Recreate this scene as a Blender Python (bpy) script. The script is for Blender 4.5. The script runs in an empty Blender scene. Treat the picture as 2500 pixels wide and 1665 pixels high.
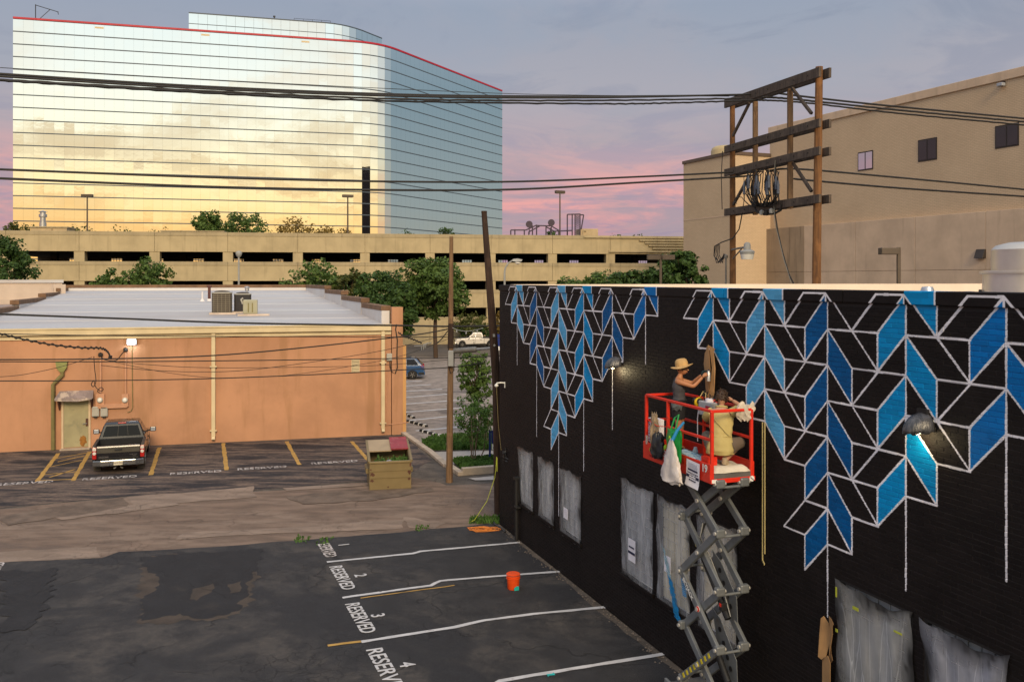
import bpy, bmesh, math, random
import numpy as np
from mathutils import Vector, Matrix
R = math.radians
SC = bpy.context.scene
COL = SC.collection
rnd = random.Random(7)

# ---------------------------------------------------------------- camera, sky, sun, exposure
F, EYE, HOR = 2180.0, 7.3, 684.0          # focal length in photo pixels, camera height, horizon row
cam_data = bpy.data.cameras.new('camera')
cam = bpy.data.objects.new('camera', cam_data)
COL.objects.link(cam)
cam.location = (0, 0, EYE)
cam.rotation_euler = (R(90), 0, 0)
cam_data.sensor_width = 36
cam_data.lens = F / 2500 * 36
cam_data.shift_y = -(832.5 - HOR) / 2500
cam_data.clip_end = 6000
SC.camera = cam

SUN_AZ = Vector((0.26, -0.966))            # the sunset glow: behind the camera
LAMP_AZ = Vector((0.23, -0.973))           # where the veiled evening sun stands
SUN_EL = R(29)
world = bpy.data.worlds.new('World')
SC.world = world
world.use_nodes = True
WN = world.node_tree
WN.nodes.clear()
def wn(t, **k):
    n = WN.nodes.new(t)
    for a, b in k.items(): setattr(n, a, b)
    return n
def wl_(a, b): WN.links.new(a, b)
def wmath(op, a, b=None, clamp=False):
    n = wn('ShaderNodeMath', operation=op); n.use_clamp = clamp
    for i, x in enumerate((a, b)):
        if x is None: continue
        if isinstance(x, (int, float)): n.inputs[i].default_value = x
        else: wl_(x, n.inputs[i])
    return n.outputs[0]
def wsmooth(x, lo, hi):
    n = wn('ShaderNodeMapRange', interpolation_type='SMOOTHSTEP')
    wl_(x, n.inputs['Value']); n.inputs['From Min'].default_value = lo; n.inputs['From Max'].default_value = hi
    return n.outputs['Result']
def wramp(x, stops, gain=1.0):
    n = wn('ShaderNodeValToRGB'); cr = n.color_ramp
    while len(cr.elements) < len(stops): cr.elements.new(0.5)
    for e, (p, c) in zip(cr.elements, stops):
        e.position = p; e.color = (*[q * (gain if p < .3 else 1.0) for q in c], 1)
    wl_(x, n.inputs[0])
    return n.outputs[0]
def wmix(f, a, b):
    n = wn('ShaderNodeMix', data_type='RGBA')
    wl_(f, n.inputs[0]); wl_(a, n.inputs[6]); wl_(b, n.inputs[7])
    return n.outputs[2]
tc = wn('ShaderNodeTexCoord')
sep = wn('ShaderNodeSeparateXYZ'); wl_(tc.outputs['Generated'], sep.inputs[0])
X, Y_, Z_ = sep.outputs
hl = wmath('SQRT', wmath('ADD', wmath('MULTIPLY', X, X), wmath('MULTIPLY', Y_, Y_)))
dot = wmath('DIVIDE', wmath('ADD', wmath('MULTIPLY', X, SUN_AZ.x), wmath('MULTIPLY', Y_, SUN_AZ.y)), wmath('MAXIMUM', hl, 0.001))
west = wsmooth(dot, 0.0, 0.86)
zc = wmath('MAXIMUM', Z_, 0.0)
east_c = wramp(zc, [(0, (.40, .29, .37)), (.06, (.43, .315, .385)), (.10, (.47, .32, .38)), (.15, (.45, .385, .43)), (.21, (.41, .42, .49)), (.29, (.35, .40, .50)), (.45, (.52, .57, .68)), (1, (.95, 1.0, 1.10))], 0.80)
west_c = wramp(zc, [(0, (1.10, .52, .10)), (.05, (1.20, .74, .24)), (.10, (1.24, .98, .50)), (.155, (1.16, 1.10, .82)), (.21, (1.0, 1.04, .95)), (.28, (.86, .98, .96)), (.4, (.62, .74, .80)), (.7, (.78, .84, .95)), (1, (.95, 1.0, 1.10))], .95)
clear_c = wramp(zc, [(0, (.34, .33, .28)), (.08, (.27, .315, .32)), (.2, (.20, .28, .33)), (.4, (.37, .44, .54)), (1, (.95, 1.0, 1.10))])
north = wsmooth(wmath('DIVIDE', X, wmath('MAXIMUM', hl, 0.001)), .52, .84)      # the clear teal part of the sky, out to the right
east_c = wmix(north, east_c, clear_c)
base_c = wmix(west, east_c, west_c)
# cloud decks on a flat layer seen in perspective
den = wmath('ADD', zc, 0.10)
comb = wn('ShaderNodeCombineXYZ')
wl_(wmath('DIVIDE', X, den), comb.inputs[0]); wl_(wmath('DIVIDE', Y_, den), comb.inputs[1])
def wnoise(scale, detail, dist, off):
    mp = wn('ShaderNodeMapping'); wl_(comb.outputs[0], mp.inputs[0])
    mp.inputs['Location'].default_value = off
    n = wn('ShaderNodeTexNoise'); wl_(mp.outputs[0], n.inputs['Vector'])
    n.inputs['Scale'].default_value = scale; n.inputs['Detail'].default_value = detail
    n.inputs['Roughness'].default_value = .62; n.inputs['Distortion'].default_value = dist
    return n.outputs[0]
n1 = wnoise(0.8, 8, .6, (4.3, 2.1, 0))
n2 = wnoise(1.9, 9, .9, (9.4, 5.2, 0))
c1 = wmath('MULTIPLY', wsmooth(n1, .42, .60), wmath('SUBTRACT', 1.0, wmath('MULTIPLY', north, wmath('SUBTRACT', 1.0, west))))
c2 = wmath('MULTIPLY', wsmooth(n2, .46, .64), wmath('SUBTRACT', 1.0, wmath('MULTIPLY', north, wmath('SUBTRACT', 1.0, west))))
cl_e1 = wramp(zc, [(0, (.36, .24, .38)), (.04, (.60, .28, .36)), (.08, (1.0, .40, .37)), (.12, (.86, .42, .40)), (.15, (.56, .41, .44)), (.2, (.46, .43, .48)), (.27, (.40, .41, .48)), (.4, (.37, .40, .50)), (1, (.95, 1.0, 1.10))], .80)
cl_e2 = wramp(zc, [(0, (.30, .22, .36)), (.06, (.32, .25, .40)), (.11, (.40, .32, .43)), (.2, (.33, .34, .43)), (.27, (.27, .31, .41)), (.4, (.33, .38, .50)), (1, (.58, .64, .78))], .80)
cl_w = wramp(zc, [(0, (.95, .40, .10)), (.07, (.98, .58, .20)), (.12, (.72, .52, .27)), (.17, (.84, .70, .45)), (.22, (.95, .86, .68)), (.4, (.6, .66, .7)), (1, (.95, 1.0, 1.10))], .95)
cA = wmix(west, cl_e1, cl_w)
cB = wmix(west, cl_e2, west_c)
s1 = wmix(wmath('MULTIPLY', c1, .85), base_c, cA)
s2 = wmix(wmath('MULTIPLY', c2, .55), s1, cB)
bg = wn('ShaderNodeBackground'); wl_(s2, bg.inputs[0]); bg.inputs[1].default_value = 0.84
sky = wn('ShaderNodeTexSky', sky_type='NISHITA')
sky.sun_disc = False; sky.dust_density = .4; sky.air_density = 1.2; sky.sun_elevation = SUN_EL
sky.sun_rotation = math.atan2(LAMP_AZ.x, LAMP_AZ.y)
bgn = wn('ShaderNodeBackground'); wl_(sky.outputs[0], bgn.inputs[0]); bgn.inputs[1].default_value = 0.05
add = wn('ShaderNodeMixShader'); add.inputs[0].default_value = .1; wl_(bg.outputs[0], add.inputs[1]); wl_(bgn.outputs[0], add.inputs[2])
out = wn('ShaderNodeOutputWorld'); wl_(add.outputs[0], out.inputs[0])

sun_d = bpy.data.lights.new('sun', 'SUN')
sun = bpy.data.objects.new('sun', sun_d); COL.objects.link(sun)
sun_d.energy = 2.0; sun_d.angle = R(20); sun_d.color = (1.0, .78, .50)
sv = Vector((LAMP_AZ.x * math.cos(SUN_EL), LAMP_AZ.y * math.cos(SUN_EL), math.sin(SUN_EL)))
sun.rotation_euler = sv.to_track_quat('Z', 'Y').to_euler()
sun.location = (20, -60, 40)
SC.view_settings.view_transform = 'Standard'
SC.view_settings.look = 'None'
SC.view_settings.gamma = 1
SC.view_settings.exposure = 0.5
SC.view_settings.use_curve_mapping = False

# ---------------------------------------------------------------- places
def at(px, py, Y): return Vector(((px - 1250) / F * Y, Y, EYE - (py - HOR) / F * Y))
def gnd(px, py, z=0.0):
    Y = (EYE - z) * F / (py - HOR)
    return Vector(((px - 1250) / F * Y, Y, z))
def hit(px, py, p, n):                      # where the line of sight through a photo pixel meets a plane
    d = Vector(((px - 1250) / F, 1.0, -(py - HOR) / F)); o = Vector((0, 0, EYE))
    return o + d * ((Vector(p) - o).dot(Vector(n)) / d.dot(Vector(n)))

WM = {}
def frame(loc, rz): return Matrix.Translation(Vector(loc)) @ Matrix.Rotation(rz, 4, 'Z')
MAT = {}

class MB:
    def __init__(s): s.v, s.f, s.m = [], [], []
    def add(s, vs, fs, mi=0):
        k = len(s.v); s.v += [tuple(v) for v in vs]
        s.f += [tuple(i + k for i in f) for f in fs]; s.m += [mi] * len(fs)
        return s
    def box(s, c, sz, rz=0, mi=0, M=None):
        hx, hy, hz = sz[0] / 2, sz[1] / 2, sz[2] / 2
        M = M if M is not None else frame(c, rz)
        vs = [M @ Vector((x, y, z)) for z in (-hz, hz) for x, y in ((-hx, -hy), (hx, -hy), (hx, hy), (-hx, hy))]
        return s.add(vs, [(3, 2, 1, 0), (4, 5, 6, 7), (0, 1, 5, 4), (1, 2, 6, 5), (2, 3, 7, 6), (3, 0, 4, 7)], mi)
    def span(s, a, b, mi=0):
        return s.box([(p + q) / 2 for p, q in zip(a, b)], [abs(q - p) for p, q in zip(a, b)], 0, mi)
    def bar(s, p, q, w, h, up=(0, 0, 1), mi=0):
        p, q = Vector(p), Vector(q); d = q - p; L = d.length; x = d / L
        y = Vector(up).cross(x)
        if y.length < 1e-4: y = Vector((0, 1, 0)).cross(x)
        y.normalize(); z = x.cross(y)
        M = Matrix(((x.x, y.x, z.x, 0), (x.y, y.y, z.y, 0), (x.z, y.z, z.z, 0), (0, 0, 0, 1)))
        M.translation = (p + q) / 2
        return s.box((0, 0, 0), (L, w, h), 0, mi, M)
    def tube(s, pts, r, n=6, caps=True, mi=0):
        pts = [Vector(p) for p in pts]; k = len(pts)
        rs = r if isinstance(r, (list, tuple)) else [r] * k
        vs, fs = [], []; ref = None
        for i, p in enumerate(pts):
            t = (pts[min(i + 1, k - 1)] - pts[max(i - 1, 0)])
            t = t.normalized() if t.length > 1e-9 else Vector((0, 0, 1))
            if ref is None: ref = Vector((0, 0, 1)) if abs(t.z) < .9 else Vector((1, 0, 0))
            a = ref - t * ref.dot(t); a.normalize(); ref = a
            b = t.cross(a)
            for j in range(n):
                w = 2 * math.pi * j / n
                vs.append(p + (a * math.cos(w) + b * math.sin(w)) * rs[i])
        for i in range(k - 1):
            for j in range(n):
                fs.append((i * n + j, i * n + (j + 1) % n, (i + 1) * n + (j + 1) % n, (i + 1) * n + j))
        if caps: fs += [tuple(reversed(range(n))), tuple((k - 1) * n + j for j in range(n))]
        return s.add(vs, fs, mi)
    def lathe(s, c, prof, n=16, mi=0, M=None):
        M = M if M is not None else Matrix.Translation(Vector(c))
        vs = [M @ Vector((r * math.cos(2 * math.pi * j / n), r * math.sin(2 * math.pi * j / n), z)) for r, z in prof for j in range(n)]
        fs = [(i * n + j, i * n + (j + 1) % n, (i + 1) * n + (j + 1) % n, (i + 1) * n + j) for i in range(len(prof) - 1) for j in range(n)]
        if prof[0][0] > 1e-6: fs.append(tuple(reversed(range(n))))
        if prof[-1][0] > 1e-6: fs.append(tuple((len(prof) - 1) * n + j for j in range(n)))
        return s.add(vs, fs, mi)
    def ext(s, poly, vec, mi=0):             # a flat outline pushed along a vector
        n = len(poly); vec = Vector(vec)
        vs = [Vector(p) for p in poly] + [Vector(p) + vec for p in poly]
        return s.add(vs, [tuple(reversed(range(n))), tuple(range(n, 2 * n))] + [(i, (i + 1) % n, n + (i + 1) % n, n + i) for i in range(n)], mi)
    def poly(s, pts, mi=0): return s.add(pts, [tuple(range(len(pts)))], mi)
    def xf(s, M):
        s.v = [tuple(M @ Vector(v)) for v in s.v]; return s
    def mesh(s, name, mats, smooth=False):
        me = bpy.data.meshes.new(name)
        me.from_pydata(s.v, [], s.f)
        for m in (mats if isinstance(mats, (list, tuple)) else [mats]): me.materials.append(MAT[m] if isinstance(m, str) else m)
        if any(s.m): me.polygons.foreach_set('material_index', s.m)
        if smooth:
            me.polygons.foreach_set('use_smooth', [True] * len(s.f))
            me.set_sharp_from_angle(angle=R(42))
        me.update()
        return me
    def build(s, name, mats, parent=None, smooth=False, local=False, kind=None, bevel=0, fixn=True):
        if parent is None:
            if local: M = Matrix.Identity(4)
            else:
                xs, ys, zs = zip(*s.v)
                M = Matrix.Translation(((min(xs) + max(xs)) / 2, (min(ys) + max(ys)) / 2, min(zs)))
                s.xf(M.inverted())
        else:
            M = WM[parent.name]
            if not local: s.xf(M.inverted())
        me = s.mesh(name, mats, smooth)
        if fixn:
            bm = bmesh.new(); bm.from_mesh(me); bmesh.ops.recalc_face_normals(bm, faces=bm.faces); bm.to_mesh(me); bm.free()
        o = bpy.data.objects.new(name, me); COL.objects.link(o)
        if parent is None:
            o.matrix_world = M; WM[o.name] = M.copy()
        else:
            o.parent = parent; WM[o.name] = M.copy()
        if kind: o['kind'] = kind
        if bevel:
            b = o.modifiers.new('soft_edge', 'BEVEL'); b.width = bevel; b.segments = 2; b.limit_method = 'ANGLE'; b.angle_limit = R(40)
        return o

def thing(name, label, cat, loc=(0, 0, 0), rz=0, group=None):
    o = bpy.data.objects.new(name, None); COL.objects.link(o)
    o.location = loc; o.rotation_euler = (0, 0, rz); o.empty_display_size = .3
    WM[o.name] = frame(loc, rz)
    o['label'] = label; o['category'] = cat
    if group: o['group'] = group
    return o
def tag(o, label, cat, group=None):
    o['label'] = label; o['category'] = cat
    if group: o['group'] = group
    return o
def part(name, me, parent, loc=(0, 0, 0), rot=(0, 0, 0), scale=(1, 1, 1)):   # a part sharing mesh data, placed in its parent's own space
    o = bpy.data.objects.new(name, me); COL.objects.link(o); o.parent = parent
    o.location = loc; o.rotation_euler = rot; o.scale = scale
    WM[o.name] = WM[parent.name] @ Matrix.LocRotScale(Vector(loc), __import__('mathutils').Euler(rot), Vector(scale))
    return o
def copy_tree(o, loc, rz, label, parent=None):
    c = o.copy(); COL.objects.link(c)
    if parent is not None: c.parent = parent
    else:
        c.location = loc; c.rotation_euler = (0, 0, rz); c['label'] = label; WM[c.name] = frame(loc, rz)
    for ch in o.children: copy_tree(ch, None, None, None, c)
    return c

# ---------------------------------------------------------------- materials
def nodes_of(name):
    m = bpy.data.materials.new(name); m.use_nodes = True; MAT[name] = m
    t = m.node_tree; t.nodes.clear()
    o = t.nodes.new('ShaderNodeOutputMaterial')
    return m, t, o
class NT:
    def __init__(s, t): s.t = t; s.tc = t.nodes.new('ShaderNodeTexCoord')
    def n(s, typ, **k):
        x = s.t.nodes.new(typ)
        for a, b in k.items(): setattr(x, a, b)
        return x
    def link(s, a, b): s.t.links.new(a, b)
    def put(s, sock, v):
        if hasattr(v, 'is_linked') or isinstance(v, bpy.types.NodeSocket): s.link(v, sock)
        else: sock.default_value = v
    def vec(s, scale=(1, 1, 1), loc=(0, 0, 0), rot=(0, 0, 0), src='Object'):
        mp = s.n('ShaderNodeMapping'); s.link(s.tc.outputs[src], mp.inputs[0])
        mp.inputs['Scale'].default_value = scale; mp.inputs['Location'].default_value = loc; mp.inputs['Rotation'].default_value = rot
        return mp.outputs[0]
    def noise(s, scale, detail=4, rough=.55, dist=0, vec=None):
        x = s.n('ShaderNodeTexNoise'); s.link(vec if vec is not None else s.tc.outputs['Object'], x.inputs['Vector'])
        x.inputs['Scale'].default_value = scale; x.inputs['Detail'].default_value = detail
        x.inputs['Roughness'].default_value = rough; x.inputs['Distortion'].default_value = dist
        return x.outputs[0]
    def voro(s, scale, feature='DISTANCE_TO_EDGE', vec=None):
        x = s.n('ShaderNodeTexVoronoi', feature=feature); s.link(vec if vec is not None else s.tc.outputs['Object'], x.inputs['Vector'])
        x.inputs['Scale'].default_value = scale
        return x
    def step(s, v, lo, hi, a=0., b=1.):
        x = s.n('ShaderNodeMapRange', interpolation_type='SMOOTHSTEP'); s.link(v, x.inputs['Value'])
        x.inputs['From Min'].default_value = lo; x.inputs['From Max'].default_value = hi
        x.inputs['To Min'].default_value = a; x.inputs['To Max'].default_value = b
        return x.outputs['Result']
    def math(s, op, a, b=0., clamp=False):
        x = s.n('ShaderNodeMath', operation=op); x.use_clamp = clamp
        s.put(x.inputs[0], a); s.put(x.inputs[1], b)
        return x.outputs[0]
    def mix(s, f, a, b, mode='MIX'):
        x = s.n('ShaderNodeMix', data_type='RGBA', blend_type=mode)
        s.put(x.inputs[0], f); s.put(x.inputs[6], a if not isinstance(a, tuple) else (*a, 1)); s.put(x.inputs[7], b if not isinstance(b, tuple) else (*b, 1))
        return x.outputs[2]
    def bump(s, h, strength=.3, dist=.01):
        x = s.n('ShaderNodeBump'); s.link(h, x.inputs['Height']); x.inputs['Strength'].default_value = strength; x.inputs['Distance'].default_value = dist
        return x.outputs[0]
    def bsdf(s, col, rough=.7, metal=0., normal=None, spec=.4, **k):
        x = s.n('ShaderNodeBsdfPrincipled')
        s.put(x.inputs['Base Color'], (*col, 1) if isinstance(col, tuple) else col)
        s.put(x.inputs['Roughness'], rough); s.put(x.inputs['Metallic'], metal); x.inputs['Specular IOR Level'].default_value = spec
        if normal is not None: s.link(normal, x.inputs['Normal'])
        for a, b in k.items(): s.put(x.inputs[a.replace('_', ' ')], b)
        return x.outputs[0]
def mat(name, col, rough=.7, metal=0., var=.15, sc=2.5, bump=.15, bsc=40., bd=.006, spec=.35, col2=None, lo=.52, hi=.68, s2=1.3, **k):
    """a surface with broad tone changes, fine grain and, if col2 is given, worn or stained patches of that colour"""
    m, t, o = nodes_of(name); g = NT(t)
    c = g.mix(g.step(g.noise(sc, 5, .6), .3, .72), tuple(x * (1 - var) for x in col), tuple(min(1, x * (1 + var)) for x in col))
    if col2: c = g.mix(g.step(g.noise(s2, 7, .65, .4), lo, hi), c, col2)
    nrm = g.bump(g.noise(bsc, 3), bump, bd) if bump else None
    g.link(g.bsdf(c, rough, metal, nrm, spec, **k), o.inputs[0])
    return m
def emis(name, col, strength):
    m, t, o = nodes_of(name); e = t.nodes.new('ShaderNodeEmission')
    e.inputs[0].default_value = (*col, 1); e.inputs[1].default_value = strength
    t.links.new(e.outputs[0], o.inputs[0])

_txt = {}
def lettering(text, size, m, parent, M, name='lettering', bold=0.0, sx=1.0, thick=0.002, local=True, align='CENTER', fit=0):
    """flat letters as a thin mesh; M places them in the parent's own space (x = reading direction, y = up the letter)"""
    cu = bpy.data.curves.new('letters', 'FONT'); cu.body = text; cu.size = size; cu.align_x = align; cu.align_y = 'CENTER'
    cu.extrude = thick; cu.offset = bold; cu.resolution_u = 3
    tmp = bpy.data.objects.new('letters', cu); COL.objects.link(tmp)
    dg = bpy.context.evaluated_depsgraph_get()
    me = bpy.data.meshes.new_from_object(tmp.evaluated_get(dg)); me.name = name
    bpy.data.objects.remove(tmp); bpy.data.curves.remove(cu)
    if fit: w = [v.co.x for v in me.vertices]; sx = fit / (max(w) - min(w))
    me.transform(M @ Matrix.Diagonal((sx, 1, 1, 1)))
    me.materials.clear(); me.materials.append(MAT[m])
    o = bpy.data.objects.new(name, me); COL.objects.link(o); o.parent = parent; WM[o.name] = WM[parent.name].copy()
    return o
# ================================================================ the setting: ground, lots, alley, street
def asphalt(name, base, dust, dust_lo, dust_hi, crack=1.0, dark=None, rot=0.0, stretch=(1, 1, 1), ds=.35, grit=.25):
    m, t, o = nodes_of(name); g = NT(t)
    v = g.vec(stretch, rot=(0, 0, rot))
    n_big = g.noise(ds, 7, .66, .6, v)
    n_mid = g.noise(1.7, 6, .6, .3, v)
    n_fin = g.noise(55, 3, .7)
    n_speck = g.noise(160, 2, .8)
    c = g.mix(g.step(n_mid, .3, .75), tuple(x * .66 for x in base), tuple(x * 1.45 for x in base))
    d = g.math('MULTIPLY', g.step(n_big, dust_lo, dust_hi), g.math('ADD', g.math('MULTIPLY', g.step(n_mid, .32, .6), .75), g.math('MULTIPLY', g.step(g.noise(6.5, 5, .7), .4, .65), .35)), True)
    c = g.mix(d, c, dust)
    if dark: c = g.mix(g.step(g.noise(.23, 5, .6, .8, g.vec(stretch, (31, 7, 0), (0, 0, rot))), .55, .63), c, dark)
    c = g.mix(g.math('MULTIPLY', g.step(n_fin, .35, .7), grit), c, tuple(x * 1.9 for x in base))
    c = g.mix(g.math('MULTIPLY', g.step(n_speck, .64, .73), .75), c, (.34, .30, .27))
    # crazing and long cracks
    wv = g.n('ShaderNodeVectorMath', operation='ADD'); g.link(g.tc.outputs['Object'], wv.inputs[0])
    nz = g.n('ShaderNodeTexNoise'); nz.inputs['Scale'].default_value = 1.3; nz.inputs['Detail'].default_value = 5; g.link(g.tc.outputs['Object'], nz.inputs['Vector'])
    g.link(nz.outputs['Color'], wv.inputs[1])
    e1 = g.voro(2.6, vec=wv.outputs[0]).outputs['Distance']
    e2 = g.voro(.22, vec=wv.outputs[0]).outputs['Distance']
    k1 = g.math('MULTIPLY', g.step(e1, .035, .005), g.step(g.noise(.3, 3, .5, 0, g.vec((1, 1, 1), (5, 9, 0))), .53, .62))
    k2 = g.math('MULTIPLY', g.step(e2, .007, .001), g.step(g.noise(.9, 4, .6, 0, g.vec((1, 1, 1), (2, 4, 0))), .42, .55))
    k = g.math('MULTIPLY', g.math('MAXIMUM', k1, k2), crack)
    c = g.mix(g.math('MULTIPLY', k, .6), c, tuple(x * .38 for x in base))
    h = g.math('SUBTRACT', g.math('ADD', g.math('MULTIPLY', n_fin, .6), n_speck), g.math('MULTIPLY', k, 2.0))
    g.link(g.bsdf(c, g.step(n_mid, .2, .8, .78, .95), 0, g.bump(h, .55, .012), .3), o.inputs[0])
asphalt('ground_mix', (.085, .070, .058), (.17, .135, .105), .5, .7)
asphalt('front_asphalt', (.0240, .0236, .0258), (.076, .066, .058), .43, .66, 1.0, (.019, .019, .022), .3, (1, 1, 1), .42, .4)
asphalt('rear_asphalt', (.018, .017, .0205), (.20, .140, .105), .40, .56, .6, None, -.33, (.5, 2.2, 1), .62, .4)
asphalt('alley_asphalt', (.15, .103, .076), (.23, .17, .13), .42, .66, .8, (.11, .080, .064), .33, (.5, 1.5, 1), .5)
asphalt('side_asphalt', (.24, .20, .175), (.30, .25, .21), .52, .72, .5, (.10, .085, .08), .3)
asphalt('street_asphalt', (.105, .085, .068), (.15, .12, .095), .5, .7, .4, None, .16, (.4, 1.5, 1))
asphalt('patch_asphalt', (.0165, .0165, .019), (.060, .048, .040), .55, .72, .7)
asphalt('worn_base', (.052, .040, .032), (.10, .077, .06), .48, .7, .8)
asphalt('bare_dirt', (.125, .09, .068), (.22, .17, .135), .48, .7, .4)
asphalt('old_slab', (.195, .142, .108), (.26, .20, .16), .44, .7, .9, (.17, .125, .095), .33, (.5, 1.4, 1), .8, .4)
mat('line_white', (.50, .49, .50), .8, 0, .12, 3, .2, 90, .004, .2, (.22, .19, .18), .60, .72, 6)
mat('line_worn', (.50, .46, .45), .85, 0, .12, 3, .2, 90, .004, .2, (.10, .09, .09), .50, .60, 7)
mat('line_yellow', (.42, .25, .070), .8, 0, .15, 3, .2, 90, .004, .2, (.16, .12, .09), .56, .70, 4)
mat('kerb_concrete', (.47, .38, .29), .85, 0, .12, 1.5, .3, 50, .006, .2, (.30, .24, .19))
mat('walk_concrete', (.42, .37, .33), .85, 0, .10, 1.2, .25, 60, .005, .2, (.33, .28, .24))

def ragged(pts, amp, step=.45, seed=1):
    r = random.Random(seed); out = []
    for a, b in zip(pts, pts[1:] + pts[:1]):
        a, b = Vector(a), Vector(b); L = (b - a).length; k = max(1, int(L / step))
        nrm = Vector((-(b - a).y, (b - a).x, 0)).normalized() if L > 0 else Vector((0, 0, 0))
        off = 0
        for i in range(k):
            off = off * .55 + r.uniform(-amp, amp) if i else 0
            out.append(a.lerp(b, i / k) + nrm * off)
    return out
def sheet(name, pts, m, z, parent=None, amp=0, seed=1, step=.45, kind='structure', thick=0):
    pts = [Vector((p[0], p[1], z)) for p in pts]
    if amp: pts = ragged(pts, amp, step, seed)
    b = MB()
    n = len(pts)
    from mathutils.geometry import tessellate_polygon
    tri = tessellate_polygon([pts])
    b.add(pts, [tuple(t) for t in tri])
    o = b.build(name, m, parent, local=parent is None, kind=kind)
    if o.data.polygons[0].normal.z < 0: o.data.flip_normals()
    return o
def px(*pp): return [gnd(a, b) for a, b in pp]

g_ = MB(); g_.add([(-3000, -3000, 0), (3000, -3000, 0), (3000, 3000, 0), (-3000, 3000, 0)], [(0, 1, 2, 3)])
ground = g_.build('ground', 'ground_mix', local=True, kind='structure')
# the mural wall's ground line: corner WO, along WD towards the camera, WE into the building
WO = Vector((-.367, 26.7, 0)); WD = Vector((.337, -.9415, 0)).normalized(); WE = Vector((-WD.y, WD.x, 0)); WRZ = math.atan2(WD.y, WD.x)
def wl(u, v, z=0.0): return WO + WD * u + WE * v + Vector((0, 0, z))       # wall frame -> world
def wfind(x, y, v=0.0):                                                    # pixel -> (u, z) on the plane v of the wall frame
    p = hit(x, y, WO + WE * v, WE) - WO
    return p.dot(WD), p.z
def wfr(p): q = Vector(p) - WO; return Vector((q.dot(WD), q.dot(WE), q.z))

alley = sheet('alley', px((-400, 1262), (0, 1243), (320, 1213), (660, 1198), (890, 1178), (1010, 1165), (1090, 1185), (1222, 1176)) + [wl(-2, 16), wl(3, 16)] +
              px((1226, 1286), (1060, 1300), (760, 1325), (425, 1348), (290, 1352), (250, 1368), (0, 1380), (-400, 1398)), 'alley_asphalt', .004, amp=.09, seed=3)
front = sheet('front_parking_lot', px((-500, 1400), (0, 1373), (250, 1362), (290, 1347), (425, 1341), (760, 1317), (1060, 1291), (1215, 1277)) +
              [wl(.5, -.16), wl(24, -.16), Vector((8, -6, 0)), Vector((-30, -6, 0))], 'front_asphalt', .008, amp=.05, seed=5)
rear = sheet('rear_parking_lot', px((-420, 1262), (0, 1240), (320, 1210), (660, 1194), (890, 1174), (985, 1163), (1055, 1122), (1010, 1085), (984, 1063), (0, 1106), (-420, 1124)), 'rear_asphalt', .008, amp=.08, seed=8)
side = sheet('side_parking_lot', px((988, 1058), (1035, 1085), (1050, 1078), (1230, 1060)) + [Vector((12, 42, 0)), Vector((16, 64, 0))] + px((1240, 872), (900, 872), (930, 960)), 'side_asphalt', .008)
street = sheet('street', [Vector((-90, 69, 0)), Vector((60, 92, 0)), Vector((60, 106, 0)), Vector((-90, 84, 0))], 'street_asphalt', .006)

# old slab edging and potholed patches along the alley
for i, (m, pp, am) in enumerate([
    ('old_slab', ((-60, 1352), (236, 1336), (246, 1361), (0, 1374), (-60, 1378)), .05),
    ('old_slab', ((428, 1318), (560, 1308), (985, 1290), (990, 1268), (640, 1292), (450, 1300)), .06),
    ('old_slab', ((985, 1262), (1090, 1277), (1060, 1292), (1000, 1290)), .07),
    ('old_slab', ((310, 1214), (420, 1206), (620, 1187), (628, 1214), (470, 1226), (330, 1234)), .07),
    ('old_slab', ((130, 1262), (250, 1240), (420, 1222), (440, 1232), (260, 1256), (150, 1270)), .08),
    ('old_slab', ((690, 1192), (960, 1176), (965, 1181), (700, 1199)), .03),
    ('bare_dirt', ((0, 1262), (120, 1240), (300, 1214), (310, 1236), (160, 1262), (20, 1284)), .09),
    ('bare_dirt', ((700, 1215), (860, 1195), (1040, 1188), (1060, 1200), (880, 1224), (740, 1232)), .12)]):
    sheet('concrete_patch', px(*pp), m, .0125 + i * .0012, alley, am, 20 + i, .3)
for i, (m, pp, am) in enumerate([
    ('worn_base', ((352, 1362), (430, 1352), (600, 1356), (628, 1400), (612, 1470), (560, 1512), (345, 1524), (338, 1440)), .10),
    ('patch_asphalt', ((346, 1360), (640, 1340), (625, 1392), (604, 1440), (592, 1478), (560, 1500), (490, 1512), (440, 1498), (345, 1516), (352, 1460), (386, 1420), (372, 1400)), .09),
    ('worn_base', ((470, 1440), (520, 1424), (518, 1446), (480, 1468), (462, 1464)), .05),
    ('worn_base', ((556, 1428), (590, 1420), (586, 1446), (560, 1450)), .05),
    ('patch_asphalt', ((0, 1395), (140, 1388), (120, 1480), (60, 1540), (0, 1545)), .12)]):
    sheet('asphalt_patch', px(*pp), m, .0125 + i * .0022, front, am, 40 + i, .11)

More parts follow.
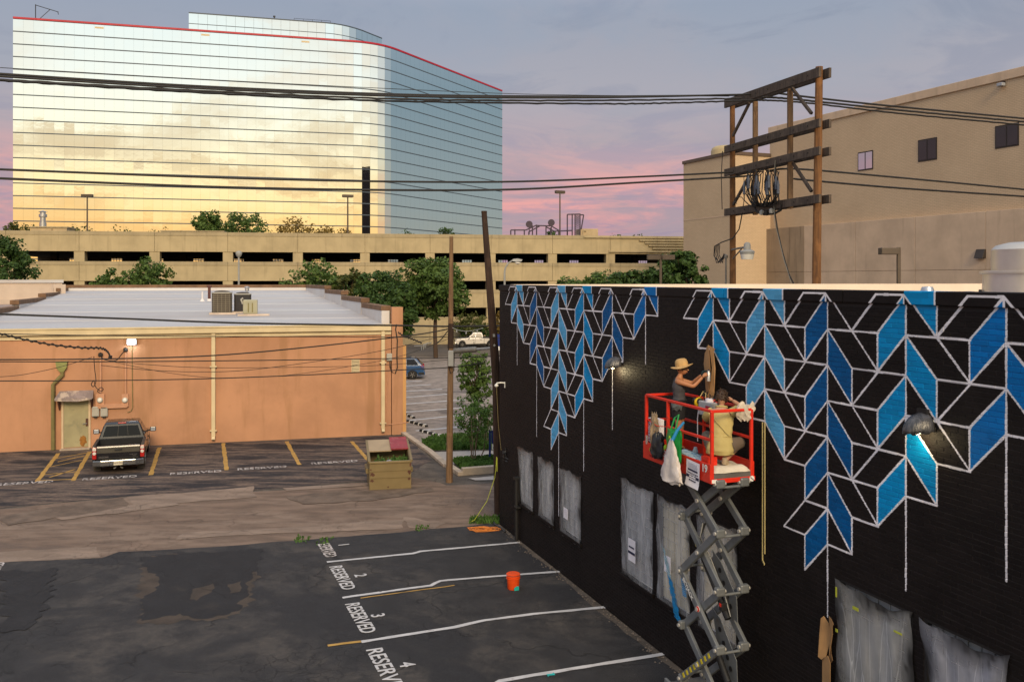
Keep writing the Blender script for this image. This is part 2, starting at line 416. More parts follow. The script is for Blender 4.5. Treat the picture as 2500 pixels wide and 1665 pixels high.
def strip(name, pp, w, m, z, parent, amp=.012, seed=1):
    """a painted line along pixels on the ground, hand-painted edges"""
    r = random.Random(seed); c = []
    P = px(*pp)
    for a, b in zip(P, P[1:]):
        k = max(2, int((b - a).length / .25))
        c += [a.lerp(b, i / k) for i in range(k)]
    c.append(P[-1])
    L, Rr = [], []
    for i, p in enumerate(c):
        t = (c[min(i + 1, len(c) - 1)] - c[max(i - 1, 0)]).normalized(); n = Vector((-t.y, t.x, 0))
        L.append(p + n * (w / 2 + r.uniform(-amp, amp)) + Vector((0, 0, z))); Rr.append(p - n * (w / 2 + r.uniform(-amp, amp)) + Vector((0, 0, z)))
    n = len(L)
    return MB().add(L + Rr, [(i, n + i, n + i + 1, i + 1) for i in range(n - 1)]).build(name, m, parent, kind='structure')
for i, pp in enumerate([((798, 1373), (1008, 1352), (1026, 1347), (1269, 1325)), ((836, 1460), (1052, 1430), (1075, 1419), (1180, 1410), (1370, 1396)),
                        ((882, 1568), (1110, 1532), (1180, 1516), (1300, 1500), (1481, 1483)), ((1090, 1740), (1222, 1664), (1300, 1650), (1630, 1596)), ((1380, 1900), (1560, 1840), (1760, 1800))]):
    strip('painted_line', pp, .115, 'line_white', .019, front, seed=i)
strip('painted_line', ((800, 1577), (882, 1567)), .10, 'line_yellow', .019, front)
strip('painted_line', ((880, 1461), (1110, 1430)), .05, 'line_yellow', .0185, front)
for i, (num, a, b, npx) in enumerate([('1', (778, 1330), (818, 1359), (838, 1331)), ('2', (820, 1383), (848, 1440), (879, 1406)), ('3', (860, 1474), (896, 1546), (921, 1504)), ('4', (914, 1585), (972, 1700), (992, 1624))]):
    p, q = gnd(*a), gnd(*b)
    c = (p + q) / 2
    txt = 'ESERVED' if num == '1' else 'RESERVED'
    M = Matrix.Translation(c + Vector((0, 0, .021))) @ Matrix.Rotation(WRZ + .03, 4, 'Z')
    lettering(txt, .46, 'line_worn' if num in '1' else 'line_white', front, M, 'stencil_text', .006, fit=(q - p).length)
    M = Matrix.Translation(gnd(*npx) + Vector((0, 0, .021))) @ Matrix.Rotation(WRZ + .03, 4, 'Z')
    lettering(num, .42, 'line_white', front, M, 'stencil_number', .006, 1.0)
M = Matrix.Translation(gnd(-14, 1395) + Vector((0, 0, .021))) @ Matrix.Rotation(WRZ + math.pi, 4, 'Z')
lettering('RESERVED', .40, 'line_worn', front, M, 'stencil_text', .006, .8)
# rear lot: ochre stall lines, hatching, worn stencils
for i, (a, b) in enumerate([((143, 1107), (90, 1176)), ((219, 1103), (178, 1174)), ((389, 1093), (368, 1160)), ((545, 1082), (553, 1148)), ((700, 1078), (731, 1135)), ((858, 1078), (905, 1130))]):
    strip('painted_line', (a, b), .16, 'line_yellow', .013, rear, .02, 60 + i)
for i, (a, b) in enumerate([((95, 1174), (180, 1170)), ((108, 1159), (186, 1152)), ((120, 1166), (184, 1146)), ((122, 1140), (200, 1124)), ((135, 1120), (212, 1106)), ((140, 1128), (206, 1113))]):
    strip('painted_line', (a, b), .09, 'line_yellow', .0145, rear, .02, 80 + i)
for (x, y, s) in ((60, 1180, 1), (268, 1167, 1), (478, 1154, 1), (640, 1143, 1), (817, 1129, 1)):
    M = Matrix.Translation(gnd(x, y) + Vector((0, 0, .0165))) @ Matrix.Rotation(math.atan2(.30, .95), 4, 'Z')
    lettering('RESERVED', .52, 'line_worn', rear, M, 'stencil_text', .004, .80)
# side lot: white stall lines, kerb, planting beds, walk
for i, (a, b) in enumerate([((985, 943), (1052, 939)), ((985, 956), (1080, 950)), ((985, 971), (1095, 962)), ((985, 987), (1135, 976)), ((985, 1007), (1140, 995)), ((985, 1028), (1150, 1011)), ((1016, 1052), (1150, 1040)), ((985, 932), (1030, 930))]):
    strip('painted_line', (a, b), .26, 'line_white', .012, side, .01, 100 + i)
def kerb(name, pp, w, h, m, parent=None):
    P = px(*pp)
    for a, b in zip(P, P[1:]):
        MB().bar(a + Vector((0, 0, h / 2)), b + Vector((0, 0, h / 2)), w, h).build(name, m, parent, kind='structure', bevel=.02)
kerb('kerb', ((982, 1058), (1048, 1104), (1090, 1140)), .25, .12, 'kerb_concrete')
kerb('kerb', ((1091, 1139), (1126, 1162)), .25, .16, 'kerb_concrete')
kerb('kerb', ((1128, 1160), (1260, 1150)), .25, .28, 'kerb_concrete')
walk = sheet('sidewalk', px((1052, 1104), (1216, 1099), (1260, 1098), (1262, 1122), (1108, 1134), (1088, 1134)), 'walk_concrete', .016)
sheet('concrete_patch', px((1143, 1169), (1225, 1162), (1260, 1161), (1262, 1172), (1160, 1174)), 'walk_concrete', .03)
bed_far = sheet('planting_bed', px((1030, 1086), (1056, 1078), (1090, 1074), (1250, 1066), (1250, 1100), (1052, 1103)), 'ground_mix', .03)
bed_near = sheet('planting_bed', px((1106, 1133), (1260, 1121), (1260, 1146), (1128, 1156)), 'ground_mix', .09)
# ground cover: many short leaves in the beds
mat('ground_cover', (.045, .105, .022), .7, 0, .45, 6, 0)
def leaf_mat(name, c1, c2, trans=.25):
    m, t, o = nodes_of(name); g = NT(t)
    n = g.noise(.9, 4, .6); n2 = g.noise(9, 2)
    c = g.mix(g.step(n, .35, .68), c1, c2); c = g.mix(g.math('MULTIPLY', g.step(n2, .4, .7), .45), c, tuple(min(1, x * 1.8) for x in c2))
    d = g.bsdf(c, .6, 0, None, .25)
    tr = g.n('ShaderNodeBsdfTranslucent'); g.link(c, tr.inputs[0])
    ms = g.n('ShaderNodeMixShader'); ms.inputs[0].default_value = trans; g.link(d, ms.inputs[1]); g.link(tr.outputs[0], ms.inputs[2])
    g.link(ms.outputs[0], o.inputs[0])
leaf_mat('grass_leaf', (.040, .085, .018), (.075, .15, .030))
def cover(name, poly, z, n, hgt, sz, seed):
    r = np.random.default_rng(seed); P = [Vector(p) for p in poly]
    from mathutils.geometry import intersect_point_tri_2d, tessellate_polygon
    tris = tessellate_polygon([P]); ar = [max(1e-6, abs((P[b].xy - P[a].xy).cross(P[c].xy - P[a].xy))) for a, b, c in tris]; ar = np.array(ar) / sum(ar)
    v, f = [], []
    for i in range(n):
        a, b, c = tris[r.choice(len(tris), p=ar)]; s, t_ = r.random(), r.random()
        if s + t_ > 1: s, t_ = 1 - s, 1 - t_
        p = P[a] + (P[b] - P[a]) * s + (P[c] - P[a]) * t_
        an = r.random() * 6.28; h = hgt * (.4 + r.random()); k = len(v)
        dx, dy = math.cos(an) * sz, math.sin(an) * sz; lx, ly = r.normal(0, sz * .8, 2)
        v += [(p.x - dx, p.y - dy, z), (p.x + dx, p.y + dy, z), (p.x + lx + dx * .6, p.y + ly + dy * .6, z + h), (p.x + lx - dx * .6, p.y + ly - dy * .6, z + h)]
        f.append((k, k + 1, k + 2, k + 3))
    return MB().add(v, f).build(name, 'grass_leaf', None, kind='stuff', fixn=False)
cover('grass', px((1032, 1086), (1056, 1078), (1090, 1074), (1250, 1066), (1250, 1098), (1052, 1101)), .03, 5200, .22, .07, 1)
cover('grass', px((1108, 1132), (1258, 1122), (1258, 1144), (1130, 1154)), .09, 4200, .16, .06, 2)
for i, (x, y) in enumerate(((1188, 1272), (738, 1318), (792, 1322), (1030, 1290))):
    c = gnd(x, y); cover('grass', [c + Vector((a * (.5 if i == 0 else .2), b * .35, 0)) for a, b in ((-1, -1), (1, -1), (1, 1), (-1, 1))], .01, 420 if i == 0 else 50, .10 if i == 0 else .05, .025, 30 + i)
# ================================================================ mirror-glass office tower
def glass_mat(name, col, rough=.02):
    m, t, o = nodes_of(name); g = NT(t)
    nrm = g.bump(g.noise(.22, 3, .5), .16, .06)
    g.link(g.bsdf(col, rough, 1.0, nrm, .5), o.inputs[0])
glass_mat('mirror_glass', (.87, .88, .87))
mat('tower_band', (.060, .080, .105), .5, 0, .1, .3, 0)
mat('tower_red', (.42, .015, .035), .45, 0, .1, .3, 0)
mat('tower_dark', (.20, .22, .22), .35, 0, .1, .3, 0)
mat('dark_metal', (.05, .05, .055), .5, .3, .1, 2, 0)
T0 = Vector((-154.8, 277, 0)); ta = math.atan2(.262, .9651); PW = 2.9
plan = [T0]; ang = []
for k in range(36): ang.append(ta)
for a in (19, 27, 35, 43, 51, 58): ang.append(R(a))
for k in range(27): ang.append(R(62.1))
for a in ang: plan.append(plan[-1] + Vector((math.cos(a), math.sin(a), 0)) * PW)
tower = thing('office_tower', 'tall mirror glass office block with thin dark floor lines and red roof edge', 'office building', T0, ta)
TOP, FL = 88.9, 3.92
back = [plan[-1] + Vector((-40, 40, 0)), T0 + Vector((-20, 60, 0))]
MB().ext([p + Vector((-.25 * math.sin(ta), .25 * math.cos(ta), 0)) for p in plan] + back, (0, 0, TOP - .5)).build('tower_core', 'tower_dark', tower)
pane_me = MB().box((0, 0, 0), (PW - .022, .08, FL - .34)).mesh('glass_pane', 'mirror_glass')
rest = MB(); tr = random.Random(11); count = 0
for fl in range(23):
    z = TOP - .55 - FL * (fl + .5)
    if z < 1: break
    for k, a in enumerate(ang):
        mid = (plan[k] + plan[k + 1]) / 2; jit = (tr.gauss(0, .0013), 0, a - ta + tr.gauss(0, .0013))
        if fl < 17 and k < 18 and count < 300:
            lp = WM[tower.name].inverted() @ Vector((mid.x, mid.y, z)); count += 1
            part('glass_pane', pane_me, tower, lp, jit)
        else:
            M = Matrix.Translation((mid.x, mid.y, z)) @ Matrix.Rotation(a + jit[2] - (a - ta), 4, 'Z') @ Matrix.Rotation(jit[0], 4, 'X')
            M = Matrix.Translation((mid.x, mid.y, z)) @ Matrix.Rotation(ta + jit[2], 4, 'Z') @ Matrix.Rotation(jit[0], 4, 'X')
            rest.box((0, 0, 0), (PW - .022, .08, FL - .34), M=M)
rest.build('glass_pane', 'mirror_glass', tower, kind='stuff', fixn=False)
def outline(dz, hgt, off, m, name, pl=plan):
    b = MB(); n = len(pl)
    vs = []
    for i, p in enumerate(pl):
        t_ = (pl[min(i + 1, n - 1)] - pl[max(i - 1, 0)]).normalized(); q = p + Vector((t_.y, -t_.x, 0)) * off
        r_ = p + Vector((-t_.y, t_.x, 0)) * .3
        vs += [q + Vector((0, 0, dz)), q + Vector((0, 0, dz + hgt)), r_ + Vector((0, 0, dz + hgt)), r_ + Vector((0, 0, dz))]
    fs = []
    for i in range(n - 1):
        for j in range(4): fs.append((i * 4 + j, i * 4 + (j + 1) % 4, (i + 1) * 4 + (j + 1) % 4, (i + 1) * 4 + j))
    return b.add(vs, fs).build(name, m, tower)
for fl in range(1, 23):
    z = TOP - .55 - FL * fl
    if z > 2: outline(z - .17, .34, .09, 'tower_band', 'floor_band')
outline(TOP - .55, .6, .14, 'tower_red', 'roof_edge')
MB().poly([p + Vector((0, 0, TOP - .1)) for p in plan + back]).build('roof', 'tower_dark', tower)
# the set-back top storey
pin = T0 + Vector((-.262, .9651, 0)) * 10
pp = [pin + Vector((.9651, .262, 0)) * (50.6 + 3 * k) for k in range(16)]
for a in (22, 32, 42, 50, 56, 62, 62, 62, 62): pp.append(pp[-1] + Vector((math.cos(R(a)), math.sin(R(a)), 0)) * 3)
b = MB()
for i in range(len(pp) - 1):
    d = (pp[i + 1] - pp[i]); a = math.atan2(d.y, d.x); m_ = (pp[i] + pp[i + 1]) / 2
    for z0, hh in ((88.6, 4.7), (93.5, 3.3)):
        b.box((m_.x, m_.y, z0 + hh / 2), (2.94, .1, hh), a + tr.gauss(0, .002))
b.build('top_storey_glass', 'mirror_glass', tower, kind='stuff', fixn=False)
outline(93.28, .22, .1, 'tower_band', 'floor_band', pp); outline(96.8, .4, .12, 'tower_band', 'roof_edge', pp)
MB().ext([p + Vector((-.1, .4, 88.5)) for p in pp] + [pp[-1] + Vector((-30, 10, 88.5)), pp[0] + Vector((-8, 30, 88.5))], (0, 0, 8.2)).build('top_storey_core', 'tower_dark', tower)
crane = MB()
p = plan[2] + Vector((-1, 3, TOP))
crane.tube([p, p + Vector((0, 0, 5.2))], .14, 5).tube([p + Vector((0, 0, 5)), p + Vector((6.2, 2, 3.4))], .12, 5).tube([p + Vector((.6, .2, .2)), p + Vector((4, 1.2, 4))], .10, 5).tube([p + Vector((6, 2, 3.4)), p + Vector((6.2, 2, 2.6))], .1, 5)
tag(crane.build('window_cleaning_davit', 'dark_metal'), 'small dark davit crane on the corner of the glass tower roof', 'davit')
for k, lab in ((44, 'railing'),):
    q = pp[12] + Vector((0, 1.5, 97.2)); m_ = MB()
    for i in range(5): m_.tube([q + Vector((i * 3 - 2, i * .8, 0)), q + Vector((i * 3 - 2, i * .8, 1.1))], .06, 4)
    m_.tube([q + Vector((-2, 0, 1.1)), q + Vector((10, 3.2, 1.1))], .06, 4)
    tag(m_.build('roof_railing', 'dark_metal'), 'thin dark railing on the top storey roof of the glass tower', 'railing')
m_ = MB(); q = pp[9] + Vector((0, 3, 97)); m_.lathe(q, [(.35, 0), (.35, .6), (.15, .7), (.15, 1.3), (.4, 1.4), (.4, 1.9), (0, 2.0)], 8)
tag(m_.build('roof_vent', 'dark_metal'), 'tiny dark vent standing on the top storey of the glass tower', 'vent')
mat('hatch_cream', (.62, .50, .30), .6, 0, .1, 1, 0)
hatch = MB().box((0, -.06, 0), (2.6, .05, .55)).box((0, -.09, 0), (.9, .06, .22)).mesh('vent_hatch', 'hatch_cream')
for k in (8, 19, 30): part('vent_hatch', hatch, tower, WM[tower.name].inverted() @ ((plan[k] + plan[k + 1]) / 2 + Vector((0, 0, TOP - 1.6))))

# the dark slab block to the right of the camera that the glass corner mirrors
db = thing('slab_block', 'dark brown slab block mirrored in one strip of the curved glass corner', 'building', (236, 25, 0), R(45))
mat('slab_brown', (.035, .026, .022), .8, 0, .15, .2, 0)
MB().span((-13, -10, 0), (13, 10, 93)).build('wall', 'slab_brown', db, local=True)
MB().span((-13.3, -10.3, 93), (13.3, 10.3, 94)).build('roof_edge', 'slab_brown', db, local=True)
wme = MB().box((0, 0, 0), (.2, 2.6, 1.8)).mesh('window', MAT['mirror_glass'])
for fl in range(23):
    for k in range(4): part('window', wme, db, (-13.05, -7.5 + 5 * k, 4 + fl * 3.8))
# ================================================================ concrete parking garage
def concrete(name, col, streak=.5, seam=None):
    m, t, o = nodes_of(name); g = NT(t)
    n1 = g.noise(.5, 6, .6, .2); n2 = g.noise(1.0, 5, .6, 0, g.vec((2.2, 2.2, .16)))
    c = g.mix(g.step(n1, .3, .7), tuple(x * .88 for x in col), tuple(x * 1.1 for x in col))
    c = g.mix(g.math('MULTIPLY', g.step(n2, .52, .72), streak), c, tuple(x * .60 for x in col))
    g.link(g.bsdf(c, .85, 0, g.bump(g.noise(14, 4), .25, .02), .2), o.inputs[0])
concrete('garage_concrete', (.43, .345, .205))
concrete('garage_cap', (.37, .30, .185), .7)
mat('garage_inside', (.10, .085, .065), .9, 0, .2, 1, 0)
mat('bar_dark', (.03, .028, .025), .6, .2, .1, 2, 0)
GA, GB = Vector((-53.6, 93.5, 0)), Vector((20.5, 106.5, 0))
gd = (GB - GA).normalized(); gn = Vector((-gd.y, gd.x, 0)); grz = math.atan2(gd.y, gd.x)
garage = thing('parking_garage', 'long tan concrete parking garage with open decks behind the trees', 'parking garage', GA, grz)
def gx(p): return (hit(p, 600, GA, gn) - GA).dot(gd)
cols = [gx(a) for a in (-190, 14, 193, 377, 556, 727, 891, 1050, 1199, 1349, 1491, 1632, 1770, 1900)]
cols_w = 1.05
x_lo, x_hi = cols[0], cols[-1]
levels = [(10.36, 12.5), (7.2, 9.3), (4.15, 6.2), (0, 3.1)]
r_ = random.Random(4)
for li, (z0, z1) in enumerate(levels):
    for i in range(len(cols) - 1):
        a, b_ = cols[i] + .012, cols[i + 1] - .012
        y = r_.uniform(-.012, .012)
        capz = z1 - (.42 if li < 3 else .2)
        MB().span((a, y, z0), (b_, .32 + y, capz)).build('wall_panel', 'garage_concrete', garage, local=True, bevel=.02)
        mid = (a + b_) / 2
        MB().span((a, y - .035, capz), (b_, .36 + y, z1)).build('panel_cap', 'garage_cap', garage, local=True, bevel=.02)
for i, c in enumerate(cols):
    MB().span((c - cols_w / 2, .33, 0), (c + cols_w / 2, 1.1, 12.2)).build('column', 'garage_concrete', garage, local=True)
    for z0, z1 in ((9.3, 10.36), (6.2, 7.2), (3.1, 4.15)):
        MB().span((c - cols_w / 2, .06, z0), (c + cols_w / 2, .33, z1)).build('column_face', 'garage_concrete', garage, local=True)
GW = 34
for z in (10.9, 7.7, 4.6):
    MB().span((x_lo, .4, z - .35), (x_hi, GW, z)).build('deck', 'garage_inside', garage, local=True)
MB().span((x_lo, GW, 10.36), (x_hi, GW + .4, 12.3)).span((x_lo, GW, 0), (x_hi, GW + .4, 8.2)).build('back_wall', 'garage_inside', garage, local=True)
w_ = MB(); x = x_lo
while x < x_hi:                                          # back wall piers with openings that let the evening light through
    w_.span((x, GW, 8.2), (x + 4.1, GW + .4, 10.36)); x += 5.6
w_.build('back_pier', 'garage_inside', garage, local=True, kind='stuff')
w_ = MB(); x = x_lo + 4.1
while x < x_hi - 3:
    for k in range(1, 4): w_.span((x + k * .375 - .03, GW + .1, 8.2), (x + k * .375 + .03, GW + .16, 10.36))
    w_.span((x, GW + .05, 8.65), (x + 1.5, GW + .2, 8.75)); w_.span((x, GW + .05, 9.4), (x + 1.5, GW + .2, 9.47)); x += 5.6
w_.build('window_bar', 'bar_dark', garage, local=True, kind='stuff')
for k in range(6):                                       # dim rows of inner columns
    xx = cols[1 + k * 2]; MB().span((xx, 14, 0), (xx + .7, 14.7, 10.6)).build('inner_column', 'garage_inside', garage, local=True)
# stepped concrete ledges at the far end, and a ramp
for i, (a, y) in enumerate(((1425, 579), (1560, 587), (1574, 593.5), (1583, 600), (1592, 607), (1486, 614))):
    xa = gx(a); z = EYE - (y - HOR) / F * (GA + gd * xa).y
    MB().span((xa, -.18 - (.004 * i), z - .09), (x_hi, -.04, z + .09)).build('ledge', 'garage_concrete', garage, local=True)
def gl(x, y, z): return GA + gd * x + gn * y + Vector((0, 0, z))
# things standing on the roof deck
mat('box_tan', (.45, .34, .20), .7, 0, .12, 1, .1); mat('steel_bright', (.55, .55, .56), .35, .9, .1, 2, 0); mat('lamp_brown', (.10, .075, .055), .5, .2, .1, 2, 0)
mat('container_white', (.55, .55, .52), .6, 0, .1, .6, 0)
def deckpt(pxx, depth): p = hit(pxx, 600, GA + gn * depth, gn); return Vector((p.x, p.y, 10.9))
p = deckpt(119, 8); w2 = 82 / F * p.y
t = thing('stair_housing', 'tan rooftop box with a stub stack and pipe above the garage', 'plant housing', p, grz)
MB().span((-w2 / 2, 0, 0), (w2 / 2, 3, 2.35)).build('housing', 'box_tan', t, local=True, bevel=.03)
MB().span((-w2 / 2 - .1, -.1, 2.35), (w2 / 2 + .1, 3.1, 2.5)).build('housing_roof', 'garage_cap', t, local=True)
MB().lathe((-1.0, 1.2, 2.5), [(.38, 0), (.38, .5), (.30, .5), (.30, 1.1), (.44, 1.15), (.44, 1.45), (.3, 1.5), (.3, 1.7), (.5, 1.75), (0, 1.9)], 12).build('stack', 'steel_bright', t, True, local=True)
MB().tube([(.3, -.15, 2.3), (.3, -.15, 1.9), (.9, -.15, 1.6), (.9, -.15, 0)], .09, 6).build('pipe', 'box_tan', t, True, local=True)
p = deckpt(470, 4); w2 = 145 / F * p.y
t = thing('roof_curb', 'long low pale box along the garage roof beside the treetops', 'roof box', p, grz)
MB().span((-w2 / 2, 0, 0), (w2 / 2, 2.2, 1.85)).build('housing', 'garage_concrete', t, local=True, bevel=.03); MB().span((-w2 / 2 - .1, -.08, 1.85), (w2 / 2 + .1, 2.3, 1.97)).build('housing_roof', 'garage_cap', t, local=True)
p = deckpt(1172, 10); w2 = 60 / F * p.y
t = thing('shipping_container', 'pale grey shipping container with a round badge on the garage roof', 'container', p, grz)
c_ = MB(); c_.span((-w2 / 2, 0, .12), (w2 / 2, 2.4, 2.0)); c_.build('container_body', 'container_white', t, local=True, bevel=.02)
for k in range(12): MB().span((-w2 / 2 + .1 + k * w2 / 12, -.05, .2), (-w2 / 2 + .1 + k * w2 / 12 + w2 / 26, 0, 1.9)).build('rib', 'container_white', t, local=True)
mat('badge_red', (.5, .05, .05), .6, 0, .1, 2, 0); mat('white_paint', (.78, .77, .74), .6, 0, .06, 2, 0)
MB().span((.2, -.09, .55), (1.1, -.06, 1.6)).build('badge_panel', 'white_paint', t, local=True)
MB().lathe((0, 0, 0), [(.22, 0), (.32, 0), (.32, .02), (.22, .02)], 16, M=Matrix.Translation((.65, -.10, 1.1)) @ Matrix.Rotation(R(90), 4, 'X')).build('badge_ring', 'badge_red', t, local=True)
p = deckpt(1438, 6); t = thing('plant_box', 'small tan box with a bent pipe beside the climbing frame on the roof', 'plant housing', p, grz)
w2 = 46 / F * p.y; MB().span((-w2 / 2, 0, 0), (w2 / 2, 2, 2.75)).build('housing', 'box_tan', t, local=True, bevel=.03)
MB().tube([(-.4, -.12, 2.5), (-.7, -.12, 2.5), (-.8, -.12, 2.0), (-.95, -.12, 1.8), (-.95, -.12, 0)], .09, 6).build('pipe', 'box_tan', t, True, local=True)
# lamp poles of the roof deck
lamp_pole = thing('roof_lamp', 'brown box lamp on a thin pole on the garage roof, near the stair housing', 'lamp post', deckpt(213, 15), 0, 'lamp posts on the garage roof')
MB().tube([(0, 0, 0), (0, 0, 6.55)], [.11, .085], 8).build('pole', 'lamp_brown', lamp_pole, True, local=True)
MB().box((0, 0, 6.7), (1.35, .5, .32)).build('lamp_head', 'lamp_brown', lamp_pole, local=True, bevel=.04)
MB().box((0, 0, 6.53), (1.1, .36, .03)).build('lamp_lens', 'container_white', lamp_pole, local=True)
copy_tree(lamp_pole, deckpt(849, 10), .35, 'brown box lamp on a thin pole beside the curved glass corner of the tower')
l3 = copy_tree(lamp_pole, deckpt(1367, 12), .5, 'brown box lamp on the garage roof standing over the climbing frame')
l3.scale = (1, 1, 1.17)
# climbing frame on the roof
mat('frame_dark', (.055, .040, .060), .5, .2, .1, 2, 0)
fx0 = deckpt(1250, 5); t = thing('climbing_frame', 'dark exercise frame with discs and net on the garage roof', 'climbing frame', fx0, grz)
def fp(pxx, y, dd=0.0):
    q = hit(pxx, y, GA + gn * (5 + dd), gn); return q
def post(pxx, y, nm='post'): q = fp(pxx, y); MB().tube([Vector((q.x, q.y, 10.9)), q], .075, 6).build(nm, 'frame_dark', t, True)
def rail(a, b, rr=.075, nm='rail'): MB().tube([fp(*a), fp(*b)], rr, 6).build(nm, 'frame_dark', t, True)
for a in ((1247, 562), (1257, 560), (1280, 562), (1291, 566), (1300, 551), (1310, 549), (1333, 553), (1344, 556), (1364, 563), (1385, 565), (1385, 524), (1397, 522), (1404, 524), (1416, 522)): post(*a)
for a, b in (((1247, 562), (1284, 562)), ((1284, 562), (1310, 550)), ((1292, 566), (1318, 552)), ((1310, 551), (1346, 552)), ((1333, 554), (1355, 566)), ((1346, 552), (1366, 564)), ((1352, 565), (1398, 563)), ((1385, 524), (1416, 523)), ((1416, 525), (1425, 525)), ((1425, 525), (1419, 560))): rail(a, b)
for a in ((1292, 548), (1346, 544)):
    q = fp(*a); MB().lathe((0, 0, 0), [(0, -.06), (.42, -.06), (.42, .06), (0, .06)], 16, M=Matrix.Translation(q) @ Matrix.Rotation(grz, 4, 'Z') @ Matrix.Rotation(R(90), 4, 'X')).build('disc', 'frame_dark', t)
    MB().tube([q, q - Vector((0, 0, 1.2))], .06, 5).build('disc_stem', 'frame_dark', t)
n_ = MB()
for i in range(8): n_.tube([fp(1405 + i * 1.4, 525), fp(1405 + i * 1.4 + (1 if i % 2 else -1), 572)], .025, 3)
for j in range(9): n_.tube([fp(1404, 528 + j * 5), fp(1410, 532 + j * 5), fp(1416, 528 + j * 5)], .025, 3)
n_.build('climbing_net', 'frame_dark', t)
# ================================================================ tan brick building beyond the wire frame
def far_brick(name, col, rz=0):
    m, t, o = nodes_of(name); g = NT(t)
    bt = g.n('ShaderNodeTexBrick'); g.link(g.tc.outputs['UV'], bt.inputs[0])
    bt.inputs['Scale'].default_value = 1; bt.inputs['Brick Width'].default_value = .34; bt.inputs['Row Height'].default_value = .115; bt.inputs['Mortar Size'].default_value = .014
    bt.inputs['Color1'].default_value = (*col, 1); bt.inputs['Color2'].default_value = (*[x * .93 for x in col], 1); bt.inputs['Mortar'].default_value = (*[x * .72 for x in col], 1)
    c = g.mix(g.step(g.noise(.25, 4), .3, .7), bt.outputs[0], g.mix(.14, bt.outputs[0], (.2, .13, .08)))
    g.link(g.bsdf(c, .85, 0, g.bump(bt.outputs['Fac'], -.3, .02), .2), o.inputs[0])
far_brick('tan_brick', (.60, .45, .30))
concrete('tan_concrete', (.56, .42, .30), .35)
concrete('stained_concrete', (.33, .245, .165), .95)
mat('coping_dark', (.11, .075, .055), .6, 0, .1, 1, 0)
mat('window_dark', (.030, .026, .028), .12, 0, .1, 1, 0, spec=.6)
mat('window_frame', (.045, .035, .03), .5, .2, .1, 1, 0)
glass_mat('window_mirror', (.62, .66, .70), .05)
def uvbox(o):                                         # wall coordinates (along, up) as a UV map, in metres
    me = o.data; uv = me.uv_layers.new(name='UVMap')
    for pl in me.polygons:
        n = pl.normal
        for li in pl.loop_indices:
            v = me.vertices[me.loops[li].vertex_index].co
            uv.data[li].uv = (v.y, v.z) if abs(n.x) > abs(n.y) else (v.x, v.z)
    return o
tn = thing('tan_building', 'tall windowed tan brick building with a concrete base beyond the utility frame', 'building', (33.3, 60, 0), math.atan2(-1, .422))
tx = Vector((.3888, -.9213, 0)); ty = Vector((.9213, .3888, 0))       # local x towards the camera along the wall, y into the building
TB = Vector((33.3, 60, 0))
xj = -(22.4 * 1.0854)                                                   # where the lower block joins
uvbox(MB().span((-24.4, 0, 11.5), (24, 18, 21.3)).build('wall', 'tan_brick', tn, local=True))
MB().span((-24.5, -.12, 20.75), (24, .3, 21.38)).build('coping', 'tan_concrete', tn, local=True, bevel=.03)
x = xj - .2; k = 0
while x < 20:
    x2 = x + (6.0 if k else 5.2)
    MB().span((x + .012, -.45, 0), (x2 - .012, .2, 8.0)).build('base_panel', 'stained_concrete' if k == 0 else 'tan_concrete', tn, local=True, bevel=.02)
    MB().span((x + .012, -.45, 8.02), (x2 - .012, .2, 12.0)).build('base_panel', 'stained_concrete' if k == 0 else 'tan_concrete', tn, local=True, bevel=.02)
    x = x2; k += 1
MB().span((-24.4, .2, 0), (24, 18, 11.5)).build('base_core', 'tan_concrete', tn, local=True)
def tloc(pxx, py, v=0.0):
    p = hit(pxx, py, TB + ty * v, ty) - TB; return p.dot(tx), p.z
for (x0, x1, y0, y1, m) in ((2095, 2132, 366, 420, 'window_mirror'), (2242, 2288, 335, 397, 'window_dark'), (2430, 2488, 300, 364, 'window_dark')):
    xa, zt = tloc(x0, (y0 + (y0 - y1) * 0 + 3)); xb, zb = tloc(x1, y1 - 3)
    xa_, zt = tloc((x0 + x1) / 2, (y0 + 4)); _, zb = tloc((x0 + x1) / 2, y1 - 4)
    w = MB().span((xa, -.03, zb), (xb, .1, zt)).build('window', 'window_frame', tn, local=True)
    xm = (xa + xb) / 2
    for a, b_ in ((xa + .08, xm - .05), (xm + .05, xb - .08)):
        MB().span((a, -.05, zb + .1), (b_, -.035, zt - .1)).build('pane', m, w, local=True)
lb = thing('brick_block', 'lower tan brick block with dark coping and a yellower lit side, beyond the utility frame', 'building', (19.8, 80.7, 0), math.atan2(-.9213, .3888))
uvbox(MB().span((-7.6, 0, 0), (0, 4.6, 18.65)).build('wall', 'tan_brick', lb, local=True))
MB().span((-7.7, -.1, 18.65), (.1, 4.7, 18.95)).build('coping', 'coping_dark', lb, local=True)
MB().span((-7.62, -.02, 6.9), (.02, 4.6, 7.0)).build('brick_course', 'tan_concrete', lb, local=True)
MB().span((-7.62, -.02, 13.1), (.02, 4.6, 13.2)).build('brick_course', 'tan_concrete', lb, local=True)
q = at(1772, 372, 92)
MB().lathe((q.x, q.y, 0), [(1.5, 0), (1.5, q.z + .1), (1.4, q.z + .4), (1.1, q.z + .58), (0, q.z + .62)], 24).build('stair_tower', 'garage_concrete', None, True)
tag(bpy.data.objects['stair_tower'], 'rounded cream stair tower top showing over the lower brick block', 'tower')
xa, zz = tloc(2450, 208)
t = thing('wall_floodlight', 'small grey floodlight high on the tan brick wall', 'wall light', TB + tx * xa + Vector((0, 0, zz)), math.atan2(-.9213, .3888))
mat('lamp_grey', (.34, .36, .40), .5, .2, .1, 2, 0)
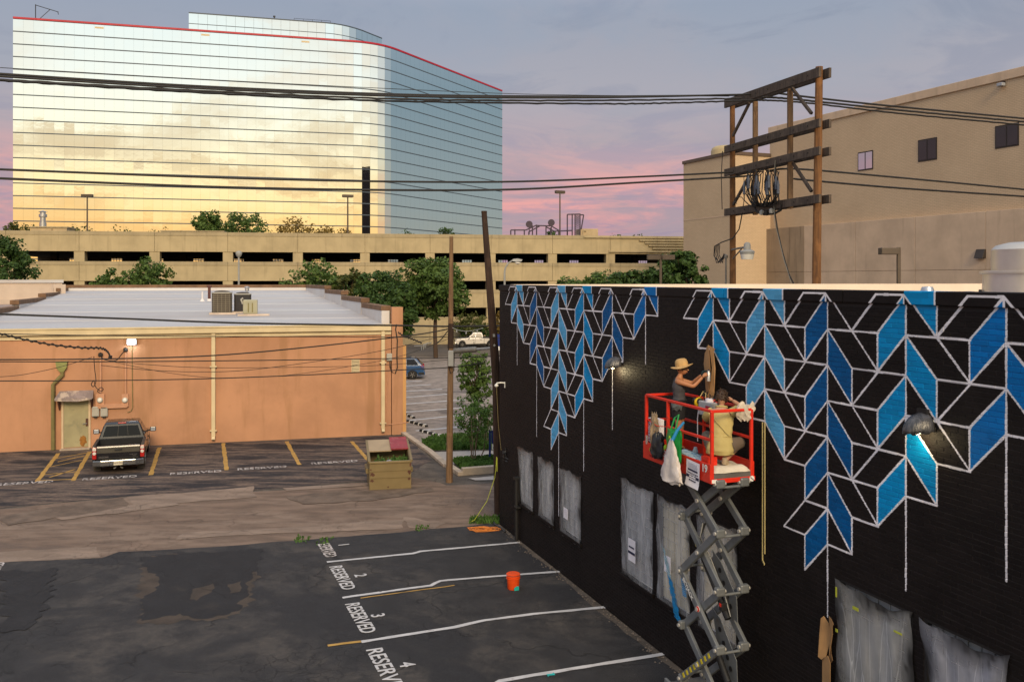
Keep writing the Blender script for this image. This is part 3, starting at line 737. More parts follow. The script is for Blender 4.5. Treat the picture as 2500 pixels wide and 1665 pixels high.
MB().box((0, -.25, 0), (.42, .35, .22)).build('lamp_head', 'lamp_grey', t, local=True, bevel=.03); MB().box((0, -.06, .14), (.3, .12, .16)).build('bracket', 'window_frame', t, local=True)
xa, zz = tloc(2396, 620, -.45)
t = thing('wall_pack_light', 'dark wedge shaped wall light on the concrete base of the tan building', 'wall light', TB + tx * xa + ty * -.45 + Vector((0, 0, zz)), math.atan2(-.9213, .3888))
MB().ext([(-.35, 0, -.3), (-.35, -.34, -.3), (-.35, -.10, .32), (-.35, 0, .32)], (.7, 0, 0)).build('lamp_head', 'window_frame', t, local=True, bevel=.02); MB().box((0, -.17, -.315), (.56, .24, .02)).build('lamp_lens', 'lamp_grey', t, local=True)

# ================================================================ salmon stucco building with the white roof
def stucco(name, col, streaks):
    m, t, o = nodes_of(name); g = NT(t)
    n1 = g.noise(.35, 6, .62, .3); n3 = g.noise(2.2, 5, .6)
    n2 = g.noise(1.0, 5, .62, .3, g.vec((1.1, 1.1, .13), (3.3, 0, 0)))
    c = g.mix(g.step(n1, .32, .70), tuple(x * .86 for x in col), tuple(x * 1.10 for x in col))
    c = g.mix(g.math('MULTIPLY', g.step(n2, .52, .70), streaks * .8), c, (col[0] * .62, col[1] * .62, col[2] * .5))
    c = g.mix(g.math('MULTIPLY', g.step(n3, .60, .75), .30), c, (col[0] * .78, col[1] * .74, col[2] * .72))
    g.link(g.bsdf(c, .85, 0, g.bump(g.noise(45, 4, .6), .35, .01), .2), o.inputs[0])
stucco('salmon', (.48, .25, .142), .60)
stucco('salmon_light', (.60, .33, .13), .15)
mat('trim_cream', (.64, .52, .32), .6, 0, .10, 1.2, .05)
mat('brick_brown', (.17, .095, .052), .75, 0, .25, 1.8, .2, 30)
def membrane(name, col):
    m, t, o = nodes_of(name); g = NT(t)
    n1 = g.noise(.16, 6, .6, .6, g.vec((.5, 2.0, 1))); n2 = g.noise(1.2, 5, .6, .2, g.vec((.3, 2.4, 1)))
    c = g.mix(g.step(n1, .38, .7), col, (col[0] * .90, col[1] * .84, col[2] * .80))
    c = g.mix(g.math('MULTIPLY', g.step(n2, .58, .72), .35), c, (col[0] * .72, col[1] * .62, col[2] * .54))
    g.link(g.bsdf(c, .6, 0, g.bump(g.noise(3, 3), .15, .03), .35), o.inputs[0])
membrane('roof_white', (.42, .42, .44))
membrane('parapet_white', (.62, .61, .61))
OQ = Vector((-5.18, 42.33, 0)); orz = R(15.0); ofx = Vector((math.cos(orz), math.sin(orz), 0)); ofy = Vector((-ofx.y, ofx.x, 0))
orange = thing('stucco_building', 'salmon stucco building with flat white roof and stepped brown parapets', 'building', OQ, orz)
def oloc(pxx, py, v=0.0):
    p = hit(pxx, py, OQ + ofy * v, ofy) - OQ; return p.dot(ofx), p.z
EV = 5.22
xs = [-21.5, -11.35, -8.65, -5.2, -.62]
MB().span((-20.5, 0, 0), (-.55, .3, EV - .02)).build('wall', 'salmon', orange, local=True)
MB().span((-.52, -.05, 0), (.0, .5, 6.02)).build('corner_pier', 'salmon', orange, local=True)
MB().span((.0, -.02, 0), (.16, .5, 4.2)).build('corner_trim', 'salmon_light', orange, local=True)
RB = (-3.42, 30.0); LB = (-20.56, 30.0)
zr = lambda y: EV + 1.27 * y / 30
# side and back walls, then the sloping roof membrane
MB().ext([(-.52, .3, 0), (-3.0, 30.4, 0), (-20.9, 30.4, 0), (-18.9, .3, 0)], (0, 0, 5.1)).build('wall_core', 'salmon', orange, local=True)
rf = MB(); n = 12
for i in range(n + 1):
    y = -.12 + (30.1) * i / n
    xl = -18.6 - .0653 * max(y, 0) if i else -20.6
    rf.v += [(xl - (.0), y, zr(max(y, 0)) + .012), (-.9 - .084 * max(y, 0), y, zr(max(y, 0)) + .012)]
rf.f = [(i * 2, i * 2 + 1, i * 2 + 3, i * 2 + 2) for i in range(n)]; rf.m = [0] * n
rf.build('roof', 'roof_white', orange, local=True)
for k in range(5):
    y = 3.6 + k * 5.4; MB().ext([(-18.6 - .0653 * y + .02, y, zr(y) + .012), (-.92 - .084 * y, y, zr(y) + .012), (-.92 - .084 * y, y + .09, zr(y + .09) + .012), (-18.6 - .0653 * y + .02, y + .09, zr(y + .09) + .012)], (0, 0, .012)).build('roof_seam', 'parapet_white', orange, local=True)
def parapet(xf, segs, out_):
    for k, (y0, y1, z) in enumerate(segs):
        a, b_ = xf(y0), xf(y1)
        MB().ext([(a, y0, 4.9), (b_, y1, 4.9), (b_, y1, z - .24), (a, y0, z - .24)], (out_ * .38, 0, 0)).build('parapet', 'parapet_white', orange, local=True)
        MB().ext([(a - out_ * .02, y0 - (.0 if k == 0 else .20), z - .24), (b_ - out_ * .02, y1, z - .24), (b_ - out_ * .02, y1, z), (a - out_ * .02, y0 - (.0 if k == 0 else .20), z)], (out_ * .46, 0, 0)).build('parapet_coping', 'brick_brown', orange, local=True, bevel=.015)
parapet(lambda y: -.9 - .084 * y, [(.5, 5.75, 6.08), (5.95, 12.5, 6.35), (12.7, 19.5, 6.66), (19.7, 30, 6.93)], 1)
parapet(lambda y: -18.6 - .0653 * y, [(-.1, 12.0, 5.88), (12.2, 20.5, 6.20), (20.7, 26.3, 6.45), (26.5, 30, 6.74)], -1)
MB().span((-20.9, 30.0, 5), (-3.0, 30.4, 6.72)).build('parapet', 'parapet_white', orange, local=True)
MB().span((-20.95, 29.97, 6.72), (-2.95, 30.45, 6.94)).build('parapet_coping', 'brick_brown', orange, local=True)
MB().span((-20.6, -.20, EV - .30), (-.56, -.06, EV - .03)).build('gutter', 'trim_cream', orange, local=True, bevel=.03)
MB().span((-20.6, -.24, EV - .05), (-.56, -.10, EV + .015)).build('gutter_lip', 'trim_cream', orange, local=True)
MB().span((-20.6, -.06, EV - .48), (-.56, 0, EV - .30)).build('fascia', 'trim_cream', orange, local=True)
for pxx, bot in ((521, 1066), (935, 1047)):
    x, zb = oloc(pxx, bot, -.08)
    MB().span((x - .085, -.16, zb), (x + .085, -.015, EV - .32)).build('downspout', 'trim_cream', orange, local=True, bevel=.02)
    d_ = orange.children[-1]
    for zz in (zb + .25, 3.4): MB().span((x - .15, -.17, zz), (x + .15, -.0, zz + .05)).build('strap', 'trim_cream', d_, local=True)
    MB().bar((x, -.09, zb + .03), (x, -.2, zb - .12), .14, .09).build('downspout_shoe', 'trim_cream', d_, local=True)
# door with its awning
mat('door_olive', (.33, .29, .165), .6, 0, .10, 1.6, .1, 30, .004, .3, (.24, .22, .13)); mat('door_frame', (.55, .42, .27), .6, 0, .1, 2, .1)
mat('rust', (.28, .12, .025), .9, 0, .3, 6, .2); mat('awning_metal', (.26, .205, .19), .6, .2, .2, 2, .1, 40, .005, .3, (.50, .40, .32), .5, .6, 2.2); mat('rust_dark', (.10, .045, .03), .8, .2, .2, 3, 0)
mat('olive_metal', (.20, .17, .065), .6, .1, .15, 2, .1); mat('green_metal', (.27, .28, .10), .6, .1, .15, 2, .1); mat('conduit_salmon', (.52, .27, .16), .7, 0, .1, 2, 0)
mat('meter_grey', (.40, .38, .33), .5, .2, .1, 2, 0); mat('glass_white', (.75, .72, .66), .2, 0, .05, 2, 0)
xl, zt = oloc(156, 982); xr, zb = oloc(216, 1095)
zt = 2.10
dr = MB().span((xl, -.03, .08), (xr, .02, zt)).build('door', 'door_olive', orange, local=True, bevel=.01)
MB().span((xl - .09, -.05, .05), (xl - .005, .02, zt + .08)).build('door_frame', 'door_frame', dr, local=True); MB().span((xr + .005, -.05, .05), (xr + .09, .02, zt + .08)).build('door_frame', 'door_frame', dr, local=True)
MB().span((xl - .1, -.35, 0), (xr + .1, 0, .05)).build('door_sill', 'kerb_concrete', dr, local=True)
MB().span((xr - .1, -.06, .98), (xr - .0, -.03, 1.3)).build('lock_plate', 'rust_dark', dr, local=True)
MB().tube([(xr - .05, -.03, 1.1), (xr - .05, -.09, 1.1), (xr - .22, -.09, 1.08)], .022, 6).build('handle', 'steel_bright', dr, True, local=True)
r2 = random.Random(3); pts = []
for k in range(22):
    a = 6.283 * k / 22; pts.append((xr - .20 + .15 * math.cos(a) * r2.uniform(.6, 1.2), -.0345, .36 + .25 * math.sin(a) * r2.uniform(.6, 1.15)))
MB().poly(pts).build('rust_stain', 'rust', dr, local=True)
xl2, xr2 = xl - .28, xr + .26; za = zt + .02
aw = MB().add([(xl2 + .12, -.02, za + .40), (xr2 - .06, -.02, za + .40), (xr2, -.46, za + .12), (xl2, -.46, za + .12), (xl2 + .12, -.02, za + .37), (xr2 - .06, -.02, za + .37), (xr2, -.46, za + .09), (xl2, -.46, za + .09)],
              [(0, 1, 2, 3), (7, 6, 5, 4), (3, 2, 6, 7), (0, 3, 7, 4), (1, 5, 6, 2)]).build('awning', 'awning_metal', orange, local=True)
MB().add([(xl2, -.47, za + .12), (xr2, -.47, za + .12), (xr2 - .05, -.47, za + .05), ((xl2 + xr2) / 2 + .15, -.49, za - .02), (xl2 + .02, -.47, za + .03)], [(0, 1, 2, 3, 4)]).build('awning_valance', 'awning_metal', aw, local=True)
for xx in (xl2 + .12, xr2 - .10): MB().bar((xx, -.04, za - .40), (xx, -.40, za + .06), .05, .05).bar((xx, -.03, za - .42), (xx, -.03, za + .3), .05, .05).build('awning_bracket', 'rust_dark', aw, local=True)
# scupper head and its bent downpipe
xh, zh = oloc(152, 895)
MB().add([(xh - .23, -.2, zh + .24), (xh + .23, -.2, zh + .24), (xh + .23, 0, zh + .24), (xh - .23, 0, zh + .24), (xh - .20, -.18, zh - .04), (xh + .20, -.18, zh - .04), (xh + .20, 0, zh - .04), (xh - .20, 0, zh - .04),
          (xh - .07, -.14, zh - .22), (xh + .07, -.14, zh - .22), (xh + .07, 0, zh - .22), (xh - .07, 0, zh - .22)],
         [(0, 1, 2, 3), (0, 4, 5, 1), (1, 5, 6, 2), (3, 7, 4, 0), (4, 8, 9, 5), (5, 9, 10, 6), (7, 11, 8, 4)]).build('rain_head', 'green_metal', orange, local=True)
xp, _ = oloc(131, 1000)
MB().tube([(xh + .02, -.1, zh - .20), (xh + .02, -.1, zh - .36), (xh - .12, -.1, zh - .50), (xp + .15, -.1, zh - .58), (xp, -.1, zh - .76), (xp, -.1, .02)], .085, 8).build('downpipe', 'olive_metal', orange, True, local=True)
# vent grille
xg, zg = oloc(868, 892); MB().span((xg - .19, -.03, zg - .31), (xg + .19, 0, zg + .31)).build('vent_grille', 'trim_cream', orange, local=True)
vg = orange.children[-1]
for k in range(9): MB().bar((xg - .16, -.05, zg - .26 + k * .065), (xg + .16, -.05, zg - .26 + k * .065), .03, .045).build('slat', 'trim_cream', vg, local=True)
MB().span((xg - .165, -.036, zg - .28), (xg + .165, -.031, zg + .28)).build('vent_shade', 'bar_dark', vg, local=True)  # dark sheet standing in for the shade behind the slats
# meters, conduits, boxes: separate things fixed on the wall
for i, (pxx, py, lab) in enumerate(((245, 977, 'round electric meter on a salmon box beside the door awning'), (306, 977, 'round electric meter further from the door, below the floodlight pipe'))):
    x, z = oloc(pxx, py); t = thing('electric_meter', lab, 'meter', OQ + ofx * x + Vector((0, 0, z)), orz, 'electric meters on the stucco wall')
    s_ = .32 if i == 0 else .24
    MB().span((-s_ / 2 - .02, -.1, -.28), (s_ / 2 + .02, -.003, .28)).build('meter_box', 'conduit_salmon', t, local=True, bevel=.015)
    MB().lathe((0, 0, 0), [(.12, 0), (.12, .05), (.095, .06)], 14, M=Matrix.Translation((0, -.1, .02)) @ Matrix.Rotation(R(90), 4, 'X')).build('meter_ring', 'meter_grey', t, True, local=True)
    MB().lathe((0, 0, 0), [(.085, .055), (.08, .10), (.0, .12)], 14, M=Matrix.Translation((0, -.1, .02)) @ Matrix.Rotation(R(90), 4, 'X')).build('meter_glass', 'glass_white', t, True, local=True)
    xc = .02; top = (oloc(pxx, 868)[1] if i == 0 else oloc(pxx, 856)[1]) - z
    MB().tube([(xc, -.06, .28), (xc, -.06, top)], .045, 6).build('conduit', 'conduit_salmon', t, True, local=True)
    MB().lathe((xc, -.08, top - .05), [(.05, 0), (.10, .05), (.09, .16), (0, .2)], 8).build('weatherhead', 'bar_dark', t, True, local=True)
x0, z0 = oloc(239, 986); x1, _ = oloc(311, 990)
tag(MB().span((x0, -.12, z0 - .2), (x1, -.004, z0 - .02)).xf(WM[orange.name]).build('wire_trough', 'conduit_salmon', bevel=.01), 'long salmon wiring trough below the two electric meters', 'wiring box')
for pxx, lab in ((234, 'small grey junction box below the meters, nearer the door'), (255, 'small grey junction box below the meters, nearer the truck')):
    x, z = oloc(pxx, 1004); t = thing('junction_box', lab, 'junction box', OQ + ofx * x + Vector((0, 0, z)), orz, 'junction boxes by the door')
    MB().span((-.15, -.12, -.22), (.15, -.003, .22)).build('box_body', 'meter_grey', t, local=True, bevel=.03); MB().span((-.07, -.14, -.26), (.07, -.06, -.2)).build('box_latch', 'bar_dark', t, local=True)
x, z = oloc(323, 834)
t = thing('floodlight', 'lit white floodlight on a thin pipe on the stucco wall', 'floodlight', OQ + ofx * x + Vector((0, 0, z)), orz)
emis('flood_glow', (.88, .95, 1.0), 9.0)
MB().span((-.2, -.22, -.12), (.2, -.05, .13)).build('lamp_head', 'lamp_grey', t, local=True, bevel=.02); MB().span((-.17, -.235, -.09), (.17, -.222, .10)).build('lamp_lens', 'flood_glow', t, local=True)
MB().tube([(0, -.05, -.1), (0, -.03, -1.2), (.02, -.03, -2.9), (-.05, -.03, -3.05), (-.2, -.03, -3.1)], .018, 5).build('conduit', 'olive_metal', t, True, local=True)
ld = bpy.data.lights.new('floodlight_glow', 'AREA'); ld.energy = 12; ld.size = .3; ld.color = (.85, .93, 1)
lo = bpy.data.objects.new('floodlight_glow', ld); COL.objects.link(lo); lo.parent = t; lo.location = (0, -.25, 0); lo.rotation_euler = (R(60), 0, 0)
x, z = oloc(950, 872); t = thing('cable_box', 'small grey cable box with a looped black cable near the corner of the stucco wall', 'cable box', OQ + ofx * x + Vector((0, 0, z)), orz)
MB().span((-.13, -.12, -.16), (.13, -.003, .18)).build('box_body', 'meter_grey', t, local=True, bevel=.02)
MB().tube([(.34, -.06, 1.55), (.30, -.06, 1.3), (.38, -.06, .8), (.36, -.06, .1), (.38, -.06, -.5), (.28, -.06, -.78), (.12, -.06, -.7), (.05, -.06, -.45), (.02, -.06, -.16)], .028, 6).build('cable', 'bar_dark', t, True, local=True)
MB().tube([(0, -.04, -.16), (-.06, -.03, -.9), (-.2, -.03, -3.0), (-.18, -.06, -3.18), (.9, -.06, -3.1)], .022, 5).build('conduit', 'conduit_salmon', t, True, local=True)
# roof equipment
OPN = (ofx.cross(ofy * 1.0 + Vector((0, 0, 1.27 / 30)))).normalized()
def roofpt(pxx, py): return hit(pxx, py, OQ + Vector((0, 0, EV + .012)), OPN)
mat('unit_dark', (.075, .058, .045), .7, .2, .15, 2, 0); mat('unit_black', (.035, .035, .042), .6, .2, .1, 2, 0); mat('unit_green', (.38, .36, .25), .6, .1, .08, 2, 0); mat('wire_pale', (.30, .27, .20), .6, .3, .1, 2, 0); mat('wood_pale', (.58, .47, .38), .8, 0, .15, 2, .1)
mat('vent_rust', (.12, .05, .04), .8, .2, .3, 6, .1); mat('vent_white', (.70, .66, .64), .6, 0, .06, 2, 0)
def condenser(name, lab, pxx, py, w, h, m, big):
    t = thing(name, lab, 'air conditioner', roofpt(pxx, py), orz, 'air conditioners on the white roof')
    MB().span((-w * .62, -.10, .0), (w * .72, -.02, .10)).span((-w * .62, w - .1, .0), (w * .72, w - .02, .10)).build('skid', 'wood_pale', t, local=True, kind='stuff')
    MB().ext([(w * .5 * c if abs(c) > .9 else w * .5 * c, w * .5 + w * .5 * s, .10) for c, s in ((-1, -.8), (-.8, -1), (.8, -1), (1, -.8), (1, .8), (.8, 1), (-.8, 1), (-1, .8))], (0, 0, h)).build('coil', m, t, local=True)
    g_ = MB()
    for k in range(10): g_.span((-w * .5 - .012, -.012, .15 + k * h / 10), (w * .5 + .012, .0, .165 + k * h / 10)); g_.span((w * .5, 0, .15 + k * h / 10), (w * .5 + .012, w, .165 + k * h / 10))
    for k in range(5): g_.span((-w * .4 + k * w * .2, -.016, .12), (-w * .4 + k * w * .2 + .012, -.012, h + .05))
    g_.build('wire_guard', 'wire_pale' if big else 'unit_dark', t, local=True, kind='stuff')
    MB().ext([(w * .52 * c, w * .5 + w * .52 * s, h + .10) for c, s in ((-1, -.8), (-.8, -1), (.8, -1), (1, -.8), (1, .8), (.8, 1), (-.8, 1), (-1, .8))], (0, 0, .06)).build('top_cover', 'meter_grey', t, local=True, bevel=.02)
    MB().lathe((0, w * .5, h + .16), [(w * .42, 0), (w * .36, .05), (w * .15, .085), (0, .09)], 20).build('fan_grille', 'unit_dark', t, True, local=True)
    return t
condenser('condenser_unit', 'large brown wire guarded air conditioner on the white roof', 541, 768, .98, 1.0, 'unit_dark', True)
condenser('condenser_unit', 'black air conditioner behind the pale louvred unit on the white roof', 592, 765, .86, .88, 'unit_black', False)
p = roofpt(611, 771); t = thing('condenser_unit', 'pale green louvred air conditioner standing in front of the black one', 'air conditioner', p, orz, 'air conditioners on the white roof')
MB().span((-.36, 0, .08), (.36, .6, .82)).build('cabinet', 'unit_green', t, local=True, bevel=.05); MB().span((-.62, -.1, 0), (.95, -.02, .09)).build('skid', 'wood_pale', t, local=True)
for k in range(5): MB().span((-.22 + k * .1, -.025, .18), (-.17 + k * .1, .0, .66)).build('louver', 'olive_metal' if k % 2 else 'unit_green', t, local=True)
MB().tube([(-.38, .25, .6), (-.46, .25, .84), (-.36, .25, .9)], .05, 6).build('pipe', 'meter_grey', t, True, local=True)
p = roofpt(494, 736); t = thing('vent_pipe', 'short white plastic vent pipe on the white roof, left of the rusty flue', 'vent pipe', p, 0)
MB().lathe((0, 0, 0), [(.16, 0), (.08, .14), (.055, .16), (.055, .62), (0, .62)], 12).build('pipe', 'vent_white', t, True, local=True)
p = roofpt(511, 735); t = thing('flue_pipe', 'rusty brown capped flue pipe on the white roof', 'flue', p, 0)
MB().lathe((0, 0, 0), [(.15, 0), (.12, .12), (.09, .14)], 12).build('flashing', 'vent_white', t, True, local=True); MB().lathe((0, 0, .14), [(.09, 0), (.09, .72), (.16, .74), (.16, .82), (0, .88)], 12).build('pipe', 'vent_rust', t, True, local=True)
p = roofpt(603, 735); t = thing('flue_pipe', 'shiny metal capped flue pipe behind the black air conditioner', 'flue', p, 0)
MB().lathe((0, 0, 0), [(.07, 0), (.07, .6), (.13, .66), (.13, .8), (.17, .84), (.17, .9), (0, .95)], 12).build('pipe', 'steel_bright', t, True, local=True)
mat('duct_white', (.66, .55, .46), .6, 0, .08, 2, 0)
# pale building seen beyond the left parapet
mat('pale_wall', (.62, .50, .40), .8, 0, .08, .8, .1, 30); mat('dull_roof', (.30, .23, .20), .85, 0, .15, .8, .1)
q0 = at(-30, 760, 62); q1 = at(152, 760, 66)
d_ = (Vector((q1.x, q1.y, 0)) - Vector((q0.x, q0.y, 0))); rz_ = math.atan2(d_.y, d_.x); L_ = d_.length
t = thing('pale_building', 'low cream building with a dull flat roof behind the left parapet', 'building', (q0.x, q0.y, 0), rz_)
MB().span((-12, 0, 0), (L_, .3, 7.25)).build('wall', 'pale_wall', t, local=True); MB().span((-12, -.08, 7.1), (L_ + .06, .35, 7.32)).build('coping', 'parapet_white', t, local=True)
MB().span((-12, -.2, 5.6), (L_, 0, 5.95)).build('flashing', 'pale_wall', t, local=True)
lw = lambda y: OQ + ofx * (-19.2 - .0653 * y) + ofy * y
e1 = Vector((q1.x, q1.y, 0)); e0 = Vector((q0.x, q0.y, 0))
MB().ext([p_ + Vector((0, 0, 4.4)) for p_ in (e0 - d_.normalized() * 12, e1 - Vector((.05, .05, 0)), lw(28), lw(0), Vector((-60, 30, 0)))], (0, 0, 1.2)).build('roof', 'dull_roof', t)
MB().span((L_ - 2.1, -3.3, 5.6), (L_ - 1.3, -2.9, 7.0)).build('chimney', 'pale_wall', t, local=True)
# ================================================================ black brick building with the mural
black = thing('brick_building', 'black painted brick building with white lined blue leaf mural and sheeted windows', 'building', WO, WRZ)
WU, WH = 20.5, 7.2
SP = 1.431 * 1.0622; CW = SP / 3; RH = .518; Z0 = 7.11
SPINES = [(1.445 + 1.431 * i) * 1.0622 for i in range(6)] + [(10.95 + 1.4175 * i) * 1.0622 for i in range(7)]
LIGHT, MID, DARK, BLUE = (.095, .38, .66), (.0, .255, .58), (.0, .090, .28), (.0, .155, .48)
#            colour, left leaf rows, right leaf rows, drip end
SPEC = [(LIGHT, [0], [-1, 1], 4.91), (DARK, [0, 2], [1, 3], 3.13), (LIGHT, [0, 2, 4, 6], [-1, 1, 3, 5], 1.4), (MID, [0, 2, 4], [-1, 1, 3], 2.83), (DARK, [0, 2], [1], 4.04), (BLUE, [0], [-1], 5.6),
        (MID, [0], [-1, 1], None), (LIGHT, [0, 2], [-1, 1, 3], None), (DARK, [0, 2, 4, 6], [1, 3, 5], 2.44), (MID, [0, 2, 4], [-1, 1, 3], 3.31), (BLUE, [0, 2], [1], 3.91), (BLUE, [0], [-1], 5.6), (MID, [0], [-1, 1], 5.0)]
polys, segs = [], []
LW = .031
for i, (colr, lf, rg, drip) in enumerate(SPEC):
    u = SPINES[i]
    N = lambda c, r: (u + c * CW, Z0 - r * RH)
    for r in lf: polys.append((colr, [N(0, r), N(0, r + 1), N(-1, r + 2), N(-1, r + 1)])); segs += [(N(0, r), N(-1, r + 1)), (N(-1, r + 1), N(-1, r + 2)), (N(-1, r + 2), N(0, r + 1))]
    for r in rg:
        if r < 0: polys.append((colr, [N(0, 0), N(1, 1), N(1, -.4), N(0, -.4)])); segs += [(N(1, 1), N(1, -.4))]
        else: polys.append((colr, [N(0, r), N(0, r + 1), N(1, r + 2), N(1, r + 1)])); segs += [(N(0, r), N(1, r + 1)), (N(1, r + 1), N(1, r + 2)), (N(1, r + 2), N(0, r + 1))]
    segs.append((N(0, 0), N(1, 1)))
    rl, rr = max(lf), max(rg)
    end = rr + 2 if rl > rr else rl + 2
    if rl > rr: end = rl + 1
    segs.append((N(0, 0), N(0, end)))
    for r in range(1, end + 1, 2):
        if r <= rr + 2: segs.append((N(0, r), N(1, r)))
    for r in range(0, end + 1, 2): segs.append((N(-1, r), N(0, r)))
    segs.append((N(-1, 0), N(-2, 1)))
    if drip: segs.append((N(0, end), (u, drip)))
    # cells between this spine's right edge and the next spine's left edge
    if i + 1 < len(SPEC) and i != 5:
        ml = max(SPEC[i][2]) + 2; mr = max(SPEC[i + 1][1]) + 2
        M_ = min(ml, mr) if abs(ml - mr) > 0 else ml
        M_ = {0: 3, 1: 5, 2: 6, 3: 4, 4: 2, 6: 3, 7: 5, 8: 6, 9: 4, 10: 2, 11: 2}[i]
        for r in range(1, M_ + 1): segs.append((N(1, r), N(2, r)))
        for r in range(1, M_ + 1, 2):
            segs.append((N(1, r), N(2, r - 1)))
            if r + 1 <= M_: segs.append((N(1, r), N(2, r + 1)))
        for r in range(2, M_ + 1, 2):
            if r + 1 <= M_: segs.append((N(2, r), N(1, r + 1)))
for i, r in ((0, 1), (6, 1), (2, 7), (8, 7)):                              # the stray outlined cell left of some spines
    u = SPINES[i]; N = lambda c, q: (u + c * CW, Z0 - q * RH)
    segs += [(N(-2, r), N(-1, r)), (N(-2, r), N(-1, r - 1))]
RES = .005
nw, nh = int(WU / RES), int(WH / RES)
rng = np.random.default_rng(5)
def smooth_noise(h, w, cell):
    a = rng.random((h // cell + 3, w // cell + 3)).astype(np.float32)
    yi = np.arange(h) / cell; xi = np.arange(w) / cell
    y0 = yi.astype(int); x0 = xi.astype(int); fy = (yi - y0)[:, None]; fx = (xi - x0)[None]
    fy = fy * fy * (3 - 2 * fy); fx = fx * fx * (3 - 2 * fx)
    return (a[y0][:, x0] * (1 - fy) * (1 - fx) + a[y0][:, x0 + 1] * (1 - fy) * fx + a[y0 + 1][:, x0] * fy * (1 - fx) + a[y0 + 1][:, x0 + 1] * fy * fx).astype(np.float32)
wob = (smooth_noise(nh, nw, 44) - .5) * .007
img = np.empty((nh, nw, 3), np.float32)
tone = smooth_noise(nh, nw, 160) * .5 + smooth_noise(nh, nw, 40) * .5
BLK = np.array((.0110, .0082, .0078), np.float32)
img[:] = BLK * (.72 + .56 * tone)[..., None]
def px_range(pts, pad):
    us = [p[0] for p in pts]; zs = [p[1] for p in pts]
    return max(0, int((min(us) - pad) / RES)), min(nw, int((max(us) + pad) / RES) + 1), max(0, int((min(zs) - pad) / RES)), min(nh, int((max(zs) + pad) / RES) + 1)
for colr, pts in polys:
    a, b_, c, d_ = px_range(pts, 0)
    if b_ <= a or d_ <= c: continue
    uu = ((np.arange(a, b_) + .5) * RES)[None]; zz = ((np.arange(c, d_) + .5) * RES)[:, None]
    ins = np.zeros((d_ - c, b_ - a), bool)
    for (x1, y1), (x2, y2) in zip(pts, pts[1:] + pts[:1]):
        if abs(y2 - y1) < 1e-9: continue
        cond = ((y1 > zz) != (y2 > zz)) & (uu < (x2 - x1) * (zz - y1) / (y2 - y1) + x1)
        ins ^= cond
    sh = (.90 + .2 * tone[c:d_, a:b_])
    for k in range(3): img[c:d_, a:b_, k][ins] = (colr[k] * sh)[ins]
WHT = (.80, .77, .81)
for (x1, y1), (x2, y2) in segs:
    a, b_, c, d_ = px_range([(x1, y1), (x2, y2)], .05)
    if b_ <= a or d_ <= c: continue
    uu = ((np.arange(a, b_) + .5) * RES)[None]; zz = ((np.arange(c, d_) + .5) * RES)[:, None]
    dx, dy = x2 - x1, y2 - y1; L2 = dx * dx + dy * dy
    t_ = np.clip(((uu - x1) * dx + (zz - y1) * dy) / L2, 0, 1)
    ds = np.hypot(uu - x1 - t_ * dx, zz - y1 - t_ * dy) + wob[c:d_, a:b_]
    ins = ds < LW / 2
    sh = .88 + .2 * tone[c:d_, a:b_]
    for k in range(3): img[c:d_, a:b_, k][ins] = (WHT[k] * sh)[ins]
def s8(x): return np.where(x <= .0031308, x * 12.92, 1.055 * np.power(np.maximum(x, 1e-6), 1 / 2.4) - .055)
px4 = np.ones((nh, nw, 4), np.float32); px4[..., :3] = s8(img)
mural = bpy.data.images.new('mural_paint', nw, nh, alpha=False)
mural.pixels.foreach_set(px4.ravel()); mural.update(); mural.pack()
del px4, img, wob, tone
BL, BH, J = .215, .0667, .008
def mural_mat(name, lift):
  m, t_, o_ = nodes_of(name); g = NT(t_)
  g.tc.object = black
  sp = g.n('ShaderNodeSeparateXYZ'); g.link(g.tc.outputs['Object'], sp.inputs[0])
  cb = g.n('ShaderNodeCombineXYZ'); g.link(g.math('DIVIDE', sp.outputs[0], WU), cb.inputs[0]); g.link(g.math('DIVIDE', sp.outputs[2], WH), cb.inputs[1])
  ti = g.n('ShaderNodeTexImage', image=mural, extension='EXTEND', interpolation='Cubic'); g.link(cb.outputs[0], ti.inputs[0])
  nz = g.noise(30, 4, .6)
  c = g.mix(g.math('MULTIPLY', g.step(g.noise(3.0, 5, .6), .52, .75), .30), ti.outputs[0], g.mix(.35, ti.outputs[0], (.012, .011, .012)))
  row = g.math('FLOOR', g.math('DIVIDE', sp.outputs[2], BH)); half = g.math('MULTIPLY', g.math('FLOORED_MODULO', row, 2.0), .5)
  cell = g.n('ShaderNodeCombineXYZ'); g.link(g.math('FLOOR', g.math('ADD', g.math('DIVIDE', sp.outputs[0], BL), half)), cell.inputs[0]); g.link(row, cell.inputs[1])
  wnz = g.n('ShaderNodeTexWhiteNoise'); g.link(cell.outputs[0], wnz.inputs['Vector'])      # each brick took the paint a little differently
  if lift: c = g.mix(1.0, c, (lift, lift * .92, lift * .88), 'ADD')
  else: c = g.mix(1.0, c, g.mix(wnz.outputs['Value'], (.86, .86, .86), (1.13, 1.12, 1.12)), 'MULTIPLY')
  g.link(g.bsdf(c, g.step(nz, .2, .8, .55, .75), 0, g.bump(nz, .5, .006), .16), o_.inputs[0])
mural_mat('mural_paint', 0); mural_mat('mural_mortar', .014)
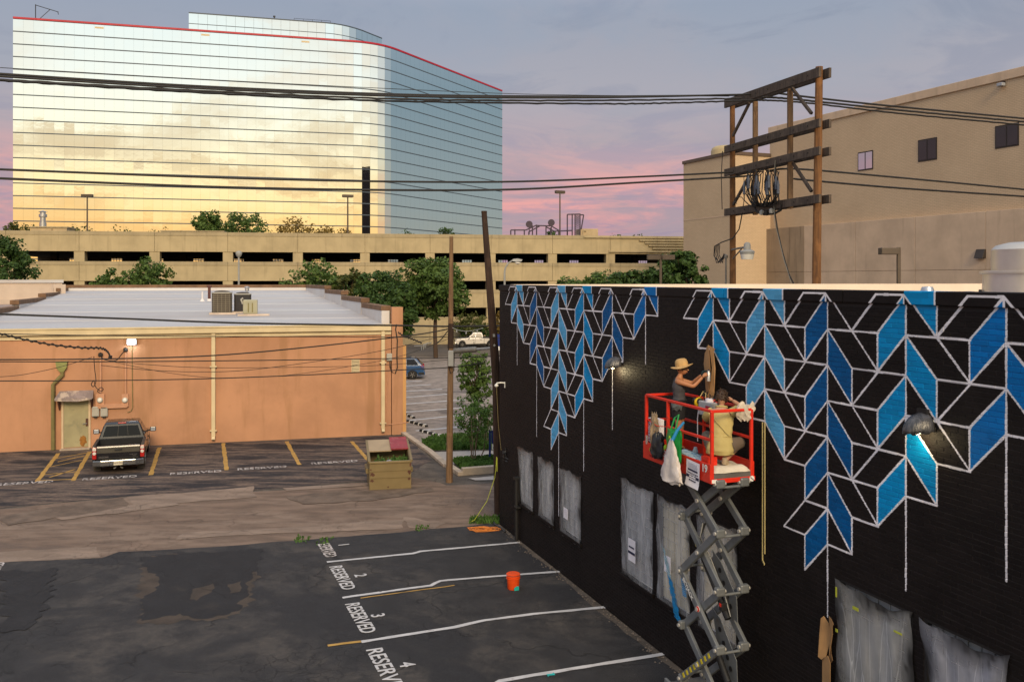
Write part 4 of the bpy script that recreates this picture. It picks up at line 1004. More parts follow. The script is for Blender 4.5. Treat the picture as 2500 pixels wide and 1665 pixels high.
# walls: the mural side is pierced by window openings
WIN = [(1.62, 2.80, 1.08, 2.64), (3.2, 4.27, 1.08, 2.64), (4.74, 5.95, 1.08, 2.64), (8.10, 9.45, 1.06, 3.06), (9.68, 10.86, 1.06, 3.06), (11.16, 12.36, 1.06, 3.06), (14.88, 16.26, 1.06, 3.06), (16.46, 17.66, 1.06, 3.06)]
us = sorted({0., 24.} | {w[0] for w in WIN} | {w[1] for w in WIN}); zs = [0, 1.06, 1.08, 2.64, 3.06, 7.0]
w_ = MB()
for a, b_ in zip(us, us[1:]):
    for c_, d_ in zip(zs, zs[1:]):
        mu, mz = (a + b_) / 2, (c_ + d_) / 2
        if any(w[0] < mu < w[1] and w[2] < mz < w[3] for w in WIN): continue
        w_.span((a, 0, c_), (b_, .3, d_))
w_.build('wall', 'mural_mortar', black, local=True)
for i in range(8):
    MB().span((i * 3 + .006, -.04, 6.985), (i * 3 + 2.994, .34, 7.16)).build('parapet_coping', 'mural_paint', black, local=True, bevel=.012)
mat('parapet_cream', (.72, .585, .46), .75, 0, .06, .8, .05, 20)
MB().span((-.04, .345, 7.0), (.3, 24, 7.17)).build('parapet_coping', 'parapet_cream', black, local=True)
MB().span((0, .31, 0), (.3, 24, 6.99)).build('end_wall', 'mural_paint', black, local=True)
MB().span((.31, .31, 6.6), (.33, 24, 7.165)).build('parapet_liner', 'parapet_cream', black, local=True)
MB().span((.35, .31, 6.4), (24, 24, 6.62)).build('roof', 'roof_white', black, local=True)
MB().span((.35, .5, 0), (24, 23.9, .9)).span((.35, .9, 0), (24, 23.9, 6.38)).build('core', 'bar_dark', black, local=True)
# bricks, in running bond; the nearest three hundred are objects of their own
rows = int(6.98 / BH); cols_ = int(20.4 / BL)
lst = []
r = np.random.default_rng(3)
for j in range(rows):
    for i in range(cols_ + 1):
        a = i * BL - (BL / 2 if j % 2 else 0); b_ = a + BL - J; z0 = j * BH; z1 = z0 + BH - J
        a = max(a, 0.002)
        if b_ - a < .03 or b_ > 20.45: continue
        if any(b_ > w[0] - .01 and a < w[1] + .01 and z1 > w[2] - .0 and z0 < w[3] + .0 for w in WIN):
            cut = None
            for w in WIN:
                if b_ > w[0] - .01 and a < w[1] + .01 and z1 > w[2] and z0 < w[3]:
                    if a < w[0] - .05: b_ = w[0] - .01; cut = 1
                    elif b_ > w[1] + .05: a = w[1] + .01; cut = 1
            if not cut: continue
        lst.append((a, b_, z0, z1, r.uniform(-.0025, .001)))
near = sorted((q for q in lst if abs((q[1] - q[0]) - (BL - J)) < .002 and q[0] < 17.75 and q[2] > 3.15), key=lambda q: -q[0])[:300]
ns = set(near)
def brick_mb(w, h):
    k = .003
    return [(-w / 2, 0, -h / 2), (w / 2, 0, -h / 2), (w / 2, 0, h / 2), (-w / 2, 0, h / 2), (-w / 2 + k, -.005, -h / 2 + k), (w / 2 - k, -.005, -h / 2 + k), (w / 2 - k, -.005, h / 2 - k), (-w / 2 + k, -.005, h / 2 - k)], [(4, 5, 6, 7), (0, 1, 5, 4), (1, 2, 6, 5), (2, 3, 7, 6), (3, 0, 4, 7)]
bv, bf = brick_mb(BL - J, BH - J)
bme = MB().add(bv, bf).mesh('brick', 'mural_paint')
for a, b_, z0, z1, dy in near: part('brick', bme, black, ((a + b_) / 2, dy + .001, (z0 + z1) / 2), (r.normal(0, .004), 0, r.normal(0, .004)))
bm_ = MB()
for q in lst:
    if q in ns: continue
    a, b_, z0, z1, dy = q; v_, f_ = brick_mb(b_ - a, z1 - z0)
    bm_.add([(x + (a + b_) / 2, y + (dy if y < -.001 else 0), z + (z0 + z1) / 2) for x, y, z in v_], f_)
bm_.build('brick', 'mural_paint', black, local=True, kind='stuff', fixn=False)
# windows: recessed grids of glass block, one pane at a time
mat('pane_grey', (.32, .325, .34), .35, 0, .15, 4, .1, 20, .004, .5); mat('pane_warm', (.60, .54, .40), .45, 0, .12, 4, .1, 20, .004, .4); mat('muntin', (.80, .78, .76), .6, 0, .1, 3, 0); mat('frame_black', (.018, .017, .017), .5, 0, .1, 3, 0)
for wi, (u0, u1, z0, z1) in enumerate(WIN):
    f = MB().span((u0, .10, z0), (u1, .28, z1)).build('window', 'muntin', black, local=True)
    nx = 6 if wi > 2 else 4; nz = 10 if wi > 2 else 8
    if wi in (4, 5): nx, nz = 5, 10
    pw, ph = (u1 - u0 - .06) / nx, (z1 - z0 - .06) / nz
    pm = MB().box((0, 0, 0), (pw - .022, .03, ph - .022)).mesh('pane', 'pane_warm' if wi in (4, 5) else 'pane_grey')
    for a in range(nx):
        for b_ in range(nz): part('pane', pm, f, (u0 + .03 + (a + .5) * pw, .091 + r.uniform(-.004, .004), z0 + .03 + (b_ + .5) * ph))
    for (a, b_) in (((u0 - .0, .0, z0), (u0 + .035, .1, z1)), ((u1 - .035, .0, z0), (u1, .1, z1)), ((u0, .0, z1 - .03), (u1, .1, z1))):
        MB().span(a, b_).build('frame', 'frame_black', f, local=True)
    MB().span((u0 - .06, -.06, z0 - .07), (u1 + .06, .1, z0)).build('sill', 'mural_paint', f, local=True, bevel=.01)
# plastic sheets over the windows
def plastic(name, col, fac, tape=None):
    m, t, o = nodes_of(name); g = NT(t)
    st = g.noise(1.0, 5, .6, .5, g.vec((5, 5, .9))); bl = g.noise(1.6, 4, .6, .3)
    c = g.mix(g.step(bl, .35, .7), tuple(x * .8 for x in col), col)
    wv = g.n('ShaderNodeVectorMath', operation='ADD'); g.link(g.vec((3.2, 3.2, .32), rot=(0, .12, 0)), wv.inputs[0])
    nz = g.n('ShaderNodeTexNoise'); nz.inputs['Scale'].default_value = .25; g.link(g.tc.outputs['Object'], nz.inputs['Vector']); g.link(nz.outputs['Color'], wv.inputs[1])
    cr = g.step(g.voro(1.3, vec=wv.outputs[0]).outputs['Distance'], .022, .002)            # thin creases put into the colour and opacity as paler lines
    c = g.mix(g.math('MULTIPLY', cr, .35), c, (.85, .85, .86))
    at_ = g.n('ShaderNodeAttribute', attribute_name='spray')
    c = g.mix(at_.outputs['Fac'], c, (.015, .014, .014))
    nrm = g.bump(st, .25, .02)
    d = g.bsdf(c, .32, 0, nrm, .3)
    tr = g.n('ShaderNodeBsdfTransparent'); ms = g.n('ShaderNodeMixShader')
    f = g.math('MAXIMUM', g.math('ADD', g.math('ADD', g.math('MULTIPLY', g.step(st, .40, .80), .26), g.math('MULTIPLY', cr, .18)), fac), at_.outputs['Fac'], True)
    g.link(f, ms.inputs[0]); g.link(tr.outputs[0], ms.inputs[1]); g.link(d, ms.inputs[2]); g.link(ms.outputs[0], o.inputs[0])
plastic('plastic_clear', (.74, .75, .78), .24); plastic('plastic_thick', (.56, .56, .55), .42); plastic('plastic_blue', (.60, .61, .70), .42)
def sheet_over(name, lab, quad, m, seed, grp='plastic sheets over the windows', sag=0.0, n=26, wi=0):
    """quad: (u,z) corners top-left, top-right, bottom-right, bottom-left, taped over the opening"""
    rr = np.random.default_rng(seed); v, f, sp_ = [], [], []
    ph = rr.uniform(0, 6, 8)
    for j in range(n + 1):
        for i in range(n + 1):
            s, t_ = i / n, j / n
            tl, tr_, br, bl = quad
            u = (tl[0] * (1 - s) + tr_[0] * s) * (1 - t_) + (bl[0] * (1 - s) + br[0] * s) * t_
            z = (tl[1] * (1 - s) + tr_[1] * s) * (1 - t_) + (bl[1] * (1 - s) + br[1] * s) * t_
            e = min(s, 1 - s, t_, 1 - t_)
            edge = math.sin(ph[0] + 9 * (t_ if min(s, 1 - s) < min(t_, 1 - t_) else s)) * .025 + math.sin(ph[1] + 23 * (t_ + s)) * .014
            if e < .001: u += edge * (1 if s in (0, 1) else .2); z += edge * (1 if t_ in (0, 1) else .2)
            z -= sag * math.sin(math.pi * s) * (1 - t_) ** 2
            fold = .016 * math.sin(ph[2] + 17 * s + 3 * t_) + .012 * math.sin(ph[3] + 31 * s - 6 * t_) + .010 * math.sin(ph[4] + 11 * (s + t_ * 1.4)) + rr.normal(0, .003)
            y = -.030 - (.02 + fold * .5) * min(1, e * 8) - .004 * rr.random()
            v.append((u, y, z))
            side = min(s, 1 - s) * (1.25); ends = min(t_, 1 - t_) * 1.6
            sp_.append(float(np.clip(1 - (min(side, ends) + .05 * math.sin(ph[5] + 13 * t_ + 5 * s) + .02 * rr.normal()) / (.09 if 3 <= wi < 6 else .24), 0, 1)) * .97)
    for j in range(n):
        for i in range(n): k = j * (n + 1) + i; f.append((k, k + 1, k + n + 2, k + n + 1))
    b = MB().add(v, f); b.xf(WM[black.name]); o = b.build(name, m, None, True)
    at_ = o.data.attributes.new('spray', 'FLOAT', 'POINT'); at_.data.foreach_set('value', sp_)
    return tag(o, lab, 'plastic sheet', grp)
labs = ['narrow sheeted window by the corner downpipe, plastic sheet with black spray on one side', 'plastic sheet gathered towards its middle on the second window from the corner', 'plastic sheet with a small paper note on the third window from the corner',
        'grey plastic sheet carrying a printed notice, before the scissor lift', 'beige plastic sheet with blue paint smears beside the scissor lift', 'plastic sheet behind the scissor arms, darkened at its edges', 'large plastic sheet with sagging top beside the rolled paper strip', 'bluish plastic sheet on the last window, nearer the frame edge than the large sheet']
for wi, (u0, u1, z0, z1) in enumerate(WIN):
    q = [(u0 - .03, z1 + .02), (u1 + .03, z1 + .02), (u1 + .02, z0 - .08), (u0 - .02, z0 - .06)]
    if wi == 1: q = [(u0, z1 + .0), (u1 - .03, z1 + .02), (u1 + .02, z0 - .12), (u0 + .05, z0)]
    if wi == 0: q = [(u0, z1), (u1, z1), (u1 + .02, z0 - .08), (u0 + .32, z0 - .02)]
    if wi == 3: q = [(u0 - .02, z1 + .04), (u1 + .05, z1), (u1, z0 - .05), (u0 - .0, z0)]
    if wi == 7: q = [(u0 - .05, z1 + .02), (u1 + .05, z1 + .03), (u1 + .02, z0 - .05), (u0 + .35, z0 - .05)]
    sheet_over('plastic_sheet', labs[wi], q, ['plastic_clear', 'plastic_clear', 'plastic_clear', 'plastic_clear', 'plastic_clear', 'plastic_clear', 'plastic_thick', 'plastic_blue'][wi], 50 + wi, sag=.10 if wi >= 6 else .02, wi=wi)
mat('paint_cyan', (.01, .22, .50), .4, 0, .3, 8, .1); mat('paint_pale', (.30, .48, .56), .5, 0, .2, 8, .1); mat('tape_lime', (.42, .45, .04), .6, 0, .15, 5, 0); mat('paper_white', (.78, .75, .80), .8, 0, .04, 4, 0); mat('ink', (.02, .02, .06), .7, 0, .05, 4, 0); mat('ink_pale', (.50, .50, .58), .7, 0, .05, 4, 0)
# blue paint smears on the beige sheet
so = [o for o in bpy.data.objects if o.name.startswith('plastic_sheet')][4]
sm = MB(); r3 = random.Random(8)
for k in range(34):                                       # short brush strokes running down the sheet
    u = 10.02 + k * .0165 + r3.uniform(-.02, .02); z = 2.16 - k * .036; ww = .05 + .07 * (k / 34) + r3.uniform(-.02, .03); h_ = r3.uniform(.010, .020) if k < 14 else r3.uniform(.014, .026)
    n_ = 7; top = [(u - ww + 2 * ww * q / n_, -.088, z + h_ * r3.uniform(.5, 1.3) - .07 * q / n_) for q in range(n_ + 1)]; bot = [(u - ww + 2 * ww * q / n_ + r3.uniform(-.01, .01), -.088, z - h_ * r3.uniform(.4, 1.2) - .07 * q / n_) for q in range(n_, -1, -1)]
    sm.poly(top + bot, 0 if k > 13 else 1)
for k in range(9): sm.poly([(10.66 + .008 * k, -.088, 1.76 - k * .035), (10.86, -.088, 1.77 - k * .035 - r3.uniform(0, .01)), (10.87, -.088, 1.742 - k * .035), (10.67 + .008 * k, -.088, 1.735 - k * .035)], 0)
sm.xf(WM[black.name]); sm.build('paint_smear', ['paint_cyan', 'paint_pale'], so)
so = [o for o in bpy.data.objects if o.name.startswith('plastic_sheet')][6]
tm = MB()
for (u, z, w2, h2) in ((14.93, 2.90, .014, .07), (15.32, 2.80, .055, .022), (14.94, 2.36, .022, .022), (16.1, 2.76, .07, .012)):
    tm.span((u - w2, -.095, z - h2), (u + w2, -.088, z + h2))
tm.xf(WM[black.name]); tm.build('tape_scrap', 'tape_lime', so, kind='stuff')
def notice(lab, M, w, h, full=True):
    """a printed paper sheet: pale heading letters, two dark bars, two lines of small print"""
    t = thing('paper_notice', lab, 'notice', M.translation, 0, 'printed paper notices')
    t.matrix_world = M; WM[t.name] = M.copy()
    c = MB(); n = 6
    for j in range(n + 1):
        for i in range(3): c.v.append(((i / 2 - .5) * w, (-.004 + .10 * max(0, (.26 - j / n)) ** 1.2 * -1.2) if full else 0, (j / n - .5) * h))
    c.f = [(j * 3 + i, j * 3 + i + 1, j * 3 + i + 4, j * 3 + i + 3) for j in range(n) for i in range(2)]; c.m = [0] * len(c.f)
    o = c.build('paper', 'paper_white', t, local=True, fixn=False)
    Rx = Matrix.Rotation(R(90), 4, 'X'); ly = -.008
    def ln(s, z, sz, mm): lettering(s, sz * h, mm, t, Matrix.Translation((0, ly, z * h)) @ Rx, 'printed_line', 0, .95, .001)
    MB().span((-.36 * w, ly - .001, .10 * h), (.36 * w, ly + .001, .17 * h)).build('print_bar', 'ink', t, local=True)
    MB().span((-.47 * w, ly - .001, -.17 * h), (.47 * w, ly + .001, -.06 * h)).build('print_bar', 'ink', t, local=True)
    if full:
        lettering('|||||||', .20 * h, 'ink_pale', t, Matrix.Translation((0, ly, .32 * h)) @ Rx, 'printed_line', .004, 1.8, .001)
        ln('Painting in progress', .02, .105 * w / h, 'ink'); 
        lettering('#SlantedRays', .085 * h, 'paper_white', t, Matrix.Translation((0, ly - .002, -.115 * h)) @ Rx, 'printed_line', .002, 1, .001)
        lettering('AQ artist mural', .075 * h, 'ink', t, Matrix.Translation((0, ly - .004, -.25 * h)) @ Rx, 'printed_line', .002, 1, .001)
    return t
def wmat(u, y, z, tilt=0.0): return WM[black.name] @ Matrix.Translation((u, y, z)) @ Matrix.Rotation(tilt, 4, 'Y')
u, z = wfind(1554, 1342); notice('printed notice with two dark bars taped on the grey plastic sheet before the lift', wmat(u, -.11, z), .32, .46, False)
u, z = wfind(1391, 1252); n_ = thing('paper_notice', 'small white paper note on the third sheeted window from the corner', 'notice', wl(u, -.11, z), WRZ, 'printed paper notices')
MB().span((-.13, 0, -.13), (.13, .004, .13)).build('paper', 'paper_white', n_, local=True)
for k in range(4): MB().bar((-.08 + k * .02, -.002, .06 - k * .04), (.05 + k * .01, -.002, .09 - k * .04), .012, .002).build('print_bar', 'ink_pale', n_, local=True)
u, z = wfind(1637, 1395); n_ = thing('paper_notice', 'white paper note half hidden behind the blue smears on the beige sheet', 'notice', wl(10.13, -.07, 1.85), WRZ, 'printed paper notices')
MB().span((-.12, 0, -.16), (.12, .004, .16)).build('paper', 'paper_white', n_, local=True)
# masking tape lines hanging below the pale spine
mat('tape_yellow', (.62, .50, .22), .7, 0, .1, 4, 0); mat('kraft', (.40, .225, .095), .8, 0, .12, 3, .15, 25, .004); mat('kraft_shaded', (.24, .13, .055), .8, 0, .12, 3, .1)  # darker kraft copy puts the shade inside the folds into the colour
u7 = SPINES[7]
tp = MB(); 
for dx in (-.03, .03): tp.span((u7 + dx - .012, -.03, 2.80 + (.0 if dx < 0 else .12)), (u7 + dx + .006, -.018, Z0 - 4 * RH - .02))
tp.bar((u7 - .035, -.024, 2.80), (u7 + .07, -.06, 2.77), .012, .03)
tp.xf(WM[black.name]); tag(tp.build('masking_tape', 'tape_yellow'), 'two thin yellowish masking tape lines hanging below the pale blue leaves', 'tape', 'masking on the wall')
# kraft paper masks: one rolled strip by the lower sheet, one held at the wall
def kraft_folds(lab, flaps, name='kraft_paper'):
    """folded brown paper: each flap a thin sheet with its own outline (photo pixels on the wall plane) and its own tilt"""
    t = None
    for k, (m_, y0, y1, pts) in enumerate(flaps):
        us = [wfind(x, y, -.08) for x, y in pts]; ua, ub = min(u for u, z in us), max(u for u, z in us)
        P = [WM[black.name] @ Vector((u, y0 + (y1 - y0) * (u - ua) / max(1e-3, ub - ua) + .008 * math.sin(9 * z), z)) for u, z in us]
        n = (WM[black.name].to_3x3() @ Vector((0, 1, 0))) * .005
        if t is None:
            b = Vector((sum(p.x for p in P) / len(P), sum(p.y for p in P) / len(P), min(p.z for p in P)))
            t = thing(name, lab, 'paper strip', b, 0, 'masking on the wall')
        MB().ext(P, n).build('paper_flap', m_, t)
    return t
z8 = lambda pts: [(1800 + x * .3093, 1180 + y * .3093) for x, y in pts]
kraft_folds('folded brown kraft paper strip hanging from the white line beside the large sheet', [
    ('kraft', -.10, -.05, z8([(662, 1062), (680, 1045), (708, 1105), (716, 1180), (716, 1245), (696, 1366), (668, 1388), (648, 1364), (652, 1200)])),
    ('kraft', -.05, -.12, z8([(710, 1048), (742, 1066), (778, 1106), (756, 1130), (757, 1190), (738, 1280), (722, 1352), (712, 1300), (718, 1180)])),
    ('kraft', -.06, -.10, z8([(664, 1392), (698, 1368), (720, 1356), (736, 1390), (746, 1420), (740, 1640), (700, 1660), (662, 1650)])),
    ('kraft_shaded', -.03, -.05, z8([(716, 1245), (726, 1330), (742, 1396), (722, 1420), (700, 1372)]))])
# wall lamps wrapped in plastic
def hood_mat():
    m, t, o = nodes_of('hood_wrap'); g = NT(t)
    st = g.noise(1.0, 5, .65, .6, g.vec((14, 14, 2)))
    c = g.mix(g.step(st, .35, .7), (.016, .018, .021), (.085, .085, .095))
    g.link(g.bsdf(c, .28, 0, g.bump(st, .7, .02), .6), o.inputs[0])
hood_mat(); emis('bulb_warm', (1.0, .78, .42), 14.0)
def wall_lamp(lab, u, z, s, pw):
    t = thing('wall_lamp', lab, 'wall lamp', wl(u, 0, z), WRZ, 'wall lamps on the mural')
    v, f = [], []; n, k = 18, 8
    for j in range(k + 1):
        a = math.pi / 2 * j / k
        for i in range(n + 1):
            b = math.pi * i / n
            v.append((-math.cos(b) * .27 * s * math.cos(a) ** .8 * (1 + .03 * math.sin(7 * b)), -.01 - math.sin(b) * .46 * s * math.cos(a) ** .8, .34 * s * math.sin(a) - .05 * s * math.sin(b) * (1 - j / k) + (.015 * math.sin(11 * b) if j == 0 else 0)))
    for j in range(k):
        for i in range(n): q = j * (n + 1) + i; f.append((q, q + 1, q + n + 2, q + n + 1))
    h = MB().add(v, f).build('hood', 'hood_wrap', t, True, local=True); so_ = h.modifiers.new('sheet', 'SOLIDIFY'); so_.thickness = .01
    MB().box((0, -.03, .16), (.16, .05, .22)).build('wall_plate', 'frame_black', t, local=True)
    MB().lathe((0, -.2 * s, .0), [(.0, -.055), (.045, -.03), (.055, .01), (.03, .07), (.03, .12), (0, .12)], 10).build('bulb', 'bulb_warm', t, True, local=True)
    ld = bpy.data.lights.new('wall_lamp_glow', 'POINT'); ld.energy = pw; ld.color = (1, .80, .45); ld.shadow_soft_size = .10
    lo = bpy.data.objects.new('wall_lamp_glow', ld); COL.objects.link(lo); lo.parent = t; lo.location = (.05, -.24 * s, -.10)
    return t
u, z = wfind(1486, 893, -.22); wall_lamp('lit dome wall lamp wrapped in clear plastic, further along the wall', u + .02, z - .02, .66, 12)
u, z = wfind(2232, 1051, -.15); wall_lamp('lit dark dome wall lamp in the larger leaves, nearer the frame edge', u + .02, z, .66, 4.5)
# corner downpipe, security camera, hanging bunch, loose ends
mat('pipe_black', (.02, .019, .019), .45, 0, .1, 3, 0)
u, z = wfind(1271, 1176); dp = thing('downpipe', 'short black downpipe at the mural wall corner below the first window', 'downpipe', wl(1.72, -.09, 0), WRZ)
MB().tube([(0, 0, .0), (0, 0, 1.72)], .055, 8).build('pipe', 'pipe_black', dp, True, local=True); MB().span((-.09, -.07, 1.72), (.09, .07, 1.78)).build('pipe_cap', 'pipe_black', dp, local=True); MB().span((-.02, -.07, .95), (.22, .085, .99)).build('pipe_strap', 'pipe_black', dp, local=True)
u, z = wfind(1236, 938, -.2)
mat('camera_white', (.78, .77, .72), .4, 0, .05, 3, 0)
cm = thing('security_camera', 'white dome security camera on an arm at the mural wall corner', 'camera', wl(.42, 0, 4.28), WRZ)
MB().span((.06, -.03, -.26), (.16, -.003, .06)).build('wall_plate', 'camera_white', cm, local=True, bevel=.01)
MB().tube([(.1, -.03, 0), (.08, -.2, .02), (.0, -.42, .0), (-.02, -.44, -.06)], .035, 8).build('arm', 'camera_white', cm, True, local=True)
MB().lathe((-.02, -.44, -.12), [(.05, .07), (.10, .03), (.11, -.04), (.085, -.05)], 14).build('housing', 'camera_white', cm, True, local=True)
MB().lathe((-.02, -.44, -.17), [(0, -.08), (.06, -.06), (.085, 0)], 14).build('dome', 'meter_grey', cm, True, local=True)
cm.scale = (.55, .55, .55)
tag(MB().tube([wl(.41, -.24, 4.14), wl(.41, -.18, 3.0), wl(.42, -.10, 2.3)], .0025, 4).build('camera_cord', 'tape_yellow'), 'thin pale cord hanging under the security camera', 'cord')
u, z = wfind(1235, 1110); hb = MB(); r4 = random.Random(2)
for k in range(26):
    a = Vector((r4.gauss(0, .06), -.05 + r4.gauss(0, .03), r4.uniform(-.18, .18))); hb.tube([a, a + Vector((r4.gauss(0, .06), r4.gauss(0, .03), r4.gauss(0, .08)))], .016, 4)
hb.xf(Matrix.Translation(wl(.58, 0, 2.2)) @ Matrix.Rotation(WRZ, 4, 'Z')); tag(hb.build('hanging_bunch', 'frame_black'), 'dark shaggy bunch hanging on the mural wall near its corner', 'bunch')
# roof equipment on the black building
def onroof(pxx, Y): return Vector(((pxx - 1250) / F * Y, Y, 6.62))
p = onroof(2520, 17.0); t = thing('exhaust_fan', 'large round silver exhaust fan on the mural building roof', 'exhaust fan', p, WRZ)
mat('fan_silver', (.58, .53, .46), .35, .75, .06, 2, 0, spec=.5)
MB().span((-.74, -.74, 0), (.74, .74, .22)).build('curb', 'parapet_cream', t, local=True); MB().lathe((0, 0, .20), [(.94, 0), (.94, .05), (.86, .06), (.84, .60), (.90, .61), (.90, .65), (.80, .66)], 32).build('lower_drum', 'fan_silver', t, True, local=True)
MB().lathe((0, 0, .84), [(.70, 0), (.70, .42), (.62, .50), (.4, .56), (0, .57)], 32).build('upper_drum', 'fan_silver', t, True, local=True)
MB().lathe((0, 0, 0), [(.05, 0), (.05, .05), (0, .05)], 10, M=Matrix.Translation((-.55, -.66, .45)) @ Matrix.Rotation(R(90), 4, 'X') @ Matrix.Rotation(R(-40), 4, 'Y')).build('cable_port', 'frame_black', t, local=True)
p = onroof(2264, 15.2); t = thing('roof_vent', 'small shiny mushroom vent above the parapet of the mural building', 'vent', p, 0)
MB().lathe((0, 0, 0), [(.075, 0), (.075, .38), (.115, .385), (.105, .52), (.085, .565), (0, .575)], 16).build('vent_body', 'steel_bright', t, True, local=True)
p = onroof(2366, 15.6); t = thing('roof_vent', 'low grey vent cap just showing over the parapet of the mural building', 'vent', p, 0)
MB().lathe((0, 0, 0), [(.07, 0), (.07, .42), (.13, .43), (.09, .485), (0, .49)], 8).build('vent_body', 'meter_grey', t, True, local=True)
# caution tape, cord heap, bucket
p0 = gnd(1218, 1280); tp = MB(); pts = [wl(-.02, -.08, 1.95), wl(-.05, -.14, 1.4), wl(-.15, -.35, .7), wl(-.3, -.7, .12), wl(-.4, -.85, .03)]
for a, b_ in zip(pts, pts[1:]): tp.bar(a, b_, .006, .032, up=WD)
tp.bar(wl(-.02, -.08, 2.0), wl(.04, -.1, 1.6), .006, .06, up=WD).bar(wl(-.06, -.08, 2.02), wl(-.02, -.11, 1.72), .006, .05, up=WD)
tag(tp.build('caution_tape', 'tape_lime'), 'yellow caution tape tied at the mural wall corner and trailing to the ground', 'tape')
mat('cord_orange', (.62, .20, .035), .6, 0, .1, 3, 0)
cd = MB(); r5 = random.Random(5); c0 = gnd(1182, 1294); pts = []
for k in range(74):
    a = k * .62; rr = .16 + .36 * abs(math.sin(k * .23 + .5)) + r5.gauss(0, .07); off = .5 if k > 62 else 0
    pts.append(c0 + .72 * Vector((rr * 1.15 * math.cos(a) - off * (k - 62) * .08, rr * .62 * math.sin(a), .035 + .04 * r5.random() + .02 * math.sin(k))))
cd.tube(pts, .009, 5); tag(cd.build('extension_cord', 'cord_orange', None, True), 'orange extension cord lying in a tangled heap near the wall corner', 'cord')
pl = MB().tube([wl(-.5, -.05, .03), wl(.1, -.18, .03), wl(.5, -.12, .04), wl(.9, -.14, .02)], .035, 6); tag(pl.build('pipe_scrap', 'pipe_black', None, True), 'dark scrap pipe lying at the foot of the wall corner', 'pipe')
p = gnd(1253, 1437); t = thing('bucket', 'orange paint bucket with a turquoise paint smear on the parking lot', 'bucket', p, .3)
mat('bucket_orange', (.72, .075, .010), .45, 0, .08, 5, 0, col2=(.55, .10, .04)); mat('turquoise', (.02, .40, .38), .5, 0, .1, 5, 0)
MB().lathe((0, 0, 0), [(.0, .0), (.125, 0), (.14, .02), (.152, .30), (.152, .37), (.140, .37), (.128, .03), (0, .03)], 22).build('pail', 'bucket_orange', t, True, local=True)
for z_ in (.25, .29, .345): MB().lathe((0, 0, z_), [(.15, 0), (.166, .004), (.166, .016), (.15, .02)], 22).build('ring', 'bucket_orange', t, True, local=True)
MB().tube([(.16 * math.cos(a), .16 * math.sin(a) - .0, .34 - .10 * max(0, math.sin(a * 1))) for a in [math.pi + k * math.pi / 10 for k in range(11)]], .005, 5).build('bail', 'steel_bright', t, True, local=True)
pts = [(.14 * math.sin(a) * 1.02, -.145, 0) for a in (0,)]
MB().ext([(-.02, -.15, .0), (.10, -.128, .0), (.095, -.138, .10), (.03, -.158, .11), (-.03, -.156, .07)], (0, -.012, 0)).build('paint_smear', 'turquoise', t, local=True)
sp = ragged([gnd(1334, 1648), gnd(1352, 1643), gnd(1356, 1650), gnd(1338, 1655)], .03, .05, 4)
sheet('paint_spot', [(q.x, q.y) for q in sp], 'turquoise', .024, front)

# grit and paint flakes gathered along the foot of the mural wall
gb_ = MB(); r6 = random.Random(14)
for k in range(420):
    u = r6.uniform(.3, 17); v = -.02 - abs(r6.gauss(0, .14)); s = r6.uniform(.006, .022); p = wl(u, v, .012)
    gb_.lathe(p, [(s, 0), (s * r6.uniform(.6, 1.1), s * .5), (0, s * r6.uniform(.6, 1.0))], 5)
mat('grit', (.19, .155, .13), .9, 0, .4, 20, 0)
gb_.build('gravel', 'grit', None, kind='stuff', fixn=False)
# ================================================================ utility poles, wires, lamps
def wood(name, col, dark):
    m, t, o = nodes_of(name); g = NT(t)
    a = g.noise(1.0, 6, .7, .3, g.vec((14, 14, .8))); b = g.noise(2.0, 4, .6)
    c = g.mix(g.step(a, .35, .68), col, dark); c = g.mix(g.math('MULTIPLY', g.step(b, .5, .7), .5), c, tuple(x * 1.35 for x in col))
    g.link(g.bsdf(c, .85, 0, g.bump(a, .6, .02), .2), o.inputs[0])
wood('pole_wood', (.22, .105, .042), (.11, .055, .028)); wood('pole_tan', (.225, .135, .072), (.12, .07, .04)); wood('pole_dark', (.062, .036, .025), (.028, .018, .014)); wood('beam_wood', (.115, .088, .068), (.055, .042, .035))
mat('wire_black', (.016, .014, .013), .6, 0, .1, 3, 0); mat('insulator', (.085, .10, .135), .4, 0, .15, 4, 0); mat('galvanised', (.20, .19, .17), .5, .4, .15, 3, 0); mat('box_pale', (.30, .30, .29), .6, 0, .1, 2, 0)
YL, YR = 45.0, 38.0
PR = at(1996, 400, YR); PL = at(1789, 400, YL)
hf = thing('power_line_support', 'wooden utility frame of two poles and four crossbeams carrying the wire bundle', 'utility frame', (PL.x, PL.y, 0))
MB().tube([Vector((PR.x - .08, PR.y, 0)), Vector((PR.x - .04, PR.y, 8)), at(2000, 164, YR)], [.21, .185, .155], 12).build('pole', 'pole_wood', hf, True)
MB().tube([Vector((PL.x, PL.y, 0)), Vector((PL.x, PL.y, 8)), at(1788, 245, YL)], [.19, .16, .13], 12).build('pole', 'pole_wood', hf, True)
fdir = (Vector((PR.x, PR.y, 0)) - Vector((PL.x, PL.y, 0))).normalized(); fnr = Vector((fdir.y, -fdir.x, 0)) * -1
fside = Vector((-fdir.y, fdir.x, 0))
if fside.x > 0: fside = -fside
def fz(py, right=True): return EYE - (py - HOR) / F * (YR if right else YL)
for (yl, yr, hh) in ((252, 184, .42), (364, 306, .36), (421, 373, .36), (518, 488, .36)):
    a = Vector((PL.x, PL.y, fz(yl, False))) - fdir * .35; b_ = Vector((PR.x, PR.y, fz(yr))) + fdir * .55
    for s in (1, -1): MB().bar(a + fside * .24 * s, b_ + fside * .24 * s, .12, hh).build('crossbeam', 'beam_wood', hf, bevel=.015)
    for k in range(7): q = a.lerp(b_, .12 + k * .13) + fside * .33; MB().bar(q, q - fside * .05, .05, .05).build('bolt', 'wire_black', hf)
